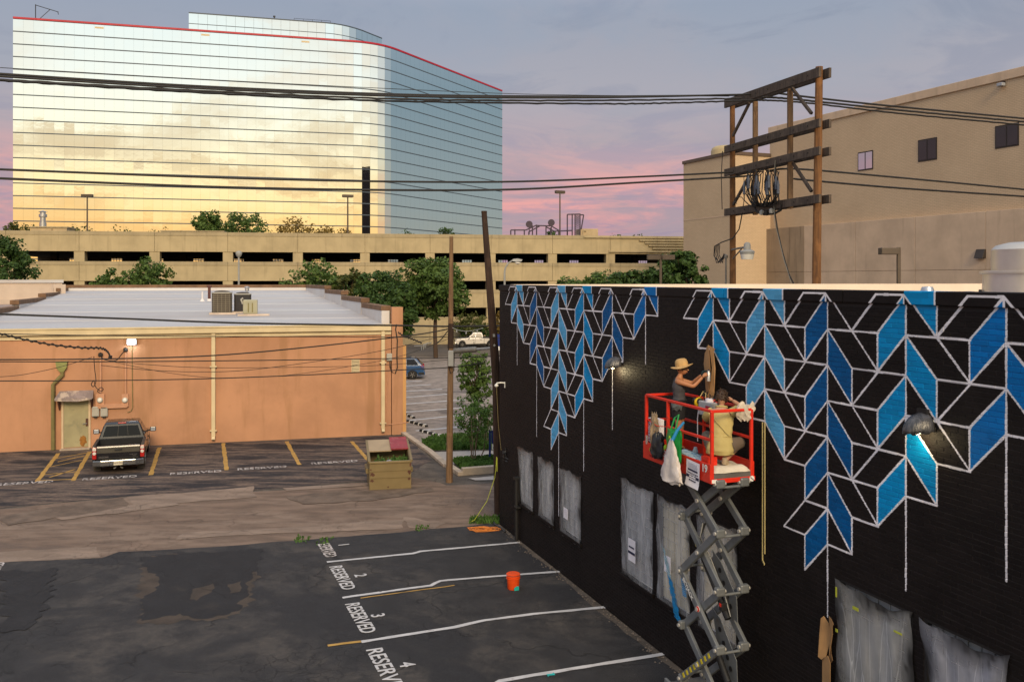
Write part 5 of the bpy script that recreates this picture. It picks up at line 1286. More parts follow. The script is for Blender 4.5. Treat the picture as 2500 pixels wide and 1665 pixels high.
def onf(s, z, off=0.0): return Vector((PL.x, PL.y, 0)) + (Vector((PR.x, PR.y, 0)) - Vector((PL.x, PL.y, 0))) * s + fside * off + Vector((0, 0, z))
def fs_(px_):                                            # fraction along the frame for a pixel column
    s = (px_ - 1250) / F; d = Vector((PR.x - PL.x, PR.y - PL.y)); return (s * PL.y - PL.x) / (d.x - s * d.y)
for cx_, y0, y1 in ((1844, 249, 525), (1929, 218, 510)):
    s = fs_(cx_); Y = PL.y + (PR.y - PL.y) * s
    MB().bar(onf(s, EYE - (y1 - HOR) / F * Y), onf(s, EYE - (y0 - HOR) / F * Y), .22, .22, up=(1, 0, 0)).build('post', 'pole_tan', hf, bevel=.02)
for (xa, ya), (xb, yb) in (((1832, 252), (1792, 332)), ((1936, 216), (1984, 278)), ((1832, 430), (1793, 500)), ((1938, 398), (1984, 468))):
    sa, sb = fs_(xa), fs_(xb)
    MB().bar(onf(sa, EYE - (ya - HOR) / F * (PL.y + (PR.y - PL.y) * sa), .05), onf(sb, EYE - (yb - HOR) / F * (PL.y + (PR.y - PL.y) * sb), .05), .12, .12).build('brace', 'beam_wood', hf, bevel=.01)
def fpt(px_, py_, off=.3):
    s = fs_(px_); return onf(s, EYE - (py_ - HOR) / F * (PL.y + (PR.y - PL.y) * s), off)
# fuse cutouts and their jumpers
r_ = random.Random(12)
for k, (x, y) in enumerate(((1843, 446), (1850, 450), (1857, 448), (1864, 451), (1871, 447), (1878, 449), (1892, 446), (1900, 450), (1908, 446), (1914, 452), (1920, 449), (1846, 462), (1854, 464), (1868, 463), (1882, 461), (1888, 452), (1896, 462), (1904, 463), (1911, 462), (1925, 460))):
    p = fpt(x, y, .40 + .12 * (k % 3)); c = MB()
    c.lathe(p - Vector((0, 0, .28)), [(.05, 0), (.075, .04), (.055, .08), (.075, .14), (.055, .20), (.075, .26), (.055, .32), (.075, .40), (.05, .5), (.03, .62)], 8)
    o = c.build('fuse_cutout', 'insulator' if k % 3 else 'wire_black', hf, True)
    e = fpt(1872 + (x - 1880) * .45, 505, .35)
    MB().tube([p - Vector((0, 0, .28)), p - Vector((.0, 0, .55)) + Vector((r_.gauss(0, .05), 0, 0)), (p + e) / 2 - Vector((0, 0, .35)), e], .028, 5).build('jumper', 'wire_black', hf, True)
    q = fpt(1880 + (x - 1880) * .6, 415, .35)
    MB().tube([p + Vector((0, 0, .34)), p + Vector((0, .05, .55)), q + Vector((r_.gauss(0, .1), 0, -.1)), q], .02, 4).build('jumper', 'wire_black', hf, True)
for k in range(12): MB().tube([fpt(1850 + k * 6.5, 425 + r_.uniform(-8, 4), .4), fpt(1856 + k * 6, 436 + r_.uniform(-6, 10), .5), fpt(1846 + k * 7, 470 + r_.uniform(-10, 10), .45), fpt(1862 + k * 5, 500, .35)], .022, 4).build('jumper', 'wire_black', hf, True)
for k, (x, y) in enumerate(((1876, 520), (1900, 516), (1888, 521))): MB().lathe(fpt(x, y, .35), [(.0, -.12), (.10, -.10), (.12, .05), (.06, .12), (0, .14)], 8).build('splice', 'box_pale' if k < 2 else 'wire_black', hf, True)
MB().tube([fpt(1853, 500), fpt(1862, 518), fpt(1880, 524), fpt(1905, 522), fpt(1920, 514), fpt(1924, 500)], .06, 6).build('cable_loop', 'wire_black', hf, True)
MB().tube([fpt(1908, 394), fpt(1907, 450), fpt(1906, 520), fpt(1914, 570), fpt(1926, 620), fpt(1940, 668), fpt(1956, 700)], .035, 5).build('drop_cable', 'wire_black', hf, True)
MB().tube([fpt(1909, 392, .34), fpt(1905, 460, .36), fpt(1908, 540, .36), fpt(1930, 630, .36), fpt(1952, 700, .36)], .014, 5).build('drop_cable', 'galvanised', hf, True)
MB().tube([fpt(1826, 520), fpt(1818, 560), fpt(1803, 582), fpt(1775, 592), fpt(1757, 602), fpt(1756, 625), fpt(1768, 640), fpt(1782, 622)], .03, 5).build('drop_cable', 'wire_black', hf, True)
for k in range(4): MB().tube([fpt(1762 + k * 3, 600 - k, .32), fpt(1758 + k * 4, 622, .34), fpt(1764 + k * 5, 642, .34), fpt(1780, 632 - 4 * k, .3), fpt(1783, 622, .28)], .022, 5).build('loop_cable', 'wire_black', hf, True)
MB().tube([fpt(1812, 498), fpt(1806, 490), fpt(1812, 482), fpt(1824, 482), fpt(1830, 490), fpt(1828, 505)], .02, 5).build('loop_cable', 'wire_black', hf, True)
MB().tube([fpt(1777, 370), fpt(1774, 430), fpt(1776, 512)], .022, 5).build('ground_wire', 'wire_black', hf, True)
MB().tube([fpt(1783, 622, .24), fpt(1783, 700, .24)], .05, 6).build('riser_pipe', 'galvanised', hf, True)
MB().lathe(fpt(1783, 626, .24), [(.0, -.1), (.10, -.1), (.10, .06), (0, .10)], 8).build('riser_cap', 'galvanised', hf, True)
# yard lamp on the frame's far pole
t = thing('yard_lamp', 'white barrel yard lamp on an arm of the utility frame pole', 'yard lamp', fpt(1795, 610, .1))
MB().tube([fpt(1793, 610, .15), fpt(1815, 606, .2), fpt(1836, 604, .3)], .05, 6).build('arm', 'galvanised', t, True); MB().tube([fpt(1796, 632, .15), fpt(1822, 606, .22)], .035, 5).build('arm_brace', 'galvanised', t, True)
q = fpt(1840, 618, .35)
MB().lathe(q, [(.34, -.05), (.36, .06), (.30, .12), (.17, .16), (.16, .42), (.10, .50), (0, .52)], 14).build('lamp_head', 'box_pale', t, True); MB().lathe(q, [(0, -.32), (.28, -.31), (.33, -.06), (.30, -.05)], 14).build('refractor', 'glass_white', t, True)
# single poles
T2 = [Vector((-.40, 27.95, 0)), Vector((-.47, 27.95, 4)), at(1182, 520, 27.9)]
d2 = thing('utility_pole', 'leaning dark brown utility pole at the mural wall corner', 'utility pole', T2[0], 0, 'single utility poles')
MB().tube(T2, [.155, .145, .085], 12).build('pole', 'pole_dark', d2, True)
MB().box(at(1206, 819, 27.72), (.07, .02, .09)).build('number_tag', 'box_pale', d2); MB().box((0, 0, 0), (.06, .02, .06), M=Matrix.Translation(at(1207, 843, 27.72)) @ Matrix.Rotation(R(45), 4, 'Y')).build('number_tag', 'box_pale', d2)
MB().lathe(at(1182, 518, 27.9), [(.09, -.03), (.09, .03), (0, .03)], 10).build('pole_cap', 'pole_dark', d2)
T1b = gnd(1097, 1177); T1Y = T1b.y
T1 = [T1b, T1b + Vector((.04, 0, 4)), at(1102, 578, T1Y)]
d1 = thing('utility_pole', 'weathered tan utility pole with grey box and cable clamps beside the dumpster', 'utility pole', T1b, 0, 'single utility poles')
MB().tube(T1, [.125, .105, .068], 12).build('pole', 'pole_tan', d1, True)
MB().tube([at(1101, 790, T1Y), at(1100, 850, T1Y)], [.10, .11], 12).build('pole_sleeve', 'pole_dark', d1, True)
q = at(1101, 875, T1Y - .18); MB().span((q.x - .10, q.y - .1, q.z - .28), (q.x + .10, q.y + .1, q.z + .28)).build('equipment_box', 'box_pale', d1, bevel=.02)
MB().tube([at(1095, 845, T1Y - .1), at(1094, 890, T1Y - .12), at(1100, 912, T1Y - .12), at(1108, 905, T1Y - .12), at(1109, 860, T1Y - .12)], .016, 5).build('cable_loop', 'wire_black', d1, True)
for yy in (960, 990, 1040, 1085): q = at(1089, yy, T1Y - .05); MB().tube([at(1097, yy - 1, T1Y), q, q + Vector((0, 0, .05))], .01, 4).build('step_peg', 'galvanised', d1, True)
t = thing('splice_case', 'ribbed grey cable splice case hung between the two single poles', 'splice case', at(1135, 856, T1Y))
pa, pb = at(1108, 857, T1Y - .15), at(1164, 853, T1Y - .6)
prof = []
n_ = 14; ax = (pb - pa)
c = MB(); c.tube([pa.lerp(pb, i / n_) for i in range(n_ + 1)], [.08 if i in (0, n_) else (.105 if i % 2 else .098) for i in range(n_ + 1)], 12); c.build('case_body', 'galvanised', t, True)
MB().tube([pb, at(1200, 850, T1Y - 1.6)], .045, 8).build('cable_end', 'box_pale', t, True)
for f_ in (.12, .88): q = pa.lerp(pb, f_); MB().tube([q + Vector((0, 0, .09)), q + Vector((0, 0, .28))], .012, 4).build('hanger', 'wire_black', t, True)
# wires
def wire(lab, pts, Yf, r, m='wire_black', grp=None, name='wire', extra=0, wig=0.0):
    """pts in photo pixels; Yf gives the depth of the wire's own vertical plane at each pixel column"""
    P = [at(x, y, Yf(x)) for x, y in pts]; out = []; k = 24
    n = len(P)
    for i in range(n - 1):
        p0, p1, p2, p3 = P[max(i - 1, 0)], P[i], P[i + 1], P[min(i + 2, n - 1)]
        for j in range(k):
            t_ = j / k; t2, t3 = t_ * t_, t_ ** 3
            out.append(.5 * ((2 * p1) + (p2 - p0) * t_ + (2 * p0 - 5 * p1 + 4 * p2 - p3) * t2 + (3 * p1 - p0 - 3 * p2 + p3) * t3))
    out.append(P[-1])
    if wig:
        for i, q in enumerate(out): q.z += wig * math.sin(i * 2.1) + wig * .6 * math.sin(i * 4.7)
    b = MB().tube(out, r, 6)
    if extra: b.tube([q + Vector((0, 0, extra * math.sin(i * .9))) for i, q in enumerate(out)], r * .7, 5)
    o = b.build(name, m, None, True)
    return tag(o, lab, 'wire', grp)
def plane_Y(P, d):                     # depth at a pixel column for the vertical plane through P along d
    def f(x):
        s = (x - 1250) / F; return P.y + d.y * (P.x - s * P.y) / (s * d.y - d.x)
    return f
PM = (PL + PR) / 2; Wd = Vector((.9415, .337, 0))
fA = plane_Y(PM, Wd)
G1 = 'bundle of thick wires over the garage'
def shifted(dd): q = PM + fdir * dd; return plane_Y(q, Wd)
wire('topmost thin wire of the upper bundle', [(0, 166), (600, 200), (1150, 226), (1420, 233), (1780, 236)], shifted(-2.6), .014, grp=G1)
wire('thick black cable of the upper bundle, second from its top', [(-40, 177), (0, 181), (500, 212), (1000, 232), (1440, 236), (1800, 233)], shifted(-2.2), .046, grp=G1, extra=.012)
wire('thick black cable just under the topmost thick one', [(-40, 183), (0, 187), (500, 217), (1000, 236), (1440, 239), (1832, 231)], shifted(-1.4), .044, grp=G1, extra=.012)
wire('knotted black cable in the middle of the upper bundle', [(-40, 191), (0, 195), (500, 223), (1000, 243), (1440, 246), (1810, 241)], shifted(-1.9), .042, grp=G1, wig=.008, extra=.022)
wire('lowest knotted cable of the upper bundle', [(-40, 193), (0, 197), (400, 222), (900, 246), (1440, 254), (1640, 252), (1850, 245)], shifted(-.9), .040, grp=G1, wig=.009, extra=.022)
G2 = 'thick wires running on from the frame'
wire('upper thick wire from the frame across the tan building', [(1890, 226), (1935, 233), (2150, 257), (2500, 290), (2620, 303)], shifted(-.2), .050, grp=G2, extra=.01)
wire('middle thick wire from the frame across the tan building', [(1860, 238), (1940, 243), (2200, 270), (2500, 298), (2620, 310)], shifted(.4), .050, grp=G2, extra=.015, wig=.005)
wire('lowest knotted wire of the upper set across the tan building', [(1850, 245), (1960, 251), (2200, 278), (2500, 306), (2620, 320)], shifted(-.8), .045, grp=G2, extra=.018, wig=.006)
G3 = 'lower pair of wires over the garage'
wire('upper wire of the lower pair before the glass tower', [(-40, 411), (0, 414), (500, 433), (900, 443), (1250, 444), (1560, 432), (1790, 421)], shifted(-2.9), .044, grp=G3)
wire('lower wire of the lower pair before the glass tower', [(-40, 433), (0, 436), (500, 456), (900, 464), (1250, 463), (1560, 446), (1800, 432), (1840, 428)], shifted(-2.2), .046, grp=G3)
wire('upper wire of the lower pair across the tan building', [(1880, 417), (1945, 413), (2150, 430), (2500, 463), (2620, 476)], shifted(.6), .046, grp='lower wires beyond the frame')
wire('lower wire of the lower pair across the tan building', [(1938, 437), (2000, 443), (2200, 460), (2500, 480), (2620, 488)], shifted(-.2), .048, grp='lower wires beyond the frame')
fB = plane_Y(T1b, Vector((.966, .2586, 0)))
G4 = 'service wires before the stucco wall'
wire('thick service cable crossing the white roof edge', [(-40, 764), (0, 767), (300, 778), (600, 789), (980, 795), (1104, 797), (1240, 795)], fB, .032, grp=G4)
wire('straight thin wire just below the cream eave', [(-40, 814), (0, 815), (300, 820), (700, 822), (980, 823), (1098, 823), (1240, 826)], fB, .014, grp=G4)
wire('twisted service drop sagging to the dark connector above the meters', [(-40, 812), (0, 815), (60, 829), (130, 842), (200, 849), (245, 850), (262, 858), (270, 872)], lambda x: fB(x) + 3.2, .026, grp=G4, extra=.05)
tag(MB().tube([at(270, 868, fB(270) + 3.2), at(268, 877, fB(270) + 3.2)], .07, 6).build('cable_connector', 'wire_black'), 'black cable connector hanging above the electric meters', 'connector')
wire('thicker cable rising towards the tan pole across the salmon wall', [(-40, 877), (0, 878), (270, 876), (520, 868), (750, 848), (970, 823), (1050, 812), (1100, 802)], fB, .022, grp=G4)
wire('level wire just below the rising cable on the salmon wall', [(-40, 883), (0, 883), (300, 883), (700, 879), (983, 875), (1098, 874), (1240, 868)], fB, .017, grp=G4)
wire('lowest dark wire running past the door awning', [(-40, 930), (0, 930), (260, 929), (520, 924), (800, 913), (983, 903), (1098, 897), (1180, 886)], fB, .017, grp=G4)
wire('thin sagging wire from the meter pipe to the tan pole', [(246, 892), (360, 903), (480, 908), (600, 904), (760, 884), (900, 862), (983, 845), (1100, 815)], lambda x: fB(x) + 1.5, .010, grp=G4)
wire('faint thin wire sagging below the level wire', [(290, 884), (430, 895), (560, 898), (760, 896), (900, 893), (983, 888), (1098, 878)], lambda x: fB(x) + 1.0, .009, grp=G4)
wire('faint thin wire dipping across the cream downspout', [(280, 884), (380, 905), (480, 919), (560, 923), (700, 916), (850, 895), (983, 868), (1098, 826)], lambda x: fB(x) + 1.2, .008, grp=G4)
wire('thin wire falling from the pipe mast to the far end of the wall', [(-20, 921), (0, 920), (60, 914), (150, 895), (225, 872)], lambda x: fB(x) + 3.0, .010, grp=G4)
wire('drooping cable between the two weatherheads', [(246, 872), (256, 878), (272, 881), (285, 879), (296, 866), (304, 857)], lambda x: fB(x) + 5.5, .018, grp=G4)
wire('coiled black wire hanging beside the first meter pipe', [(229, 870), (231, 900), (234, 930), (228, 944), (223, 938), (229, 930), (234, 945), (246, 955), (252, 950), (246, 946), (238, 955), (246, 960)], lambda x: fB(x) + 5.6, .016, grp=G4)
wire('cable drooping from the wall corner to the tan pole', [(972, 812), (990, 822), (1010, 829), (1030, 838)], lambda x: fB(x) + 2.5, .02, grp=G4, extra=.04)
wire('curved jumper cable at the tan pole', [(1066, 838), (1078, 828), (1090, 812), (1099, 803)], fB, .02, grp=G4)
tw = MB(); r_ = random.Random(9)
for k in range(9):
    a = at(1034 + r_.uniform(-4, 8), 842 + r_.uniform(-3, 6), fB(1034) + 1); tw.tube([a, a + Vector((r_.gauss(0, .1), r_.gauss(0, .05), r_.gauss(0, .06))), a + Vector((r_.gauss(.02, .14), 0, r_.gauss(-.02, .08)))], .014, 4)
tag(tw.build('wire_tuft', 'box_pale'), 'frayed pale tuft of wire ends hanging before the yellow wall', 'wire')
sl = MB(); base = [at(x, y, T1Y - 1.5) for x, y in ((1104, 800), (1115, 805), (1128, 808), (1138, 809), (1150, 808), (1165, 805), (1180, 801))]
sl.tube(base, .010, 4)
for q in base[1::2]: sl.lathe(q - Vector((0, 0, .06)), [(0, -.05), (.028, -.03), (.02, .04), (0, .06)], 6)
tag(sl.build('string_lights', 'box_pale'), 'slack string of small bulbs between the two single poles', 'string lights')
# lamp posts
def post_lamp(name, lab, x, ytop, Y, kind, grp=None):
    p = at(x, ytop, Y); t = thing(name, lab, 'lamp post', (p.x, p.y, 0), 0, grp)
    if kind == 'globe':
        MB().tube([(0, 0, 0), (0, 0, p.z - .4)], [.11, .075], 8).build('pole', 'box_pale', t, True, local=True)
        MB().lathe((0, 0, p.z - .55), [(.10, 0), (.24, .18), (.28, .38), (.2, .52), (0, .56)], 12).build('lamp_head', 'box_pale', t, True, local=True)
    elif kind == 'cobra':
        zt = p.z
        MB().tube([(0, 0, 0), (0, 0, zt - 1.3), (.08, 0, zt - .8), (.35, 0, zt - .35), (.9, 0, zt)], [.12, .10, .09, .08, .07], 8).build('pole', 'box_pale', t, True, local=True)
        MB().ext([(.75, -.2, zt - .12), (1.2, -.24, zt - .2), (1.75, -.2, zt - .16), (1.85, -.1, zt + .05), (1.3, -.14, zt + .15), (.85, -.1, zt + .1)], (0, .42, 0)).build('lamp_head', 'box_pale', t, local=True, bevel=.04)
        MB().lathe((1.35, 0, zt - .32), [(0, -.16), (.28, -.05), (.3, .08), (0, .1)], 12).build('refractor', 'glass_white', t, True, local=True)
    else:
        MB().bar((0, 0, 0), (0, 0, p.z), .13, .13, up=(1, 0, 0)).build('pole', 'lamp_brown', t, local=True)
        for s in ((-1,) if kind == 'one' else (-1, 1)):
            x0_, x1_ = (-.78, -.06) if s < 0 else (.06, .8)
            MB().span((x0_, -.2, p.z - .30), (x1_, .2, p.z - .02)).build('lamp_head', 'lamp_brown', t, local=True, bevel=.02)
    return t
post_lamp('street_lamp', 'pale lamp post with a round top rising behind the white roof', 583, 613, 76, 'globe')
post_lamp('street_lamp', 'curved arm street lamp on a pale post beside the leaning pole', 1232, 635, 92, 'cobra')
post_lamp('parking_lamp', 'brown post with one box lamp head before the concrete base of the tan building', 2194, 604, 37, 'one', 'brown box lamps by the tan building')
post_lamp('parking_lamp', 'brown post with two box lamp heads before the dark trees', 1613, 622, 52, 'two', 'brown box lamps by the tan building')
# blue parking sign
sg = gnd(1196, 1130); t = thing('parking_sign', 'dark blue parking sign post with white lettered panels in the planting bed', 'sign', sg, 0)
mat('sign_blue', (.008, .022, .16), .45, 0, .06, 3, 0)
MB().bar((0, 0, 0), (0, 0, 1.30), .085, .085, up=(1, 0, 0)).build('post', 'sign_blue', t, local=True)
MB().span((-.01, -.03, 1.22), (.75, .03, 1.30)).build('sign_rail', 'sign_blue', t, local=True)
MB().span((.06, -.02, .78), (.72, .02, 1.22)).build('sign_panel', 'sign_blue', t, local=True); MB().span((.08, -.026, .52), (.72, .02, .76)).build('sign_panel', 'white_paint', t, local=True)
RX = Matrix.Rotation(R(90), 4, 'X')
lettering('EXIT', .22, 'white_paint', t, Matrix.Translation((.40, -.03, 1.06)) @ RX, 'sign_text'); lettering('PARKING', .11, 'sign_blue', t, Matrix.Translation((.40, -.035, .64)) @ RX, 'sign_text')
q = gnd(1236, 985); t = thing('street_sign', 'blue and white sign panel seen between the leaning pole and the mural wall', 'sign', q, 0)
MB().bar((0, 0, 0), (0, 0, 4.15), .10, .10, up=(1, 0, 0)).build('post', 'sign_blue', t, local=True); q2 = at(1216, 850, q.y)
MB().span((-.55, -.1, 3.4), (.3, -.05, 4.1)).build('sign_panel', 'sign_blue', t, local=True); MB().span((-.55, -.1, 3.15), (.3, -.05, 3.38)).build('sign_panel', 'white_paint', t, local=True)
# wheel stops
mat('rubber_black', (.022, .021, .021), .8, 0, .1, 4, .1)
def wheel_stop(a, b_, lab):
    A, B = gnd(*a), gnd(*b_); d = B - A; L = d.length
    t = thing('wheel_stop', lab, 'wheel stop', (A + B) / 2, math.atan2(d.y, d.x), 'wheel stops in the side lot')
    MB().ext([(-L / 2, -.09, 0), (-L / 2, -.06, .12), (-L / 2, .06, .12), (-L / 2, .09, 0)], (L, 0, 0)).build('stop_body', 'rubber_black', t, local=True, bevel=.01)
    for k in range(4):
        x = -L / 2 + L * (.14 + k * .24)
        MB().ext([(x, -.093, .01), (x, -.063, .112), (x + .0, -.062, .1235), (x, .062, .1235), (x, .09, .03)], (L * .05, 0, 0)).build('reflector', 'white_paint', t, local=True)
    MB().ext([(L / 2 - .14, -.095, .0), (L / 2 - .14, -.064, .124), (L / 2 - .14, .064, .124), (L / 2 - .14, .095, 0)], (.06, 0, 0)).build('reflector', 'white_paint', t, local=True)
wheel_stop((972, 1008), (1011, 1022), 'black and white wheel stop partly hidden by the stucco corner'); wheel_stop((995, 1030), (1042, 1043), 'middle black and white wheel stop of the three'); wheel_stop((1027, 1053), (1079, 1068), 'black and white wheel stop next to the grass bed')
# dumpster
A, B = gnd(902, 1198), gnd(1004, 1193); dd_ = (B - A); L = dd_.length; drz = math.atan2(dd_.y, dd_.x)
t = thing('dumpster', 'rusty mustard steel dumpster with a red lid, half open', 'dumpster', (A + B) / 2, drz)
mat('dump_mustard', (.20, .148, .068), .5, .15, .08, 2, .1, 25, .004, .4, (.10, .035, .012), .70, .74, 4.5); mat('dump_lid', (.34, .255, .16), .6, .1, .1, 2, .1); mat('dump_red', (.25, .035, .045), .5, 0, .15, 3, .1, 30, .004, .3, (.33, .14, .12), .55, .75, 5); mat('dump_dark', (.045, .028, .020), .8, 0, .2, 3, .1); mat('cardboard', (.34, .28, .25), .8, 0, .2, 3, .1); mat('bag_lilac', (.36, .35, .42), .4, 0, .2, 5, .3, 12, .03)
DPT, FZ, BZ = 1.75, .98, 1.42
w2 = L / 2
def dz(y): return FZ + (BZ - FZ) * y / DPT
MB().span((-w2, 0, .02), (w2, .05, FZ)).build('front_panel', 'dump_mustard', t, local=True, bevel=.01)
for s in (-1, 1):
    MB().ext([(s * w2, 0.02, .02), (s * w2, DPT, .02), (s * w2, DPT, BZ), (s * w2, 0.02, FZ)], (-s * .05, 0, 0)).build('side_panel', 'dump_mustard', t, local=True, bevel=.008)
    MB().span((s * w2, .45, .50), (s * (w2 + .1), 1.35, .68)).build('fork_pocket', 'dump_mustard', t, local=True, bevel=.01)
    MB().bar((s * (w2 + .01), 0, FZ + .01), (s * (w2 + .01), DPT, BZ + .01), .08, .06).build('rim', 'dump_mustard', t, local=True)
MB().span((-w2, DPT - .05, .02), (w2, DPT, BZ)).build('back_panel', 'dump_mustard', t, local=True); MB().span((-w2 + .05, .05, .02), (w2 - .05, DPT - .05, .08)).build('bottom_panel', 'dump_dark', t, local=True)
MB().span((-w2 - .02, -.04, FZ - .05), (w2 + .02, .07, FZ + .02)).build('rim', 'dump_mustard', t, local=True, bevel=.01)
for z in (.42, .66): MB().span((-w2 + .02, -.025, z), (w2 - .02, .0, z + .03)).build('panel_rib', 'dump_mustard', t, local=True)
ym = .86
MB().add([(-w2 + .03, ym, dz(ym) + .02), (0.1, ym, dz(ym) + .02), (.1, DPT + .02, BZ + .03), (-w2 + .03, DPT + .02, BZ + .03), (-w2 + .03, ym, dz(ym) - .02), (.1, ym, dz(ym) - .02), (.1, DPT + .02, BZ - .01), (-w2 + .03, DPT + .02, BZ - .01)], [(0, 1, 2, 3), (7, 6, 5, 4), (0, 4, 5, 1), (1, 5, 6, 2), (2, 6, 7, 3), (3, 7, 4, 0)]).build('lid', 'dump_lid', t, local=True)
y2 = ym - .02
rl = MB().add([(.08, y2, dz(y2) + .07), (w2 - .02, y2, dz(y2) + .07), (w2 - .02, DPT + .05, BZ + .10), (.08, DPT + .05, BZ + .10), (.08, y2, dz(y2) + .03), (w2 - .02, y2, dz(y2) + .03), (w2 - .02, DPT + .05, BZ + .06), (.08, DPT + .05, BZ + .06)], [(0, 1, 2, 3), (7, 6, 5, 4), (0, 4, 5, 1), (1, 5, 6, 2), (2, 6, 7, 3), (3, 7, 4, 0)]).build('lid', 'dump_red', t, local=True, bevel=.01); rl['label'] = 'red lid'
for p, q in (((.08, y2), (w2 - .02, y2)), ((.08, DPT + .04), (w2 - .02, DPT + .04))): MB().bar((p[0], p[1], dz(p[1]) + .075), (q[0], q[1], dz(q[1]) + .075), .04, .03).build('lid_edge', 'dump_red', rl, local=True)
r_ = random.Random(3); MP = WM[t.name]
def rag2(cx, cz, w, h, seed):
    r = random.Random(seed); return [(cx + w * math.cos(a) * r.uniform(.5, 1.2), -.0275 if abs(cz - .435) < .02 or abs(cz - .675) < .02 else -.004, cz + h * math.sin(a) * r.uniform(.5, 1.2)) for a in [6.283 * k / 14 for k in range(14)]]
for k, (cx, cz, w, h) in enumerate(((-w2 + .10, .56, .10, .07), (-w2 + .09, .34, .09, .05), (-w2 + .05, .72, .04, .03), (w2 - .07, .60, .06, .09), (w2 - .08, .36, .06, .05), (w2 - .03, .84, .03, .09), (-.08, .10, .03, .03))):
    MB().poly(rag2(cx, cz, w, h, 30 + k)).build('rust_patch', 'rust_dark', t, local=True)
tag(MB().box((0, 0, 0), (.9, .5, .03), M=MP @ Matrix.Translation((.05, .45, .86)) @ Matrix.Rotation(R(-9), 4, 'X') @ Matrix.Rotation(R(4), 4, 'Y')).build('cardboard_sheet', 'cardboard'), 'flat grey cardboard lying inside the dumpster', 'cardboard')
jb = MB()
for k in range(24): a = random.Random(k); jb.lathe(MP @ Vector((a.uniform(-.4, .35), a.uniform(.2, .5), .72 + a.uniform(-.05, .16))), [(0, -.1), (.13, -.04), (.12, .05), (0, .10)], 7)
tag(jb.build('trash_bag', 'bag_lilac', None, True), 'crumpled pale plastic bag in the dumpster', 'bag')
cl = []
r2_ = np.random.default_rng(4); v, f = [], []
for k in range(700):
    p = MP @ Vector((r2_.uniform(.15, w2 - .08) if k % 3 else r2_.uniform(-w2 + .25, 0), r2_.uniform(.2, .9), .62 + r2_.random() * .36)); a = r2_.normal(0, .05, (2, 3)); q = len(v)
    v += [tuple(p), tuple(p + Vector(a[0])), tuple(p + Vector(a[0] + a[1])), tuple(p + Vector(a[1]))]; f.append((q, q + 1, q + 2, q + 3))
o = MB().add(v, f).build('branches', 'grass_leaf', None, kind='stuff', fixn=False)
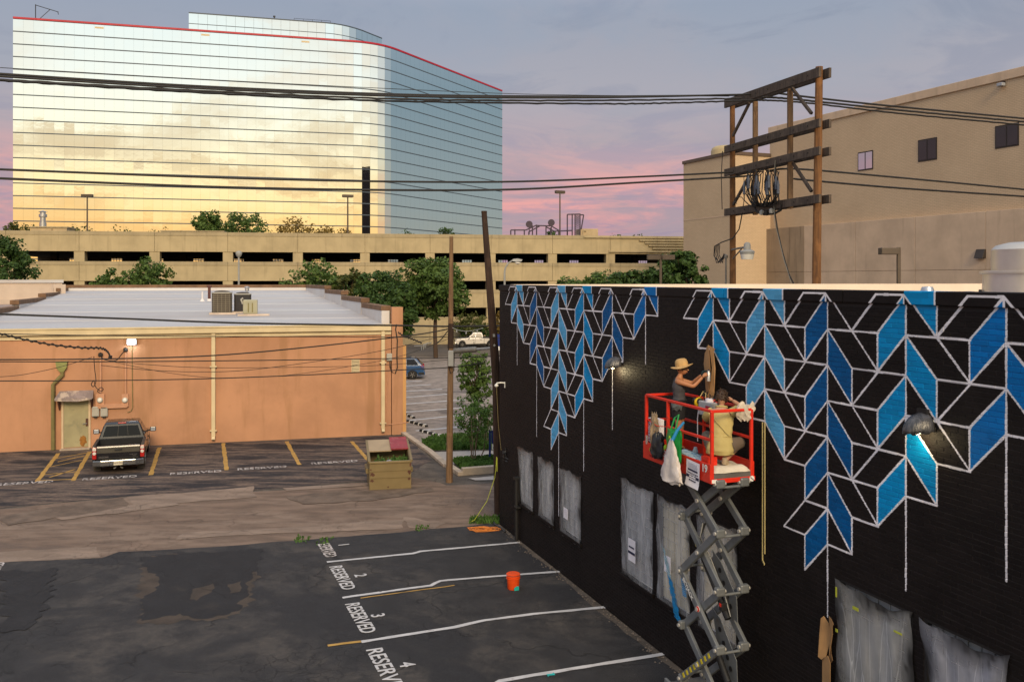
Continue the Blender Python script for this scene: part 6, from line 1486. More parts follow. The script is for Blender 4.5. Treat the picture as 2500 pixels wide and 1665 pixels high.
# ================================================================ trees
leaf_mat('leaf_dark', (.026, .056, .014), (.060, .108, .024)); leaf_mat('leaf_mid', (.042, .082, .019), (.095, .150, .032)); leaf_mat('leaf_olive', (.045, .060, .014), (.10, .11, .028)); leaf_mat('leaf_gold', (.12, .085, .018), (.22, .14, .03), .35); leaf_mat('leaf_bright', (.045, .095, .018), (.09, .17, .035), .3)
wood('bark', (.10, .065, .045), (.05, .034, .025)); wood('bark_pale', (.20, .15, .11), (.11, .08, .06))
def tree(name, lab, base, height, radius, crown_lo, n, leaf, m, seed, trunk_r=.14, bark='bark', grp='trees beside the garage', squash=1.0, stems=1, cat='tree', lobes=14):
    """a tapered trunk that forks into limbs, and a crown of leaf clumps gathered round the limb ends"""
    r = np.random.default_rng(seed)
    t = thing(name, lab, cat, base, 0, grp)
    ctr = Vector((0, 0, (crown_lo + height) / 2)); hz = (height - crown_lo) / 2
    cl = []
    for k in range(lobes):
        a = 2.4 * k + r.uniform(-.4, .4); zz = 1 - 2 * (k + .5) / lobes
        rr = math.sqrt(max(0, 1 - zz * zz)) * r.uniform(.45, .82)
        cl.append((Vector((radius * rr * math.cos(a), radius * squash * rr * math.sin(a), ctr.z + hz * zz * .72 + r.uniform(-.1, .1) * hz)), r.uniform(.26, .46) * min(radius, hz * 1.3)))
    tb = MB()
    for s in range(stems):
        off = Vector((r.normal(0, .10), r.normal(0, .10), 0)) * (0 if stems == 1 else 1)
        top = Vector((off.x * 4 + r.normal(0, .1), off.y * 4 + r.normal(0, .1), ctr.z + hz * .25))
        tb.tube([off, off * 1.5 + Vector((r.normal(0, .04), r.normal(0, .04), crown_lo * .55)), off * 2.2 + Vector((0, 0, crown_lo + hz * .3)), top], [trunk_r, trunk_r * .82, trunk_r * .6, trunk_r * .25], 8)
        for k in range(s, lobes, stems):
            c, cr = cl[k]; st = off * 2 + Vector((0, 0, crown_lo + (c.z - crown_lo) * r.uniform(.05, .35)))
            tb.tube([st, st.lerp(c, .5) + Vector((0, 0, .12 * cr)), c], [trunk_r * .42, trunk_r * .25, trunk_r * .08], 5)
    tb.build('trunk', bark, t, True, local=True)
    w = np.array([c[1] ** 2 for c in cl]); w /= w.sum()
    idx = r.choice(lobes, n, p=w)
    cen = np.array([list(c[0]) for c in cl]); rad = np.array([c[1] for c in cl])
    dirs = r.normal(size=(n, 3)); dirs /= np.linalg.norm(dirs, axis=1)[:, None]
    # each lobe is a handful of sprays with gaps between them
    spray = r.normal(size=(lobes, 15, 3)); spray /= np.linalg.norm(spray, axis=2)[:, :, None]
    sp = spray[idx, r.integers(0, 15, n)]
    dd = sp * 1.0 + dirs * .34; dd /= np.linalg.norm(dd, axis=1)[:, None]
    dist = rad[idx] * (.45 + .85 * r.random(n) ** .8)
    P = cen[idx] + dd * dist[:, None] * np.array([1, squash, .9])
    nrm = dd * .7 + r.normal(size=(n, 3)) * .6 + np.array([0, 0, .35]); nrm /= np.linalg.norm(nrm, axis=1)[:, None]
    up = r.normal(size=(n, 3)); A = np.cross(nrm, up); A /= np.linalg.norm(A, axis=1)[:, None]; B = np.cross(nrm, A)
    ls = leaf * (.6 + .8 * r.random(n))[:, None]
    V = np.stack([P - A * ls * .5, P + B * ls * .32 + A * ls * .05, P + A * ls * .55, P - B * ls * .32 + A * ls * .05], 1).reshape(-1, 3)
    me = bpy.data.meshes.new('crown'); me.vertices.add(len(V)); me.vertices.foreach_set('co', V.astype(np.float32).ravel())
    me.loops.add(n * 4); me.loops.foreach_set('vertex_index', np.arange(n * 4, dtype=np.int32)); me.polygons.add(n); me.polygons.foreach_set('loop_start', np.arange(0, n * 4, 4, dtype=np.int32)); me.update(calc_edges=True)
    me.materials.append(MAT[m])
    part('crown', me, t)
    return t
def tr_at(lab, x, ytop, Y, wpx, low, n, m, seed, leaf=.30, **k):
    p = at(x, ytop, Y); rad = wpx / 2 / F * Y
    return tree(k.pop('name', 'tree'), lab, (p.x, p.y, 0), p.z, rad, low, n, leaf, m, seed, **k)
tr_at('dark leafy tree at the far end of the garage before the pale building', 8, 563, 80, 130, 3.5, 7000, 'leaf_dark', 1, lobes=20)
tr_at('bushy low tree over the white roof, before the second garage opening', 262, 648, 84, 90, 3.0, 3600, 'leaf_mid', 2)
tr_at('broad bushy tree over the white roof, below the third garage opening', 350, 638, 84, 150, 3.0, 6000, 'leaf_mid', 3, lobes=18)
tr_at('rounded tree behind the white roof corner, tallest top of its row', 768, 634, 82, 150, 3.0, 5600, 'leaf_mid', 4, lobes=18)
tr_at('loose tree between the white roof and the big trees', 850, 645, 80, 90, 3.0, 3000, 'leaf_olive', 5)
tr_at('dense tree beyond the stepped parapet, with twigs above its crown', 925, 655, 78, 130, 3.2, 6500, 'leaf_dark', 6, lobes=20)
tr_at('big round tree with a clear trunk before the yellow garage wall', 1064, 638, 84, 170, 4.4, 11000, 'leaf_mid', 7, leaf=.33, trunk_r=.22, lobes=24)
tr_at('tree beside the stucco corner with low branches', 975, 690, 74, 100, 2.6, 4500, 'leaf_dark', 8)
tr_at('small yellowish shrub behind the two single poles', 1150, 770, 100, 84, .6, 2200, 'leaf_olive', 9, leaf=.26, name='shrub', cat='shrub', grp=None, stems=4, trunk_r=.05)
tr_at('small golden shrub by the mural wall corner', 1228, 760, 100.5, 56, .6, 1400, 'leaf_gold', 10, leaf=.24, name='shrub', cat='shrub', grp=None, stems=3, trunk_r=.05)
tr_at('low dark hedge bush beyond the white pickup', 1160, 795, 100.2, 110, .3, 1800, 'leaf_dark', 11, leaf=.26, name='shrub', cat='shrub', grp=None, stems=3, trunk_r=.05)
# trees over the parapet of the mural building
for k, (x, y, w, Y, lab, n, m) in enumerate(((1395, 668, 120, 72, 'low outer treetop above the mural parapet, furthest from the brick block', 4200, 'leaf_mid'), (1448, 654, 110, 74, 'treetop above the mural parapet, second from the outer end of its row', 4200, 'leaf_mid'), (1495, 656, 110, 73, 'flat treetop in the middle of the row above the mural parapet', 4200, 'leaf_mid'), (1535, 638, 120, 72, 'rounded treetop before the stepped concrete ledges', 5000, 'leaf_dark'), (1592, 640, 100, 70, 'treetop behind the two headed brown lamp', 4600, 'leaf_dark'), (1640, 602, 100, 68, 'dark tree one step from the lower brick block', 6000, 'leaf_dark'), (1672, 580, 100, 66, 'tallest dark tree of its row, against the lower brick block', 6500, 'leaf_dark'))):
    tr_at(lab, x, y, Y, w, 2.5, n, m, 20 + k, lobes=18)
# trees standing behind the garage, before the tower
for k, (x, y, w, Y, lab, n, m, lf) in enumerate(((510, 516, 90, 150, 'tall green tree rising above the garage, the taller of the close pair', 4200, 'leaf_mid', .42), (592, 524, 120, 150, 'wide green tree above the garage beside the taller one', 4200, 'leaf_mid', .42), (722, 538, 130, 155, 'golden treetop above the garage', 2600, 'leaf_gold', .40), (795, 552, 70, 155, 'small golden treetop near the roof lamp', 900, 'leaf_gold', .38),
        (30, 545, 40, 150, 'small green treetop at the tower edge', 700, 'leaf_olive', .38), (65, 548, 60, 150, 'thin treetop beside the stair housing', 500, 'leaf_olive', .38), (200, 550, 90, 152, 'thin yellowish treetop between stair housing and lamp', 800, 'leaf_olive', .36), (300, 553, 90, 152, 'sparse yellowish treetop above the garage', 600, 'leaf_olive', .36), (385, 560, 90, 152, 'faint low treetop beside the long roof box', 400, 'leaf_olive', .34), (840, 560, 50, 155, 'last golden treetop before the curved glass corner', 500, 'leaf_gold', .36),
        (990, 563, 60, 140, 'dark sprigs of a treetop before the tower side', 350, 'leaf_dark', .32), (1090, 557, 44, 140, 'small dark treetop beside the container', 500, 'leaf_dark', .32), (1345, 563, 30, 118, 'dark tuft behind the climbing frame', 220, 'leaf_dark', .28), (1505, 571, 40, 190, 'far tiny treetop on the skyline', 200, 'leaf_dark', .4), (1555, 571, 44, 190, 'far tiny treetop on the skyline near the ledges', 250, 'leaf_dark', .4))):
    p = at(x, y, Y); low = max(4, p.z - w / F * Y * .8)
    tr_at(lab, x, y, Y, w, low, n, m, 40 + k, leaf=lf, grp='treetops behind the garage', trunk_r=.16)
# the multi-stemmed young tree and the leafy tree behind it
b = gnd(1156, 1133); t = tree('young_tree', 'slender multi stemmed young tree in the planting bed beside the tan pole', (b.x, b.y, .09), 2.5, .85, .8, 2300, .10, 'leaf_bright', 61, trunk_r=.028, bark='bark_pale', grp=None, stems=6, lobes=14)
b = gnd(1160, 1085); t = tree('leafy_tree', 'taller leafy tree standing behind the young multi stemmed one', (b.x, b.y, .03), 4.3, .85, 1.6, 2300, .15, 'leaf_mid', 62, trunk_r=.06, grp=None, lobes=18)
b = gnd(1190, 1092); t = tree('shrub', 'small pale leaved shrub beside the blue sign', (b.x, b.y, .03), 2.0, .45, .6, 700, .09, 'leaf_olive', 63, trunk_r=.02, bark='bark_pale', grp=None, stems=3, cat='shrub', lobes=8)
# ================================================================ vehicles
def paint(name, col, rough=.22, coat=.6, metal=0.0):
    m, t, o = nodes_of(name); g = NT(t)
    dirt = g.noise(1.6, 5, .6)
    c = g.mix(g.math('MULTIPLY', g.step(dirt, .45, .75), .05), col, (.16, .13, .10))
    g.link(g.bsdf(c, g.step(dirt, .3, .8, rough, rough + .15), metal, None, .5, Coat_Weight=coat, Coat_Roughness=.08), o.inputs[0])
paint('paint_black', (.006, .006, .009)); paint('paint_white', (.62, .58, .52)); paint('paint_blue', (.008, .060, .17))
mat('car_glass', (.012, .012, .013), .04, 0, .0, 1, 0, spec=.25); mat('rear_glass', (.012, .012, .012), .03, 0, .0, 1, 0, spec=.22); mat('chrome', (.55, .55, .56), .12, 1.0, .05, 3, 0); mat('tyre', (.020, .019, .018), .85, 0, .15, 6, .2); mat('rim_alloy', (.45, .44, .42), .3, .8, .08, 4, 0)
mat('lamp_red', (.38, .012, .010), .2, 0, .05, 3, 0, spec=.6); mat('lamp_clear', (.62, .58, .52), .15, 0, .05, 3, 0, spec=.6); mat('bed_liner', (.016, .016, .017), .8, 0, .15, 6, .2); mat('mudflap', (.045, .036, .026), .8, 0, .2, 5, .1); mat('bumper_grey', (.33, .34, .35), .20, .9, .08, 3, 0); mat('plate_paper', (.62, .56, .42), .5, 0, .05, 5, 0); mat('trim_black', (.018, .018, .018), .5, 0, .1, 3, 0)
def wheel(t, x, y, r, side, spokes=6, w=.22):
    M = Matrix.Translation((x, y, r)) @ Matrix.Rotation(R(90), 4, 'Y')
    ty = MB().lathe((0, 0, 0), [(r * .62, -w / 2), (r * .9, -w / 2), (r, -w * .36), (r, w * .36), (r * .9, w / 2), (r * .62, w / 2)], 26, M=M).build('wheel', 'tyre', t, True, local=True)
    s = side
    rim = MB().lathe((0, 0, 0), [(r * .64, s * w * .40), (r * .60, s * w * .46), (r * .56, s * w * .36), (.0, s * w * .20)], 22, M=M)
    for k in range(spokes):
        a = 6.283 * k / spokes
        rim.bar(M @ Vector((.03 * math.cos(a), .03 * math.sin(a), s * w * .40)), M @ Vector((r * .58 * math.cos(a), r * .58 * math.sin(a), s * w * .43)), .03, r * .2, up=M.to_3x3() @ Vector((0, 0, 1)))
    rim.lathe((0, 0, 0), [(r * .16, s * w * .38), (r * .14, s * w * .46), (0, s * w * .47)], 12, M=M)
    rim.build('rim', 'rim_alloy', ty, True, local=True)
def arch_profile(y0, y1, zb, top, axles, r):
    """side outline of the lower body, with wheel arches cut out of its lower edge; top is a list of (y, z) from rear to front"""
    p = []
    ys = sorted(axles)
    p.append((y0, zb + .05))
    for a in ys:
        for k in range(11):
            an = math.pi - math.pi * k / 10; q = (a + r * math.cos(an), max(zb, zb - .02 + r * math.sin(an) * 1.02)); p.append(q)
    p.append((y1, zb + .05))
    return p + list(reversed(top))
def slab(t, name, prof, x0, x1, m, bevel=.025):
    return MB().ext([(x0, y, z) for y, z in prof], (x1 - x0, 0, 0)).build(name, m, t, local=True, bevel=bevel)
def pickup(lab, loc, rz, m, s=1.0, name='pickup_truck', grp=None):
    t = thing(name, lab, 'pickup truck', loc, rz, grp)
    hw = .90
    axl = (-1.55, 1.75)
    # cab and bonnet: one shell, narrowing a little upwards
    top = [(-.82, 1.02), (1.12, 1.02), (1.25, 1.04), (2.35, .93), (2.50, .82), (2.55, .60)]
    slab(t, 'body', arch_profile(-.82, 2.55, .38, top, (1.75,), .42), -hw, hw, m, .05)
    g_ = [(-hw + .04, -.735, 1.0), (hw - .04, -.735, 1.0), (hw - .04, 1.22, 1.0), (-hw + .04, 1.22, 1.0), (-.64, -.62, 1.60), (.64, -.62, 1.60), (.64, .42, 1.60), (-.64, .42, 1.60), (-.60, -.50, 1.66), (.60, -.50, 1.66), (.60, .30, 1.66), (-.60, .30, 1.66)]
    MB().add(g_, [(3, 2, 1, 0), (0, 1, 5, 4), (1, 2, 6, 5), (2, 3, 7, 6), (3, 0, 4, 7), (4, 5, 9, 8), (5, 6, 10, 9), (6, 7, 11, 10), (7, 4, 8, 11), (8, 9, 10, 11)]).build('cab', m, t, True, local=True, bevel=.03)
    def lerp3(a, b_, f): return tuple(p + (q - p) * f for p, q in zip(a, b_))
    # rear window of three panes, windscreen, side glass
    def glass(a, b_, c, d, off, nm='window'):
        n = Vector((Vector(b_) - Vector(a)).cross(Vector(d) - Vector(a))).normalized() * off
        return MB().ext([Vector(p) + n for p in (a, b_, c, d)], n * .4).build(nm, 'rear_glass' if nm == 'rear_window' else 'car_glass', t, local=True)
    zl, zh = .20, .86
    def rearp(x, f): y = -.735 + .115 * f; z = 1.0 + .60 * f; xx = x * ((hw - .04) + (.64 - hw + .04) * f); return (xx, y, z)
    for a, b_ in ((-.86, -.20), (-.18, .27), (.29, .86)): glass(rearp(a, zl), rearp(b_, zl), rearp(b_, zh), rearp(a, zh), .008, 'rear_window')
    for q in (-.19, .28): MB().bar(Vector(rearp(q, zl)) + Vector((0, -.02, 0)), Vector(rearp(q, zh)) + Vector((0, -.02, 0)), .02, .02, up=(1, 0, 0)).build('window_bar', 'trim_black', t, local=True)
    def frontp(x, f): y = 1.22 - .80 * f; z = 1.0 + .60 * f; return (x * ((hw - .04) + (.64 - hw + .04) * f), y, z)
    glass(frontp(.92, .08), frontp(-.92, .08), frontp(-.88, .92), frontp(.88, .92), .008, 'windscreen')
    for s in (-1, 1):
        def sp(y, f): return (s * ((hw - .04) + (.64 - hw + .04) * f), y, 1.0 + .60 * f)
        for (a, b_, c, d) in (((-.66), (.16), (.10), (-.52)), ((.22), (1.0), (.42), (.16))):
            P = [sp(a, .12), sp(b_, .12), sp(c, .86), sp(d, .86)]
            if s < 0: P = [P[1], P[0], P[3], P[2]]
            glass(*P, .008, 'side_window')
        MB().span((s * hw - .004 * s, .19, .45), (s * (hw + .006), .205, 1.0)).build('door_gap_shade', 'trim_black', t, local=True)  # black strip standing in for the shade between the doors
        for yy in (-.55, .34): MB().bar((s * (hw + .025), yy, .88), (s * (hw + .025), yy + .18, .88), .03, .035).build('handle', 'trim_black', t, local=True)
        mr = MB().box((s * (hw + .18), .98, 1.08), (.24, .10, .20)).build('mirror', m if m == 'paint_white' else 'paint_black', t, local=True, bevel=.04); MB().box((s * (hw + .18), .925, 1.08), (.18, .01, .14)).build('mirror_glass', 'lamp_grey', mr, local=True)
        MB().bar((s * (hw - .05), 1.0, 1.02), (s * (hw + .1), .99, 1.05), .05, .05).build('mirror_arm', 'trim_black', mr, local=True)
        # bed side with its wheel arch
        slab(t, 'bed_side', arch_profile(-2.5, -.84, .40, [(-2.5, 1.04), (-.84, 1.05)], (-1.55,), .42), s * hw, s * (hw - .10), m, .02)
        MB().span((s * (hw - .11), -2.48, 1.04), (s * (hw - .0), -.84, 1.075)).build('bed_rail', 'trim_black', t, local=True, bevel=.012)
        MB().lathe((0, 0, 0), [(.0, 0), (.05, 0), (.05, .012), (0, .012)], 10, M=Matrix.Translation((s * (hw - .105), -2.1, .9)) @ Matrix.Rotation(R(-90 * s), 4, 'Y')).build('tie_down', 'chrome', t, local=True)
        # tail light: red, clear round, red
        tl = MB().span((s * (hw - .14), -2.53, .58), (s * (hw + .005), -2.46, 1.02)).build('tail_light', 'lamp_red', t, local=True, bevel=.02)
        MB().lathe((0, 0, 0), [(0, 0), (.065, 0), (.055, .025), (0, .03)], 12, M=Matrix.Translation((s * (hw - .07), -2.53, .80)) @ Matrix.Rotation(R(90), 4, 'X')).build('light_lens', 'lamp_clear', tl, True, local=True)
        MB().span((s * (hw - .13), -2.537, .90), (s * (hw - .01), -2.525, 1.0)).build('light_lens', 'lamp_clear', tl, local=True)
        MB().span((s * (hw - .30), 2.46, .62), (s * (hw - .02), 2.57, .82)).build('headlight', 'lamp_clear', t, local=True, bevel=.03)
        MB().span((s * (hw - .26), -2.06, .06), (s * (hw - .0), -2.03, .42)).build('mudflap', 'mudflap', t, local=True)
        for ay in axl: wheel(t, s * (hw - .12), ay, .36, s)
    MB().span((-hw + .1, -2.45, .55), (hw - .1, -.84, .60)).build('bed_floor', 'bed_liner', t, local=True)
    MB().span((-hw + .1, -.90, .60), (hw - .1, -.76, 1.05)).build('bed_bulkhead', 'bed_liner', t, local=True)
    for k in range(9): MB().span((-hw + .18 + k * .185, -2.42, .60), (-hw + .25 + k * .185, -.92, .618)).build('liner_rib', 'bed_liner', t, local=True)
    for k in range(16): MB().span((-hw + .16 + k * .098, -.915, .62), (-hw + .20 + k * .098, -.90, 1.03)).build('liner_rib', 'bed_liner', t, local=True)
    tg = MB().ext([(-hw + .145, -2.53, .56), (-hw + .145, -2.545, .80), (-hw + .145, -2.52, 1.0), (-hw + .145, -2.50, 1.05), (-hw + .145, -2.44, 1.06), (-hw + .145, -2.44, .56)], (2 * hw - .29, 0, 0)).build('tailgate', m, t, local=True, bevel=.012)
    MB().span((-.13, -2.56, .86), (.13, -2.53, .95)).build('handle', 'trim_black', tg, local=True, bevel=.02); MB().span((-hw + .2, -2.56, .57), (hw - .2, -2.535, .60)).build('tailgate_trim', 'trim_black', tg, local=True)
    MB().ext([(-hw - .0, -2.40, .32), (-hw, -2.50, .30), (-.6, -2.66, .32), (.6, -2.66, .32), (hw, -2.50, .30), (hw, -2.40, .32)], (0, 0, .22)).build('rear_bumper', 'bumper_grey', t, local=True, bevel=.03)
    for s in (-1, 1):
        MB().bar((s * .26, -2.675, .47), (s * .62, -2.665, .46), .012, .035).build('bumper_trim', 'chrome', t, local=True); MB().tube([(s * .22, -2.68, .40), (s * .30, -2.68, .39), (s * .34, -2.67, .34)], .018, 6).build('bumper_trim', 'chrome', t, True, local=True)
        MB().tube([(s * .08, -2.5, .27), (s * .10, -2.62, .24), (s * .16, -2.60, .22)], .02, 6).build('tow_hook', 'galvanised', t, True, local=True)
    pl_ = MB().span((-.155, -2.69, .355), (.155, -2.675, .505)).build('licence_plate', 'plate_paper', t, local=True)
    lettering('FWW-0550', .085, 'ink', pl_, Matrix.Translation((0, -2.694, .425)) @ Matrix.Rotation(R(90), 4, 'X'), 'plate_text', .001, .72, .001); lettering('TEXAS', .03, 'sign_blue', pl_, Matrix.Translation((0, -2.694, .485)) @ Matrix.Rotation(R(90), 4, 'X'), 'plate_text', 0, 1, .001)
    if m == 'paint_black':
        lettering('TACOMA', .075, 'chrome', tg, Matrix.Translation((-.51, -2.542, .645)) @ Matrix.Rotation(R(90), 4, 'X'), 'emblem_text', .003, 1.1, .002)
        lettering('DOUBLE CAB', .045, 'chrome', tg, Matrix.Translation((.52, -2.545, .705)) @ Matrix.Rotation(R(90), 4, 'X'), 'emblem_text', .001, 1, .002); lettering('V6 SR5', .045, 'chrome', tg, Matrix.Translation((.56, -2.544, .645)) @ Matrix.Rotation(R(90), 4, 'X'), 'emblem_text', .001, 1, .002)
    br = MB().span((-.15, -.625, 1.60), (.15, -.56, 1.645)).build('brake_light', 'lamp_red', t, local=True, bevel=.01)
    MB().span((-hw + .1, -2.3, .30), (hw - .1, 2.3, .44)).build('chassis', 'trim_black', t, local=True); MB().span((-hw, 2.42, .36), (hw, 2.62, .58)).build('front_bumper', 'chrome', t, local=True, bevel=.04); MB().span((-.5, 2.5, .62), (.5, 2.58, .84)).build('grille', 'trim_black', t, local=True)
    return t
HD = Vector((-.337, .9415, 0))
p = gnd(289, 1156) + HD * 2.55
pickup('black pickup truck parked nose in to the salmon wall beside the door', p, math.atan2(.337, .9415), 'paint_black')
# white pickup on the street: nose towards the tan pole
q = at(1125, 800, 97.0); wt = pickup('white pickup truck on the street behind the two single poles', (q.x + 1.75 * .95, 97.4, 0), R(90) + .16, 'paint_white')
wt.scale = (.92, .92, .98)
MB().span((-.86, -2.45, 1.07), (.86, -.86, 1.13)).build('bed_cover', 'trim_black', wt, local=True)
# blue estate car half hidden behind the stucco corner
cx = gnd(975, 927); ct = thing('parked_car', 'blue estate car half hidden behind the stucco building corner', 'car', (cx.x - .42, cx.y + .9, 0), R(90) + .10)
axl = (-1.28, 1.30)
slab(ct, 'body', arch_profile(-2.12, 2.25, .28, [(-2.12, .55), (-2.14, .88), (-2.05, 1.02), (1.05, 1.0), (1.2, .98), (2.1, .80), (2.25, .6)], axl, .39), -.87, .87, 'paint_blue', .06)
MB().add([(-.83, -2.02, 1.0), (.83, -2.02, 1.0), (.83, 1.15, .98), (-.83, 1.15, .98), (-.62, -1.55, 1.52), (.62, -1.55, 1.52), (.62, .25, 1.55), (-.62, .25, 1.55), (-.58, -1.35, 1.58), (.58, -1.35, 1.58), (.58, .1, 1.60), (-.58, .1, 1.60)], [(3, 2, 1, 0), (0, 1, 5, 4), (1, 2, 6, 5), (2, 3, 7, 6), (3, 0, 4, 7), (4, 5, 9, 8), (5, 6, 10, 9), (6, 7, 11, 10), (7, 4, 8, 11), (8, 9, 10, 11)]).build('cabin', 'paint_blue', ct, True, local=True, bevel=.04)
for s in (-1, 1):
    def sp(y, f): return (s * (.83 + (.62 - .83) * f), y, 1.0 + .53 * f)
    for a, b_, c, d in ((-1.72, -.85, -.85, -1.42), (-.80, .05, .05, -.80), (.10, .92, .30, .10)):
        P = [Vector(sp(a, .1)), Vector(sp(b_, .1)), Vector(sp(c, .85)), Vector(sp(d, .85))]; n = Vector((s, 0, .38)).normalized() * .012
        MB().ext([v + n * .5 for v in P], n).build('side_window', 'car_glass', ct, local=True)
    MB().ext([(s * .70, -2.13, .82), (s * .885, -2.06, .84), (s * .885, -1.86, .98), (s * .80, -1.98, 1.06), (s * .66, -2.10, 1.02)], (0, -.03, 0)).build('tail_light', 'lamp_red', ct, local=True, bevel=.015)
    MB().span((s * .86, -2.14, .36), (s * .885, -1.72, .52)).build('bumper_side', 'trim_black', ct, local=True, bevel=.01)
    for a in axl: wheel(ct, s * .76, a, .345, s, 5, .21)
    MB().bar((s * .55, -1.2, 1.62), (s * .55, .1, 1.64), .03, .04).build('roof_rail', 'trim_black', ct, local=True)
MB().add([(-.66, -2.035, 1.06), (.66, -2.035, 1.06), (.56, -1.60, 1.50), (-.56, -1.60, 1.50)], [(0, 1, 2, 3)]).build('rear_window', 'car_glass', ct, local=True)
MB().span((-.84, -2.2, .32), (.84, -2.05, .60)).build('rear_bumper', 'paint_blue', ct, local=True, bevel=.04)
# ================================================================ scissor lift
mat('lift_red', (.70, .030, .012), .40, 0, .12, 4, .05, 60, .003, .45, (.36, .05, .03), .62, .72, 6)
mat('lift_red_dark', (.38, .012, .008), .45, 0, .12, 4, .05); mat('lift_grey', (.165, .175, .182), .42, .2, .12, 4, .1, 60, .003, .4, (.15, .125, .10), .60, .74, 5); mat('pin_pale', (.60, .58, .54), .35, .5, .05, 4, 0); mat('hazard_yellow', (.60, .48, .02), .5, 0, .08, 4, 0); mat('deck_grey', (.14, .13, .125), .7, .3, .15, 5, .2); mat('hose_black', (.015, .015, .016), .5, 0, .1, 4, 0)
LC = wl(12.13, -.66)
lift = thing('scissor_lift', 'red and grey scissor lift raised beside the mural wall carrying two painters', 'scissor lift', LC, WRZ)
LV = -.66
def lx(pxx, y): return wfind(pxx, 900, LV + y)[0] - 12.13
HX, HY = 1.065, .36
FLR, TOPR = 4.27, 5.25
MB().span((-HX - .02, -HY - .02, 4.15), (HX + .02, HY + .02, FLR)).build('platform_deck', 'deck_grey', lift, local=True)
for s in (-1, 1): MB().span((-HX - .02, s * (HY + .02), 4.13), (HX + .02, s * (HY + .045), 4.43)).build('toe_board', 'lift_red', lift, local=True, bevel=.006)
for s in (-1, 1): MB().span((s * (HX + .02), -HY - .045, 4.13), (s * (HX + .045), HY + .045, 4.20 if s > 0 else 4.43)).build('toe_board', 'lift_red', lift, local=True, bevel=.006)
MB().span((-HX + .2, -HY - .052, 4.20), (.2, -HY - .045, 4.24)).build('slot_shade', 'lift_red_dark', lift, local=True)  # darker red strip standing in for the shade of a slot
def rail(a, b_, nm='guard_rail', m='lift_red', w=.045): MB().bar(a, b_, w, w).build(nm, m, lift, local=True, bevel=.008)
def post(x, y, z0=4.2, z1=TOPR, m='lift_red'): MB().bar((x, y, z0), (x, y, z1), .05, .05, up=(1, 0, 0)).build('rail_post', m, lift, local=True, bevel=.008)
mx = lx(1631, -HY); fx = lx(1719, HY)
for x, y in ((-HX, -HY), (HX, -HY), (HX, HY), (-HX, HY), (mx, -HY), (fx, HY)): post(x, y)
for z, nm in ((TOPR, 'guard_rail'), (4.80, 'mid_rail')):
    rail((-HX, HY, z), (HX, HY, z), nm); rail((-HX, -HY, z), (-HX, HY, z), nm)
rail((-HX, -HY, TOPR), (HX, -HY, TOPR)); rail((mx, -HY, 4.80), (HX, -HY, 4.80), 'mid_rail'); rail((HX, -HY, TOPR), (HX, HY, TOPR))
MB().tube([(-HX, -HY, 4.83), (-HX + .4, -HY - .01, 4.76), (mx, -HY, 4.80)], .008, 5).build('gate_chain', 'lift_red', lift, True, local=True)
for x in (-HX + .10, ): MB().span((x - .02, -HY - .06, 4.4), (x + .02, -HY - .04, 4.55)).build('hinge_bolt', 'pin_pale', lift, local=True)
for x, w in ((-.86, .07), (-.68, .07)): MB().span((x, -HY - .058, 4.30), (x + w, -HY - .046, 4.345)).build('reflector', 'hazard_yellow', lift, local=True)
for s_, y_ in ((1, HY + .02), (1, -HY + .25)): pass
RXL = Matrix.Rotation(R(90), 4, 'X')
lettering('SKYJACK', .15, 'white_paint', lift, Matrix.Translation((-.08, -HY - .05, 4.335)) @ RXL, 'lettering', .002, 1.0, .001)
lettering('III 3219', .13, 'lift_red_dark', lift, Matrix.Translation((.42, -HY - .05, 4.33)) @ RXL, 'lettering', .003, 1.0, .001)
lettering('19', .17, 'white_paint', lift, Matrix.Translation((.93, -HY - .0505, 4.34)) @ RXL, 'lettering', .004, 1.0, .001)
MB().span((HX + .046, -HY - .03, 4.14), (HX + .05, -HY + .06, 4.195)).build('warning_label', 'white_paint', lift, local=True)
lb_ = MB().lathe((0, 0, 0), [(0, 0), (.045, 0), (.045, .004), (0, .004)], 14, M=Matrix.Translation((HX + .047, HY - .02, 4.165)) @ Matrix.Rotation(R(90), 4, 'Y')).build('warning_label', 'white_paint', lift, local=True)
MB().bar((HX + .053, HY - .05, 4.19), (HX + .053, HY + .01, 4.14), .004, .012).build('warning_bar', 'ink', lb_, local=True)
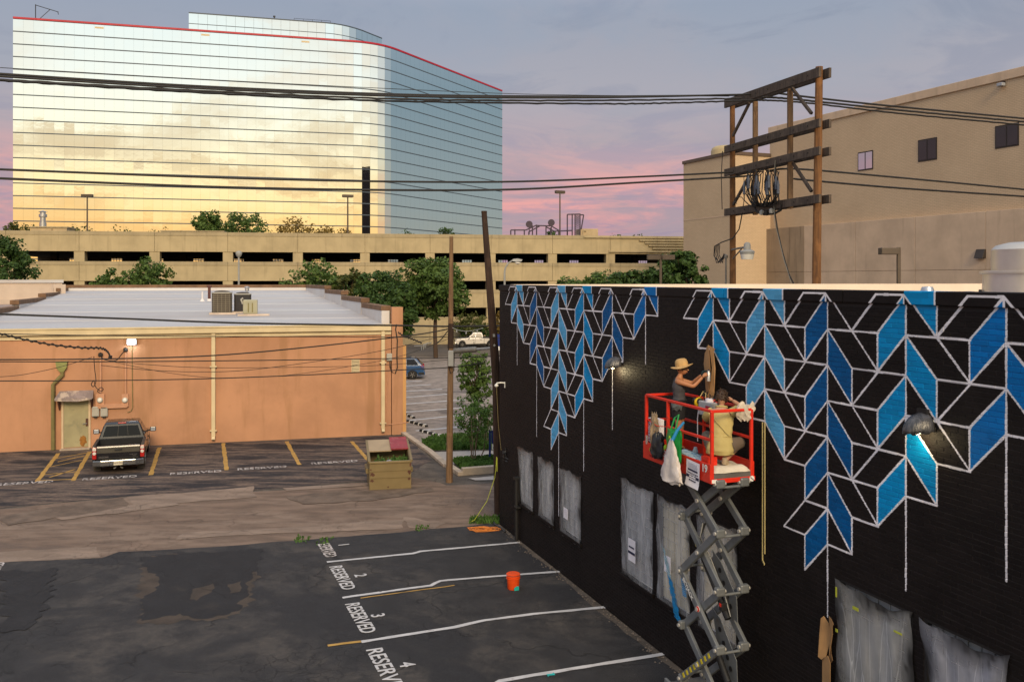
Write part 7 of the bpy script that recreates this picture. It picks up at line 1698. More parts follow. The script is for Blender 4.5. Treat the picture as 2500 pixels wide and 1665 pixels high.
# scissor stack
zL = [.64, 1.53, 2.44, 3.35, 4.12]
xl_, xr_ = lx(1668, -.24), lx(1757, -.24)
for yi, yp in enumerate((-.24, .20)):
    for k in range(4):
        z0, z1 = zL[k], zL[k + 1]; so_ = .035 if yi == 0 else -.035
        for (xa, xb, dy) in ((xl_, xr_, -so_), (xr_, xl_, so_)):
            a = Vector((xa, yp + dy * (1 if k % 2 == 0 else -1), z0)); b_ = Vector((xb, yp + dy * (1 if k % 2 == 0 else -1), z1))
            MB().bar(a, b_, .06, .125).build('scissor_arm', 'lift_grey', lift, local=True, bevel=.012)
            if yi == 0 and k == 0 and xa == xl_:
                dv = (b_ - a); upv = Vector((0, 1, 0)).cross(dv.normalized())
                for q in range(8):
                    c = a + dv * (.10 + .1 * q); MB().bar(c - Vector((0, .036, 0)), c + dv.normalized() * .05 - Vector((0, .036, 0)), .006, .075).build('hazard_stripe', 'hazard_yellow' if q % 1 == 0 else 'ink', lift, local=True)
            if yi == 0 and k == 2 and xa == xr_ and False: pass
        cxm, czm = (xl_ + xr_) / 2, (z0 + z1) / 2
        MB().tube([(cxm, yp - .09, czm), (cxm, yp + .09, czm)], .035, 10).build('pivot_pin', 'pin_pale', lift, True, local=True)
    for k, z in enumerate(zL):
        for x in (xl_, xr_):
            MB().bar((x, yp, z - .07), (x, yp, z + .07), .16, .10, up=(1, 0, 0)).build('hinge_block', 'lift_grey', lift, local=True, bevel=.025)
            MB().tube([(x, yp - .105, z), (x, yp - .075, z)], .03, 10).tube([(x, yp + .075, z), (x, yp + .105, z)], .03, 10).build('hinge_pin', 'pin_pale', lift, True, local=True)
for k, z in enumerate(zL):
    for x in (xl_, xr_): MB().tube([(x, -.24, z + (.06 if x == xl_ else -.06)), (x, .20, z + (.06 if x == xl_ else -.06))], .022, 8).build('cross_tube', 'lift_grey', lift, True, local=True)
# yellow hazard strip on an upper inner arm
a, b_ = Vector((xl_ + .12, -.15, 3.16)), Vector((xl_ + .38, -.15, 2.82)); dv = b_ - a
for q in range(5): MB().bar(a + dv * (.2 * q), a + dv * (.2 * q + .1), .03, .07).build('hazard_stripe', 'hazard_yellow', lift, local=True)
# lifting rams and their brackets, the shade of the holes put in as black discs
for (z0, z1, xa, xb) in ((1.95, 2.75, xr_ - .1, xl_ + .25), (.95, 1.8, xr_ - .1, xl_ + .25)):
    MB().tube([(xa, -.02, z0), (xb, -.02, z1)], .055, 12).build('lift_ram', 'hose_black', lift, True, local=True); MB().tube([((xa + xb) / 2, -.02, (z0 + z1) / 2), (xb, -.02, z1)], .032, 10).build('ram_rod', 'chrome', lift, True, local=True)
    bk = MB().ext([(xl_ + .34, .10, z1 + .10), (xl_ + .60, .10, z1 - .02), (xr_ - .05, .10, z0 + .34), (xr_ - .02, .10, z0 - .05), (xr_ - .30, .10, z0 - .02), (xl_ + .48, .10, z0 + .48)], (0, .012, 0)).build('ram_bracket', 'lift_grey', lift, local=True, bevel=.006)
    for f_ in (.2, .45, .7, .9):
        c = Vector((xl_ + .50, .095, z1 - .03)).lerp(Vector((xr_ - .16, .095, z0 + .08)), f_)
        MB().lathe((0, 0, 0), [(0, 0), (.042, 0), (.042, .006), (0, .006)], 14, M=Matrix.Translation(c) @ Matrix.Rotation(R(90), 4, 'X')).build('hole_shade', 'hose_black', bk, local=True)
for k in range(3): MB().tube([(xl_ + .35, -.08 + k * .03, 3.30), (xl_ + .30, -.1, 3.05), (xl_ + .55, -.06, 2.8), (xr_ - .2, -.02 + k * .02, 2.3), (xr_ - .06, 0, 2.0)], .011, 5).build('hose', 'hose_black' if k else 'box_pale', lift, True, local=True)
MB().box((xr_ - .03, -.16, 2.19), (.09, .10, .13)).build('switch_box', 'hose_black', lift, local=True, bevel=.01); MB().box((xr_ - .03, -.212, 2.22), (.05, .006, .05)).build('switch_button', 'lift_red', lift, local=True)
lab_c = Vector((xl_ + .20, -.285, 1.60)); MB().lathe((0, 0, 0), [(0, 0), (.05, 0), (.05, .004), (0, .004)], 16, M=Matrix.Translation((0.5 * (xl_ + xr_) + .03, -.31, 2.0)) @ Matrix.Rotation(R(90), 4, 'X')).build('warning_label', 'white_paint', lift, local=True)
MB().lathe((0, 0, 0), [(.032, 0), (.045, 0), (.045, .004), (.032, .004)], 16, M=Matrix.Translation((0.5 * (xl_ + xr_) + .03, -.316, 2.0)) @ Matrix.Rotation(R(90), 4, 'X')).build('warning_ring', 'lift_red', lift, local=True)
sl = math.atan2(zL[1] - zL[2], xr_ - xl_)
lettering('SKYJACK', .10, 'white_paint', lift, Matrix.Translation((xl_ + .26, -.243 - .068, 2.22)) @ RXL @ Matrix.Rotation(math.atan2(zL[1] - zL[2], xr_ - xl_), 4, 'Z'), 'lettering', .002, 1.0, .001)
# chassis and wheels
cxl = lx(1622, -.36)
MB().span((cxl, -.36, .20), (HX + .02, .36, .40)).build('chassis', 'lift_grey', lift, local=True, bevel=.02)
MB().span((cxl + .12, -.30, .40), (HX - .1, .30, .46)).build('chassis_top', 'deck_grey', lift, local=True, bevel=.015)
MB().bar((cxl - .0, -.34, .43), (cxl + .62, -.34, .40), .05, .10).build('chassis_rail', 'lift_grey', lift, local=True, bevel=.01)
for x in (cxl + .25, .75):
    for s in (-1, 1):
        w_ = MB().lathe((0, 0, 0), [(.1, -.06), (.19, -.06), (.19, .06), (.1, .06)], 20, M=Matrix.Translation((x, s * .36, .19)) @ Matrix.Rotation(R(90), 4, 'X')).build('wheel', 'tyre', lift, True, local=True); MB().lathe((0, 0, 0), [(0, -.05), (.1, -.05), (.1, .05), (0, .05)], 14, M=Matrix.Translation((x, s * .36, .19)) @ Matrix.Rotation(R(90), 4, 'X')).build('hub', 'lift_grey', w_, True, local=True)

# ---------------------------------------------------------------- things on the platform (lift space -> world)
LM = WM[lift.name]
def onlift(b, name, m, lab, cat, smooth=False, grp=None, kind=None): b.xf(LM); return tag(b.build(name, m, None, smooth), lab, cat, grp)
mat('cushion_white', (.62, .56, .46), .8, 0, .12, 4, .2, 12, .02); mat('bag_green', (.012, .26, .055), .4, 0, .15, 4, .1, 10, .01); mat('bag_white', (.62, .56, .52), .45, 0, .12, 4, .4, 14, .02); mat('bag_black', (.018, .018, .020), .4, 0, .2, 4, .4, 12, .03); mat('bag_brown', (.36, .26, .16), .8, 0, .2, 4, .3, 10, .02); mat('handle_blue', (.01, .20, .45), .5, 0, .1, 4, 0); mat('print_red', (.42, .03, .05), .6, 0, .1, 4, 0); mat('box_bluewhite', (.42, .55, .62), .6, 0, .25, 5, .1, 20, .004, .3, (.08, .26, .42), .5, .56, 4); mat('respirator_yellow', (.65, .42, .01), .4, 0, .1, 6, 0); mat('rag_pale', (.62, .54, .44), .85, 0, .2, 6, .4, 15, .03); mat('leaf_lime', (.35, .55, .03), .5, 0, .1, 5, 0); mat('tape_grey', (.40, .40, .40), .5, 0, .1, 5, 0)
b = MB(); n = 14                                                        # padded sheet over the deck end
for i in range(n + 1):
    for j in range(n + 1):
        u_, v_ = i / n, j / n; e = min(u_, 1 - u_, v_, 1 - v_)
        b.v.append((.50 + u_ * (HX + .03 - .50), -HY + .03 + v_ * (2 * HY - .06), FLR + .012 + .085 * min(1, e * 7) ** .6 + .008 * math.sin(13 * u_) * math.cos(11 * v_)))
b.f = [(i * (n + 1) + j, (i + 1) * (n + 1) + j, (i + 1) * (n + 1) + j + 1, i * (n + 1) + j + 1) for i in range(n) for j in range(n)]; b.m = [0] * len(b.f)
b.span((.52, -HY + .05, FLR + .003), (HX, HY - .05, FLR + .03)); onlift(b, 'kneeling_pad', 'cushion_white', 'white taped kneeling pad under the crouching painter at the platform end', 'pad', True)
def bag(prof, ctr, wx, wy, seed, sag=.03, n=20):
    """profile of (z, half width scale); a gathered or drooping bag"""
    r = random.Random(seed); ph = [r.uniform(0, 6) for _ in range(5)]; b = MB(); k = len(prof)
    from mathutils import noise as mno
    fine = []
    for (z0, s0), (z1, s1) in zip(prof, prof[1:]): fine += [(z0 + (z1 - z0) * q / 4, s0 + (s1 - s0) * q / 4) for q in range(4)]
    prof = fine + [prof[-1]]; n = 32; k = len(prof)
    for i, (z, s) in enumerate(prof):
        for j in range(n):
            a = 6.283 * j / n; w = 1 + sag * math.sin(5 * a + ph[0] + i * .08) + sag * .8 * math.sin(9 * a + ph[1]) + 4.5 * sag * mno.noise(Vector((math.cos(a) * 1.6, math.sin(a) * 1.6 + seed, z * 9))) + 2.2 * sag * mno.noise(Vector((math.cos(a) * 4, math.sin(a) * 4 + seed, z * 24)))
            b.v.append((ctr[0] + wx * s * math.cos(a) * w, ctr[1] + wy * s * math.sin(a) * w, z + (sag * .5 * math.sin(3 * a + ph[2]) if 0 < i < k - 1 else 0) - (.05 * math.sin(3 * a + ph[3]) ** 2 * s if i == 0 else 0)))
    b.f = [(i * n + j, i * n + (j + 1) % n, (i + 1) * n + (j + 1) % n, (i + 1) * n + j) for i in range(k - 1) for j in range(n)] + [tuple(reversed(range(n))), tuple((k - 1) * n + j for j in range(n))]; b.m = [0] * len(b.f)
    return b
def lpt(pxx, pyy, y): u, z = wfind(pxx, pyy, LV + y); return u - 12.13, z
xg, zg = lpt(1650, 1085, -HY - .06)
onlift(bag([(zg - .28, .80), (zg - .27, .92), (zg - .1, 1.0), (zg + .1, 1.0), (zg + .24, .96), (zg + .245, .90)], (xg + .02, -HY - .10), .20, .085, 3, .05), 'shopping_bag', 'bag_green', 'green reusable shopping bag hanging on the platform rail behind the white bag', 'bag', True)
gb = bpy.data.objects['shopping_bag']
h_ = MB().tube([(xg - .05, -HY - .14, zg + .2), (xg - .02, -HY - .07, zg + .44), (xg + .03, -HY - .02, zg + .5), (xg + .07, -HY - .12, zg + .2)], .014, 6); h_.xf(LM); h_.build('strap', 'bag_green', gb, True)
l_ = MB()
for (dx, dz_, s_) in ((.08, .08, .05), (.13, .12, .035), (-.12, -.06, .05), (.03, .13, .03)): l_.ext([(xg + dx - s_ * .5, -HY - .205, zg + dz_ - s_), (xg + dx + s_ * .6, -HY - .205, zg + dz_ - s_ * .2), (xg + dx + s_ * .3, -HY - .205, zg + dz_ + s_), (xg + dx - s_ * .5, -HY - .205, zg + dz_ + s_ * .4)], (0, .02, 0))
l_.xf(LM); l_.build('print_leaf', 'leaf_lime', gb, kind='stuff')
xw, zw = lpt(1644, 1120, -HY - .22)
onlift(bag([(zw - .36, .80), (zw - .34, .98), (zw - .2, .86), (zw + .0, .58), (zw + .2, .32), (zw + .3, .14), (zw + .32, .10)], (xw - .02, -HY - .24), .33, .11, 6, .05), 'plastic_bag', 'bag_white', 'full white plastic bag knotted to the rail, hanging below the platform edge', 'bag', True)
h_ = MB().tube([(xw + .0, -HY - .24, zw + .3), (xw + .02, -HY - .16, zw + .46), (xw + .05, -HY - .05, zw + .60)], [.030, .026, .02], 8); h_.xf(LM); h_.build('strap', 'handle_blue', bpy.data.objects['plastic_bag'], True)
xb, zb_ = lpt(1612, 1085, -HY - .02)
onlift(bag([(zb_ - .20, .7), (zb_ - .16, 1.0), (zb_ + .02, .9), (zb_ + .14, .6), (zb_ + .2, .3)], (xb, -HY + .10 - .16), .17, .12, 9, .08), 'rubbish_bag', 'bag_black', 'black bag slumped on the platform edge beside the green bag', 'bag', True)
xr2, zr2 = lpt(1603, 1042, -HY + .1)
bx = MB().box((xr2 - .10, -HY + .14, zr2 - .08), (.30, .16, .42)); onlift(bx, 'printed_box', 'paper_white', 'upright box with red and white print in the platform corner', 'box')
pb_ = bpy.data.objects['printed_box']; s_ = MB(); r_ = random.Random(5)
for k in range(46): x = xr2 - .10 + r_.uniform(-.13, .13); z = zr2 - .08 + r_.uniform(-.19, .19); s_.span((x - .013, -HY + .058, z - .008), (x + .013, -HY + .0595, z + .008))
s_.span((xr2 - .22, -HY + .057, zr2 + .10), (xr2 + .03, -HY + .0592, zr2 + .13)); s_.xf(LM); s_.build('print_mark', 'print_red', pb_, kind='stuff')
onlift(bag([(zr2 - .26, .8), (zr2 - .1, 1.0), (zr2 + .06, .8), (zr2 + .15, .5), (zr2 + .24, .5)], (xr2 + .06, -HY + .02), .13, .06, 12, .14), 'paper_bag', 'bag_brown', 'crumpled brown paper bag leaning on the printed box', 'bag', True)
xq, zq = lpt(1596, 1078, -HY + .05); onlift(MB().box((xq, -HY + .08, FLR + .24), (.13, .10, .1)), 'small_carton', 'box_bluewhite', 'small blue and white carton below the printed box', 'carton')
for k, (x, y, rz_, sz, lab) in enumerate(((.12, -.20, .25, (.36, .16, .10), 'long blue and white carton lying on the deck by the woman'), (.30, -.27, .12, (.40, .13, .09), 'blue and white carton at the near edge of the deck'), (.50, -.20, -.1, (.26, .14, .07), 'flat blue and white carton nearer the crouching painter'))):
    b = MB().box((0, 0, 0), sz, M=Matrix.Translation((x, y, FLR + sz[2] / 2 + .06 + .0 * k)) @ Matrix.Rotation(rz_, 4, 'Z') @ Matrix.Rotation(R(8), 4, 'Y')); onlift(b, 'carton', 'box_bluewhite', lab, 'carton', grp='cartons on the platform')
onlift(MB().lathe((.02, -.02, FLR), [(.0, 0), (.045, 0), (.045, .17), (.03, .19), (.03, .22), (0, .22)], 12), 'spray_can', 'box_bluewhite', 'pale blue spray can standing on the deck among the cartons', 'spray can', True, 'spray cans')
onlift(MB().span((.72, -HY + .02, FLR + .10), (.90, -HY + .2, FLR + .23)), 'red_box', 'lift_red', 'small red box at the near toe board beside the corner post', 'box')
nt = notice('printed notice taped to the red toe board of the lift, its lower edge curling out', LM @ Matrix.Translation((.62, -HY - .07, 4.19)) @ Matrix.Rotation(R(3), 4, 'Y'), .40, .42)
xk, zk = lpt(1702, 985, HY - .1)
rm = MB(); ry = HY - .02
rs_ = thing('respirator', 'yellow respirator mask hung on the far guard rail beside the woman', 'respirator', LM @ Vector((xk, ry, zk)), WRZ)
MB().lathe((0, 0, 0), [(.0, -.02), (.07, 0), (.085, .07), (.05, .12), (0, .14)], 14, M=Matrix.Rotation(R(70), 4, 'X') @ Matrix.Diagonal((.9, 1.15, 1, 1))).build('face_piece', 'respirator_yellow', rs_, True, local=True)
for s in (-1, 1): MB().lathe((0, 0, 0), [(0, 0), (.055, 0), (.055, .035), (.04, .05), (0, .05)], 14, M=Matrix.Translation((s * .085, -.06, .045)) @ Matrix.Rotation(R(80), 4, 'X') @ Matrix.Rotation(R(s * 25), 4, 'Y')).build('filter', 'hose_black', rs_, True, local=True)
MB().tube([(-.06, .0, .08), (-.02, .05, .2), (.08, .05, .17), (.10, .0, .0), (.06, -.02, -.1)], .009, 5).build('strap', 'tape_yellow', rs_, True, local=True)
tb_ = thing('tool_tray', 'cluttered grey tray of tape and tools on the far rail between the painters', 'tool tray', LM @ Vector((xk + .30, HY - .02, TOPR)), WRZ)
MB().span((-.20, -.12, -.26), (.20, .06, -.02)).build('tray_body', 'tape_grey', tb_, local=True, bevel=.015); MB().lathe((.02, -.03, -.02), [(.05, 0), (.075, 0), (.075, .05), (.05, .05)], 14).build('tape_roll', 'paper_white', tb_, True, local=True); MB().span((.04, -.13, -.16), (.18, -.12, -.08)).build('tray_label', 'print_red', tb_, local=True)
for k in range(5): MB().tube([(-.15 + k * .07, -.02, -.05), (-.17 + k * .08, -.04 + .02 * k, .08), (-.12 + k * .06, -.02, .16 - .03 * k)], .012, 5).build('cable', 'hose_black', tb_, True, local=True)
rg = MB(); rg.add(*(lambda b: (b.v, b.f))(bag([(TOPR - .15, .7), (TOPR - .07, 1.0), (TOPR + .02, 1.0), (TOPR + .075, .7)], (HX - .03, HY - .09), .055, .13, 21, .14)))
onlift(rg, 'rag', 'rag_pale', 'pale rag wrapped over the top of the corner rail post', 'rag', True)
onlift(MB().tube([(fx - .04, HY - .06, TOPR - .05), (fx - .05, HY - .1, 4.9), (fx - .08, HY - .08, 4.5)], .010, 5), 'white_cord', 'paper_white', 'thin white cord hanging from the far rail between the painters', 'cord', True)
# ================================================================ the two painters
def skin_mat(name, col):
    m, t, o = nodes_of(name); g = NT(t); c = g.mix(g.step(g.noise(9, 4), .35, .7), tuple(x * .88 for x in col), col)
    g.link(g.bsdf(c, .5, 0, None, .35, Subsurface_Weight=.06), o.inputs[0])
skin_mat('skin_tan', (.46, .20, .095)); skin_mat('skin_fair', (.50, .26, .16))
mat('cloth_charcoal', (.055, .052, .058), .85, 0, .15, 5, .3, 30, .006); mat('cloth_black', (.014, .013, .015), .85, 0, .15, 5, .3, 30, .006); mat('cloth_sand', (.46, .37, .145), .85, 0, .10, 4, .5, 9, .02); mat('cloth_taupe', (.15, .115, .085), .85, 0, .12, 5, .4, 14, .01); mat('straw', (.50, .31, .125), .8, 0, .15, 6, .4, 60, .004); mat('hair_brown', (.045, .024, .013), .6, 0, .3, 14, .5, 60, .01); mat('shoe_beige', (.42, .33, .22), .7, 0, .15, 6, .1); mat('glove_dark', (.02, .045, .05), .6, 0, .2, 6, .2); mat('pouch', (.085, .095, .10), .7, 0, .3, 9, .5, 30, .01, .3, (.35, .38, .38), .62, .7, 12); mat('lens_dark', (.01, .01, .01), .1, 0, 0, 3, 0); mat('can_pale', (.55, .56, .58), .3, .5, .1, 5, 0)
def skinned(name, nodes, edges, m, parent, root, M, sub=2, smooth=True):
    keys = list(nodes); me = bpy.data.meshes.new(name)
    me.from_pydata([tuple(M @ Vector(nodes[k][0])) for k in keys], [(keys.index(a), keys.index(b)) for a, b in edges], [])
    o = bpy.data.objects.new(name, me); COL.objects.link(o)
    sk = o.modifiers.new('skin', 'SKIN'); sk.use_smooth_shade = True
    for i, k in enumerate(keys):
        r = nodes[k][1]; d = me.skin_vertices[0].data[i]; d.radius = (r, r) if not isinstance(r, tuple) else r; d.use_root = (k == root)
    ss = o.modifiers.new('sub', 'SUBSURF'); ss.levels = sub; ss.render_levels = sub
    dg = bpy.context.evaluated_depsgraph_get(); ev = o.evaluated_get(dg)
    nm = bpy.data.meshes.new_from_object(ev); nm.name = name; nm.materials.clear(); nm.materials.append(MAT[m])
    bpy.data.objects.remove(o); bpy.data.meshes.remove(me)
    nm.transform(WM[parent.name].inverted()); nm.polygons.foreach_set('use_smooth', [True] * len(nm.polygons))
    o = bpy.data.objects.new(name, nm); COL.objects.link(o); o.parent = parent; WM[o.name] = WM[parent.name].copy()
    return o
def loft(rings, n=24, wr=.0, seed=1):
    """rings of (centre, half width, half depth); body space x = forward, y = left, z = up"""
    from mathutils import noise as mno
    r = random.Random(seed); b = MB(); ph = [r.uniform(0, 6) for _ in range(4)]
    if wr > 0:
        fine = []
        for (c0, w0, d0), (c1, w1, d1) in zip(rings, rings[1:]): fine += [(tuple(p + (q - p) * t_ / 4 for p, q in zip(c0, c1)), w0 + (w1 - w0) * t_ / 4, d0 + (d1 - d0) * t_ / 4) for t_ in range(4)]
        rings = fine + [rings[-1]]; n = 40
    for i, (c, w, d) in enumerate(rings):
        for j in range(n):
            a = 6.283 * j / n; k = 1 + wr * math.sin(6 * a + ph[0] + i * .2) + (3.2 * wr * mno.noise(Vector((math.cos(a) * 1.8, math.sin(a) * 1.8 + seed, c[2] * 16))) + 2.2 * wr * abs(mno.noise(Vector((a * 2.2 - c[2] * 9, seed, c[2] * 22)))) if wr > 0 else 0)
            b.v.append((c[0] + d * math.sin(a) * k, c[1] + w * math.cos(a) * k, c[2] + wr * .25 * math.sin(4 * a + ph[2] + i)))
    k = len(rings)
    b.f = [(i * n + j, i * n + (j + 1) % n, (i + 1) * n + (j + 1) % n, (i + 1) * n + j) for i in range(k - 1) for j in range(n)]; b.m = [0] * len(b.f)
    b.f += [tuple(reversed(range(n))), tuple((k - 1) * n + j for j in range(n))]; b.m += [0, 0]
    return b
def hand(parent, M, wrist, knuck, side, m, spread=.014, curl=.5, nm='hand'):
    """palm with four curled fingers of unequal length and a thumb from the palm's side"""
    w, k = Vector(wrist), Vector(knuck); d = (k - w).normalized(); up = Vector((0, 0, 1)); s = d.cross(up).normalized() * side; nrm = s.cross(d).normalized() * side
    b = MB(); L = .085
    b.tube([w, w + d * .03, w + d * .065, w + d * L], [.022, .031, .034, .026], 8)
    for i, fl in enumerate((.062, .072, .068, .052)):
        o = w + d * (L - .012) + s * (i - 1.5) * .017
        p1 = o + d * fl * .5 - nrm * fl * .12 * curl; p2 = p1 + (d * (1 - curl) - nrm * curl).normalized() * fl * .35; p3 = p2 + (d * (.4 - curl) - nrm).normalized() * fl * .28
        b.tube([o, p1, p2, p3], [.0095, .009, .0082, .006], 6)
    o = w + d * .03 + s * -.028; b.tube([o, o + d * .03 - s * .02 - nrm * .01, o + d * .055 - s * .018 - nrm * .03], [.012, .0105, .007], 6)
    b.xf(M); return b.build(nm, m, parent, True)
def head(parent, M, c, fwd, tilt, m, s=1.0):
    """a head with brow, nose, mouth, chin, eyes and ears; c is the middle of the skull"""
    f = Vector(fwd).normalized(); T = M @ Matrix.Translation(c) @ Matrix.Rotation(math.atan2(f.y, f.x), 4, 'Z') @ Matrix.Rotation(tilt, 4, 'Y') @ Matrix.Diagonal((s, s, s, 1))
    b = MB(); n, k = 20, 14
    for i in range(k + 1):
        th = math.pi * i / k
        for j in range(n):
            a = 6.283 * j / n; x, y, z = math.sin(th) * math.cos(a), math.sin(th) * math.sin(a), math.cos(th)
            rx, ry, rz_ = .098, .074, .118
            if z < 0: ry *= 1 + .28 * z; rx *= 1 + .10 * z
            px_ = x * rx; 
            if x > .3 and z < -.35: px_ += .012 * (1 if z > -.9 else .3)
            b.v.append((px_, y * ry, z * rz_))
    b.f = [(i * n + j, (i + 1) * n + j, (i + 1) * n + (j + 1) % n, i * n + (j + 1) % n) for i in range(k) for j in range(n)]; b.m = [0] * len(b.f)
    b.add([(.088, 0, .02), (.095, .016, -.028), (.095, -.016, -.028), (.122, 0, -.024), (.09, 0, -.038)], [(0, 1, 3), (0, 3, 2), (1, 4, 3), (3, 4, 2), (0, 2, 4, 1)])
    for s_ in (-1, 1): b.lathe((0, 0, 0), [(0, -.012), (.018, -.008), (.022, .004), (0, .010)], 10, M=Matrix.Translation((-.005, s_ * .076, -.01)) @ Matrix.Rotation(R(90), 4, 'X') @ Matrix.Diagonal((1, 1.5, 1, 1)))
    b.xf(T); h = b.build('head', m, parent, True)
    for s_ in (-1, 1):
        e = MB().lathe((0, 0, 0), [(0, -.010), (.012, 0), (0, .010)], 8, M=T @ Matrix.Translation((.085, s_ * .032, .012))); e.build('eye', 'lens_dark', h, True)
    MB().box((0, 0, 0), (.012, .044, .010), M=T @ Matrix.Translation((.094, 0, -.062))).build('mouth', 'print_red' if False else 'skin_mouth', h)
    return h, T
skin_mat('skin_mouth', (.30, .09, .07))
def bodyframe(lx_, ly_, z, f):
    f = Vector((f[0], f[1], 0)).normalized()
    A = Matrix(((f.x, -f.y, 0, lx_), (f.y, f.x, 0, ly_), (0, 0, 1, z), (0, 0, 0, 1)))
    return LM @ A
def blob_hair(parent, T, m, seed, prof, nm='hair'):
    r = random.Random(seed); b = MB(); n, k = 20, 9
    for i in range(k + 1):
        th = prof * i / k
        for j in range(n):
            a = 6.283 * j / n; w = 1.13 + .05 * math.sin(5 * a + i) + r.uniform(-.04, .05)
            x, y, z = math.sin(th) * math.cos(a), math.sin(th) * math.sin(a), math.cos(th)
            if x > .25 and z < .35: w *= .90
            b.v.append((x * .100 * w - .004, y * .078 * w, z * .120 * w))
    b.f = [(i * n + j, (i + 1) * n + j, (i + 1) * n + (j + 1) % n, i * n + (j + 1) % n) for i in range(k) for j in range(n)]; b.m = [0] * len(b.f)
    for k in range(150):                                     # loose locks
        th = prof * math.sqrt(r.random()); a = r.uniform(0, 6.283); d = Vector((math.sin(th) * math.cos(a) * .100, math.sin(th) * math.sin(a) * .078, math.cos(th) * .120))
        if d.x > .03 and d.z < .04: continue
        p = d * 1.04; q = d * r.uniform(1.16, 1.30) + Vector((r.gauss(-.008, .010), r.gauss(0, .012), r.gauss(-.012, .012))); b.tube([p, (p + q) / 2 + d * .03, q], [.012, .010, .003], 4)
    b.xf(T); return b.build(nm, m, parent, True)
# -- woman, standing, reaching to the wall
WF = bodyframe(-.72, .10, FLR, (.60, .80))
wom = thing('person', 'woman in straw hat, charcoal tank top and black shorts spraying at the wall', 'person', WF.translation, 0, 'painters on the lift')
nd = {'pelvis': ((0, 0, .86), .125), 'waist': ((.0, 0, .99), .100), 'chest': ((.0, 0, 1.13), .112), 'top': ((-.005, 0, 1.245), .085), 'neck': ((.012, 0, 1.335), .042), 'jaw': ((.03, 0, 1.40), .045),
      'hl': ((0, .085, .79), .092), 'kl': ((.03, .095, .45), .055), 'al': ((-.03, .10, .09), .038), 'tl': ((.10, .115, .035), .034), 'hr': ((0, -.085, .79), .092), 'kr': ((.0, -.095, .45), .055), 'ar': ((-.06, -.10, .09), .038), 'tr': ((.07, -.115, .035), .034),
      'sl': ((.0, .145, 1.255), .050), 'el': ((.21, .19, 1.20), .036), 'wl': ((.385, .085, 1.36), .026), 'sr': ((.0, -.145, 1.255), .052), 'er': ((.27, -.175, 1.18), .037), 'wr': ((.42, -.10, 1.345), .026)}
ed = [('pelvis', 'waist'), ('waist', 'chest'), ('chest', 'top'), ('top', 'neck'), ('neck', 'jaw'), ('pelvis', 'hl'), ('hl', 'kl'), ('kl', 'al'), ('al', 'tl'), ('pelvis', 'hr'), ('hr', 'kr'), ('kr', 'ar'), ('ar', 'tr'), ('top', 'sl'), ('sl', 'el'), ('el', 'wl'), ('top', 'sr'), ('sr', 'er'), ('er', 'wr')]
skinned('body', nd, ed, 'skin_tan', wom, 'pelvis', WF)
b = loft([((0, 0, .90), .158, .118), ((0, 0, .98), .138, .105), ((0, 0, 1.06), .140, .108), ((.005, 0, 1.14), .150, .122), ((0, 0, 1.20), .145, .115), ((-.01, 0, 1.26), .105, .080), ((-.01, 0, 1.30), .085, .058)], 24, .02, 4); b.xf(WF); b.build('tank_top', 'cloth_charcoal', wom, True)
for s in (-1, 1):
    b = loft([((0, s * .088, .60), .092, .105), ((0, s * .086, .72), .098, .112), ((0, s * .075, .84), .100, .122), ((0, s * .055, .93), .100, .118)], 18, .025, 6 + s); b.xf(WF); b.build('shorts_leg', 'cloth_black', wom, True)
    b = loft([((-.035, s * .10, .0), .044, .075), ((.0, s * .108, .035), .048, .12), ((-.03, s * .10, .075), .045, .065), ((-.035, s * .10, .13), .042, .046), ((-.035, s * .10, .16), .041, .045)], 14, 0, 3); b.xf(WF); b.build('boot', 'cloth_black', wom, True)
b = MB().tube([WF @ Vector((math.cos(a) * .128, math.sin(a) * .165, .915)) for a in [k * 6.283 / 20 for k in range(21)]], .016, 6); b.build('belt', 'cloth_black', wom, True)
b = loft([((-.02, -.165, .76), .035, .075), ((-.02, -.175, .82), .042, .09), ((-.02, -.165, .89), .035, .08)], 14, .06, 5); b.xf(WF); b.build('belt_pouch', 'pouch', wom, True)
hd, HT = head(wom, WF, (.055, 0, 1.475), (1, -.05), R(4), 'skin_tan', .98)
blob_hair(hd, HT, 'hair_brown', 4, 1.75)
hat = thing('straw_hat', 'wide brimmed straw hat worn by the standing woman', 'hat', HT @ Vector((0, 0, .06)), 0)
TH = HT @ Matrix.Translation((-.01, 0, .045)) @ Matrix.Rotation(R(-16), 4, 'Y')
MB().lathe((0, 0, 0), [(.118, -.01), (.116, .05), (.104, .10), (.07, .128), (0, .135)], 24, M=TH @ Matrix.Diagonal((1.0, .90, 1, 1))).build('hat_crown', 'straw', hat, True)
br = MB(); n = 28
for k, (rr, zz) in enumerate(((.112, .0), (.16, -.004), (.205, -.012), (.20, -.022), (.112, -.012))):
    for j in range(n): a = 6.283 * j / n; br.v.append(tuple(TH @ Vector((rr * math.cos(a), rr * .92 * math.sin(a), zz + .018 * math.cos(2 * a) * (rr - .11) / .09))))
br.f = [(k * n + j, k * n + (j + 1) % n, (k + 1) * n + (j + 1) % n, (k + 1) * n + j) for k in range(4) for j in range(n)]; br.m = [0] * len(br.f); br.build('hat_brim', 'straw', hat, True)
gl_ = MB().tube([HT @ Vector((.02, s_ * .08, .015)) if False else HT @ Vector((.095 * math.cos(a), .082 * math.sin(a), .015)) for a in [R(-85) + k * R(170) / 10 for k in range(11)]], .007, 5); gl_.build('glasses', 'lens_dark', hd, True)
hand(wom, WF, nd['wr'][0], (.475, -.06, 1.40), -1, 'skin_tan', curl=.6)
hand(wom, WF, nd['wl'][0], (.44, .05, 1.44), 1, 'glove_dark', curl=.5, nm='gloved_hand')
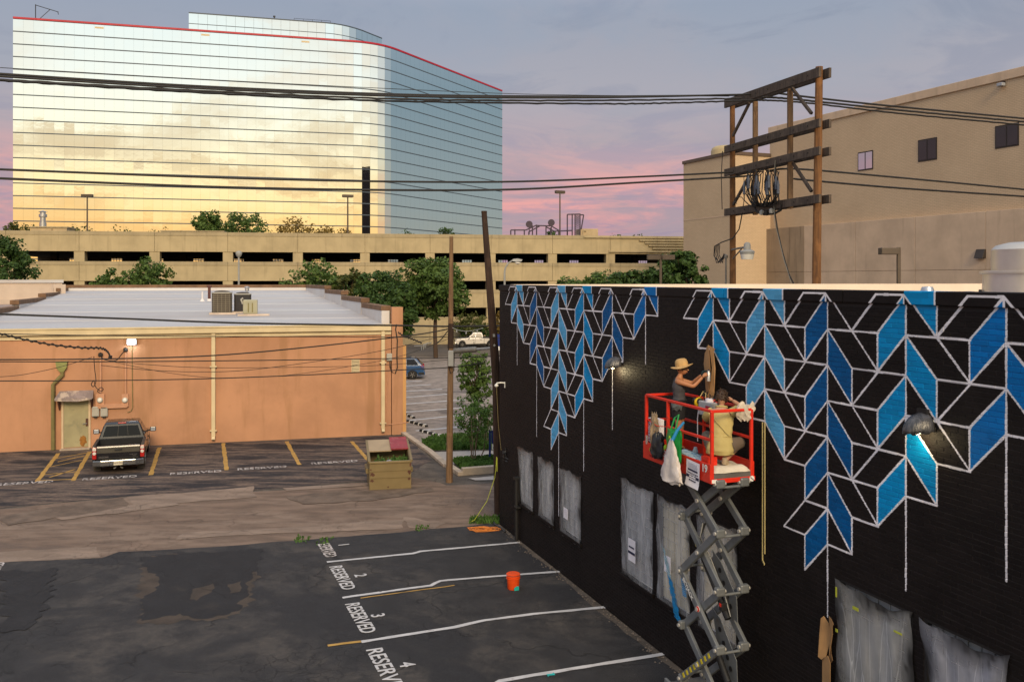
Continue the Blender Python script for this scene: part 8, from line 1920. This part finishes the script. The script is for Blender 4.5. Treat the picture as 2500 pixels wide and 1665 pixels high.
p = WF @ Vector((.515, -.055, 1.37)); t = thing('spray_can', 'pale spray can held in the woman\'s bare hand', 'spray can', p, 0, 'spray cans')
MB().lathe((0, 0, -.10), [(0, 0), (.031, .0), (.031, .145), (.02, .16), (.02, .185), (0, .19)], 14).build('can_body', 'can_pale', t, True, local=True); MB().lathe((0, 0, .085), [(.012, 0), (.012, .02), (0, .022)], 8).build('nozzle', 'ink', t, True, local=True)
# the kraft paper she holds against the wall
kraft_folds('tall folded brown kraft paper mask held against the wall by the woman', [
    ('kraft', -.07, -.14, [(1722, 862), (1727, 856), (1730, 846), (1735, 842), (1738, 850), (1740, 900), (1738, 955), (1727, 972), (1726, 950), (1720, 908), (1716, 888)]),
    ('kraft', -.15, -.09, [(1735, 842), (1748, 852), (1745, 858), (1747, 900), (1746, 960), (1743, 974), (1731, 976), (1727, 972), (1738, 950), (1741, 900), (1738, 852)]),
    ('kraft_shaded', -.05, -.06, [(1728, 925), (1733, 965), (1740, 948), (1742, 930)])])
# -- man, squatting with his back to us
MF = bodyframe(.80, -.03, FLR + .07, (-.80, .60))
man = thing('person', 'man in sand coloured shirt and taupe shorts squatting with bowed head', 'person', MF.translation, 0, 'painters on the lift')
mn = {'pelvis': ((-.03, 0, .33), .135), 'waist': ((.04, 0, .48), .125), 'chest': ((.10, 0, .66), .135), 'top': ((.14, 0, .80), .105), 'neck': ((.19, 0, .90), .052), 'jaw': ((.24, 0, .955), .05),
      'hl': ((.0, .10, .31), .105), 'kl': ((.34, .25, .40), .066), 'al': ((-.04, .11, .10), .045), 'tl': ((.12, .13, .03), .04), 'hr': ((.0, -.10, .31), .105), 'kr': ((.24, -.30, .34), .066), 'ar': ((-.10, -.07, .11), .045), 'tr': ((.06, -.09, .03), .04),
      'sl': ((.12, .175, .82), .062), 'el': ((.32, .26, .66), .044), 'wl': ((.50, .14, .60), .030), 'sr': ((.12, -.175, .83), .062), 'er': ((.22, -.30, .93), .046), 'wr': ((.34, -.16, 1.00), .031)}
skinned('body', mn, ed, 'skin_fair', man, 'pelvis', MF)
b = loft([((-.06, 0, .20), .215, .165), ((-.05, 0, .27), .22, .19), ((-.01, 0, .38), .195, .175), ((.04, 0, .50), .172, .155), ((.08, 0, .62), .182, .155), ((.11, 0, .74), .195, .145), ((.13, 0, .82), .165, .115), ((.16, 0, .875), .095, .08), ((.18, 0, .905), .075, .07)], 28, .022, 11); b.xf(MF); b.build('shirt', 'cloth_sand', man, True)
sh = man.children[-1]
b = MB().tube([MF @ Vector(p) for p in ((.12, .15, .82), (.16, .215, .78), (.24, .245, .72))], [.085, .080, .075], 12); b.build('sleeve', 'cloth_sand', sh, True)
b = MB().tube([MF @ Vector(p) for p in ((.12, -.14, .81), (.14, -.21, .85), (.175, -.26, .885))], [.088, .080, .072], 12); b.build('sleeve', 'cloth_sand', sh, True)
b = MB().tube([MF @ Vector((.19 + .07 * math.cos(a), .085 * math.sin(a), .905 - .02 * math.cos(a))) for a in [k * 6.283 / 16 for k in range(17)]], .018, 6); b.build('collar', 'cloth_sand', sh, True)
b = MB().tube([MF @ Vector(p) for p in ((-.035, .14, .80), (-.075, .04, .68), (-.105, -.08, .55), (-.10, -.15, .49))], .007, 4); b.build('seam', 'cloth_sand', sh, True)
b = MB().tube([MF @ Vector((.02 - .15 * math.cos(a), .178 * math.sin(a), .475)) for a in [-1.3 + k * 2.6 / 12 for k in range(13)]], .008, 4); b.build('seam', 'cloth_sand', sh, True)
for s, k in ((1, 'l'), (-1, 'r')):
    h, q = Vector(mn['h' + k][0]), Vector(mn['k' + k][0])
    b = MB().tube([MF @ p for p in (h + Vector((-.05, 0, -.02)), h.lerp(q, .3) + Vector((0, 0, -.01)), h.lerp(q, .7), h.lerp(q, 1.02))], [.135, .128, .105, .090], 14); b.build('shorts_leg', 'cloth_taupe', man, True)
    a, t_ = Vector(mn['a' + k][0]), Vector(mn['t' + k][0])
    sh_ = MB().tube([MF @ p for p in (a + Vector((-.055, 0, .035)), a + Vector((-.035, 0, -.025)), a.lerp(t_, .55) + Vector((0, 0, -.008)), t_ + Vector((.05, 0, .0)))], [.036, .052, .050, .036], 12); sh_.build('shoe', 'shoe_beige', man, True)
hd, HT = head(man, MF, (.27, .0, 1.04), (1, -.12), R(32), 'skin_fair', 1.10)
blob_hair(hd, HT, 'hair_brown', 9, 2.05)
hand(man, MF, mn['wr'][0], (.40, -.08, 1.03), -1, 'skin_fair', curl=.5); hand(man, MF, mn['wl'][0], (.56, .09, .585), 1, 'skin_fair', curl=.5)
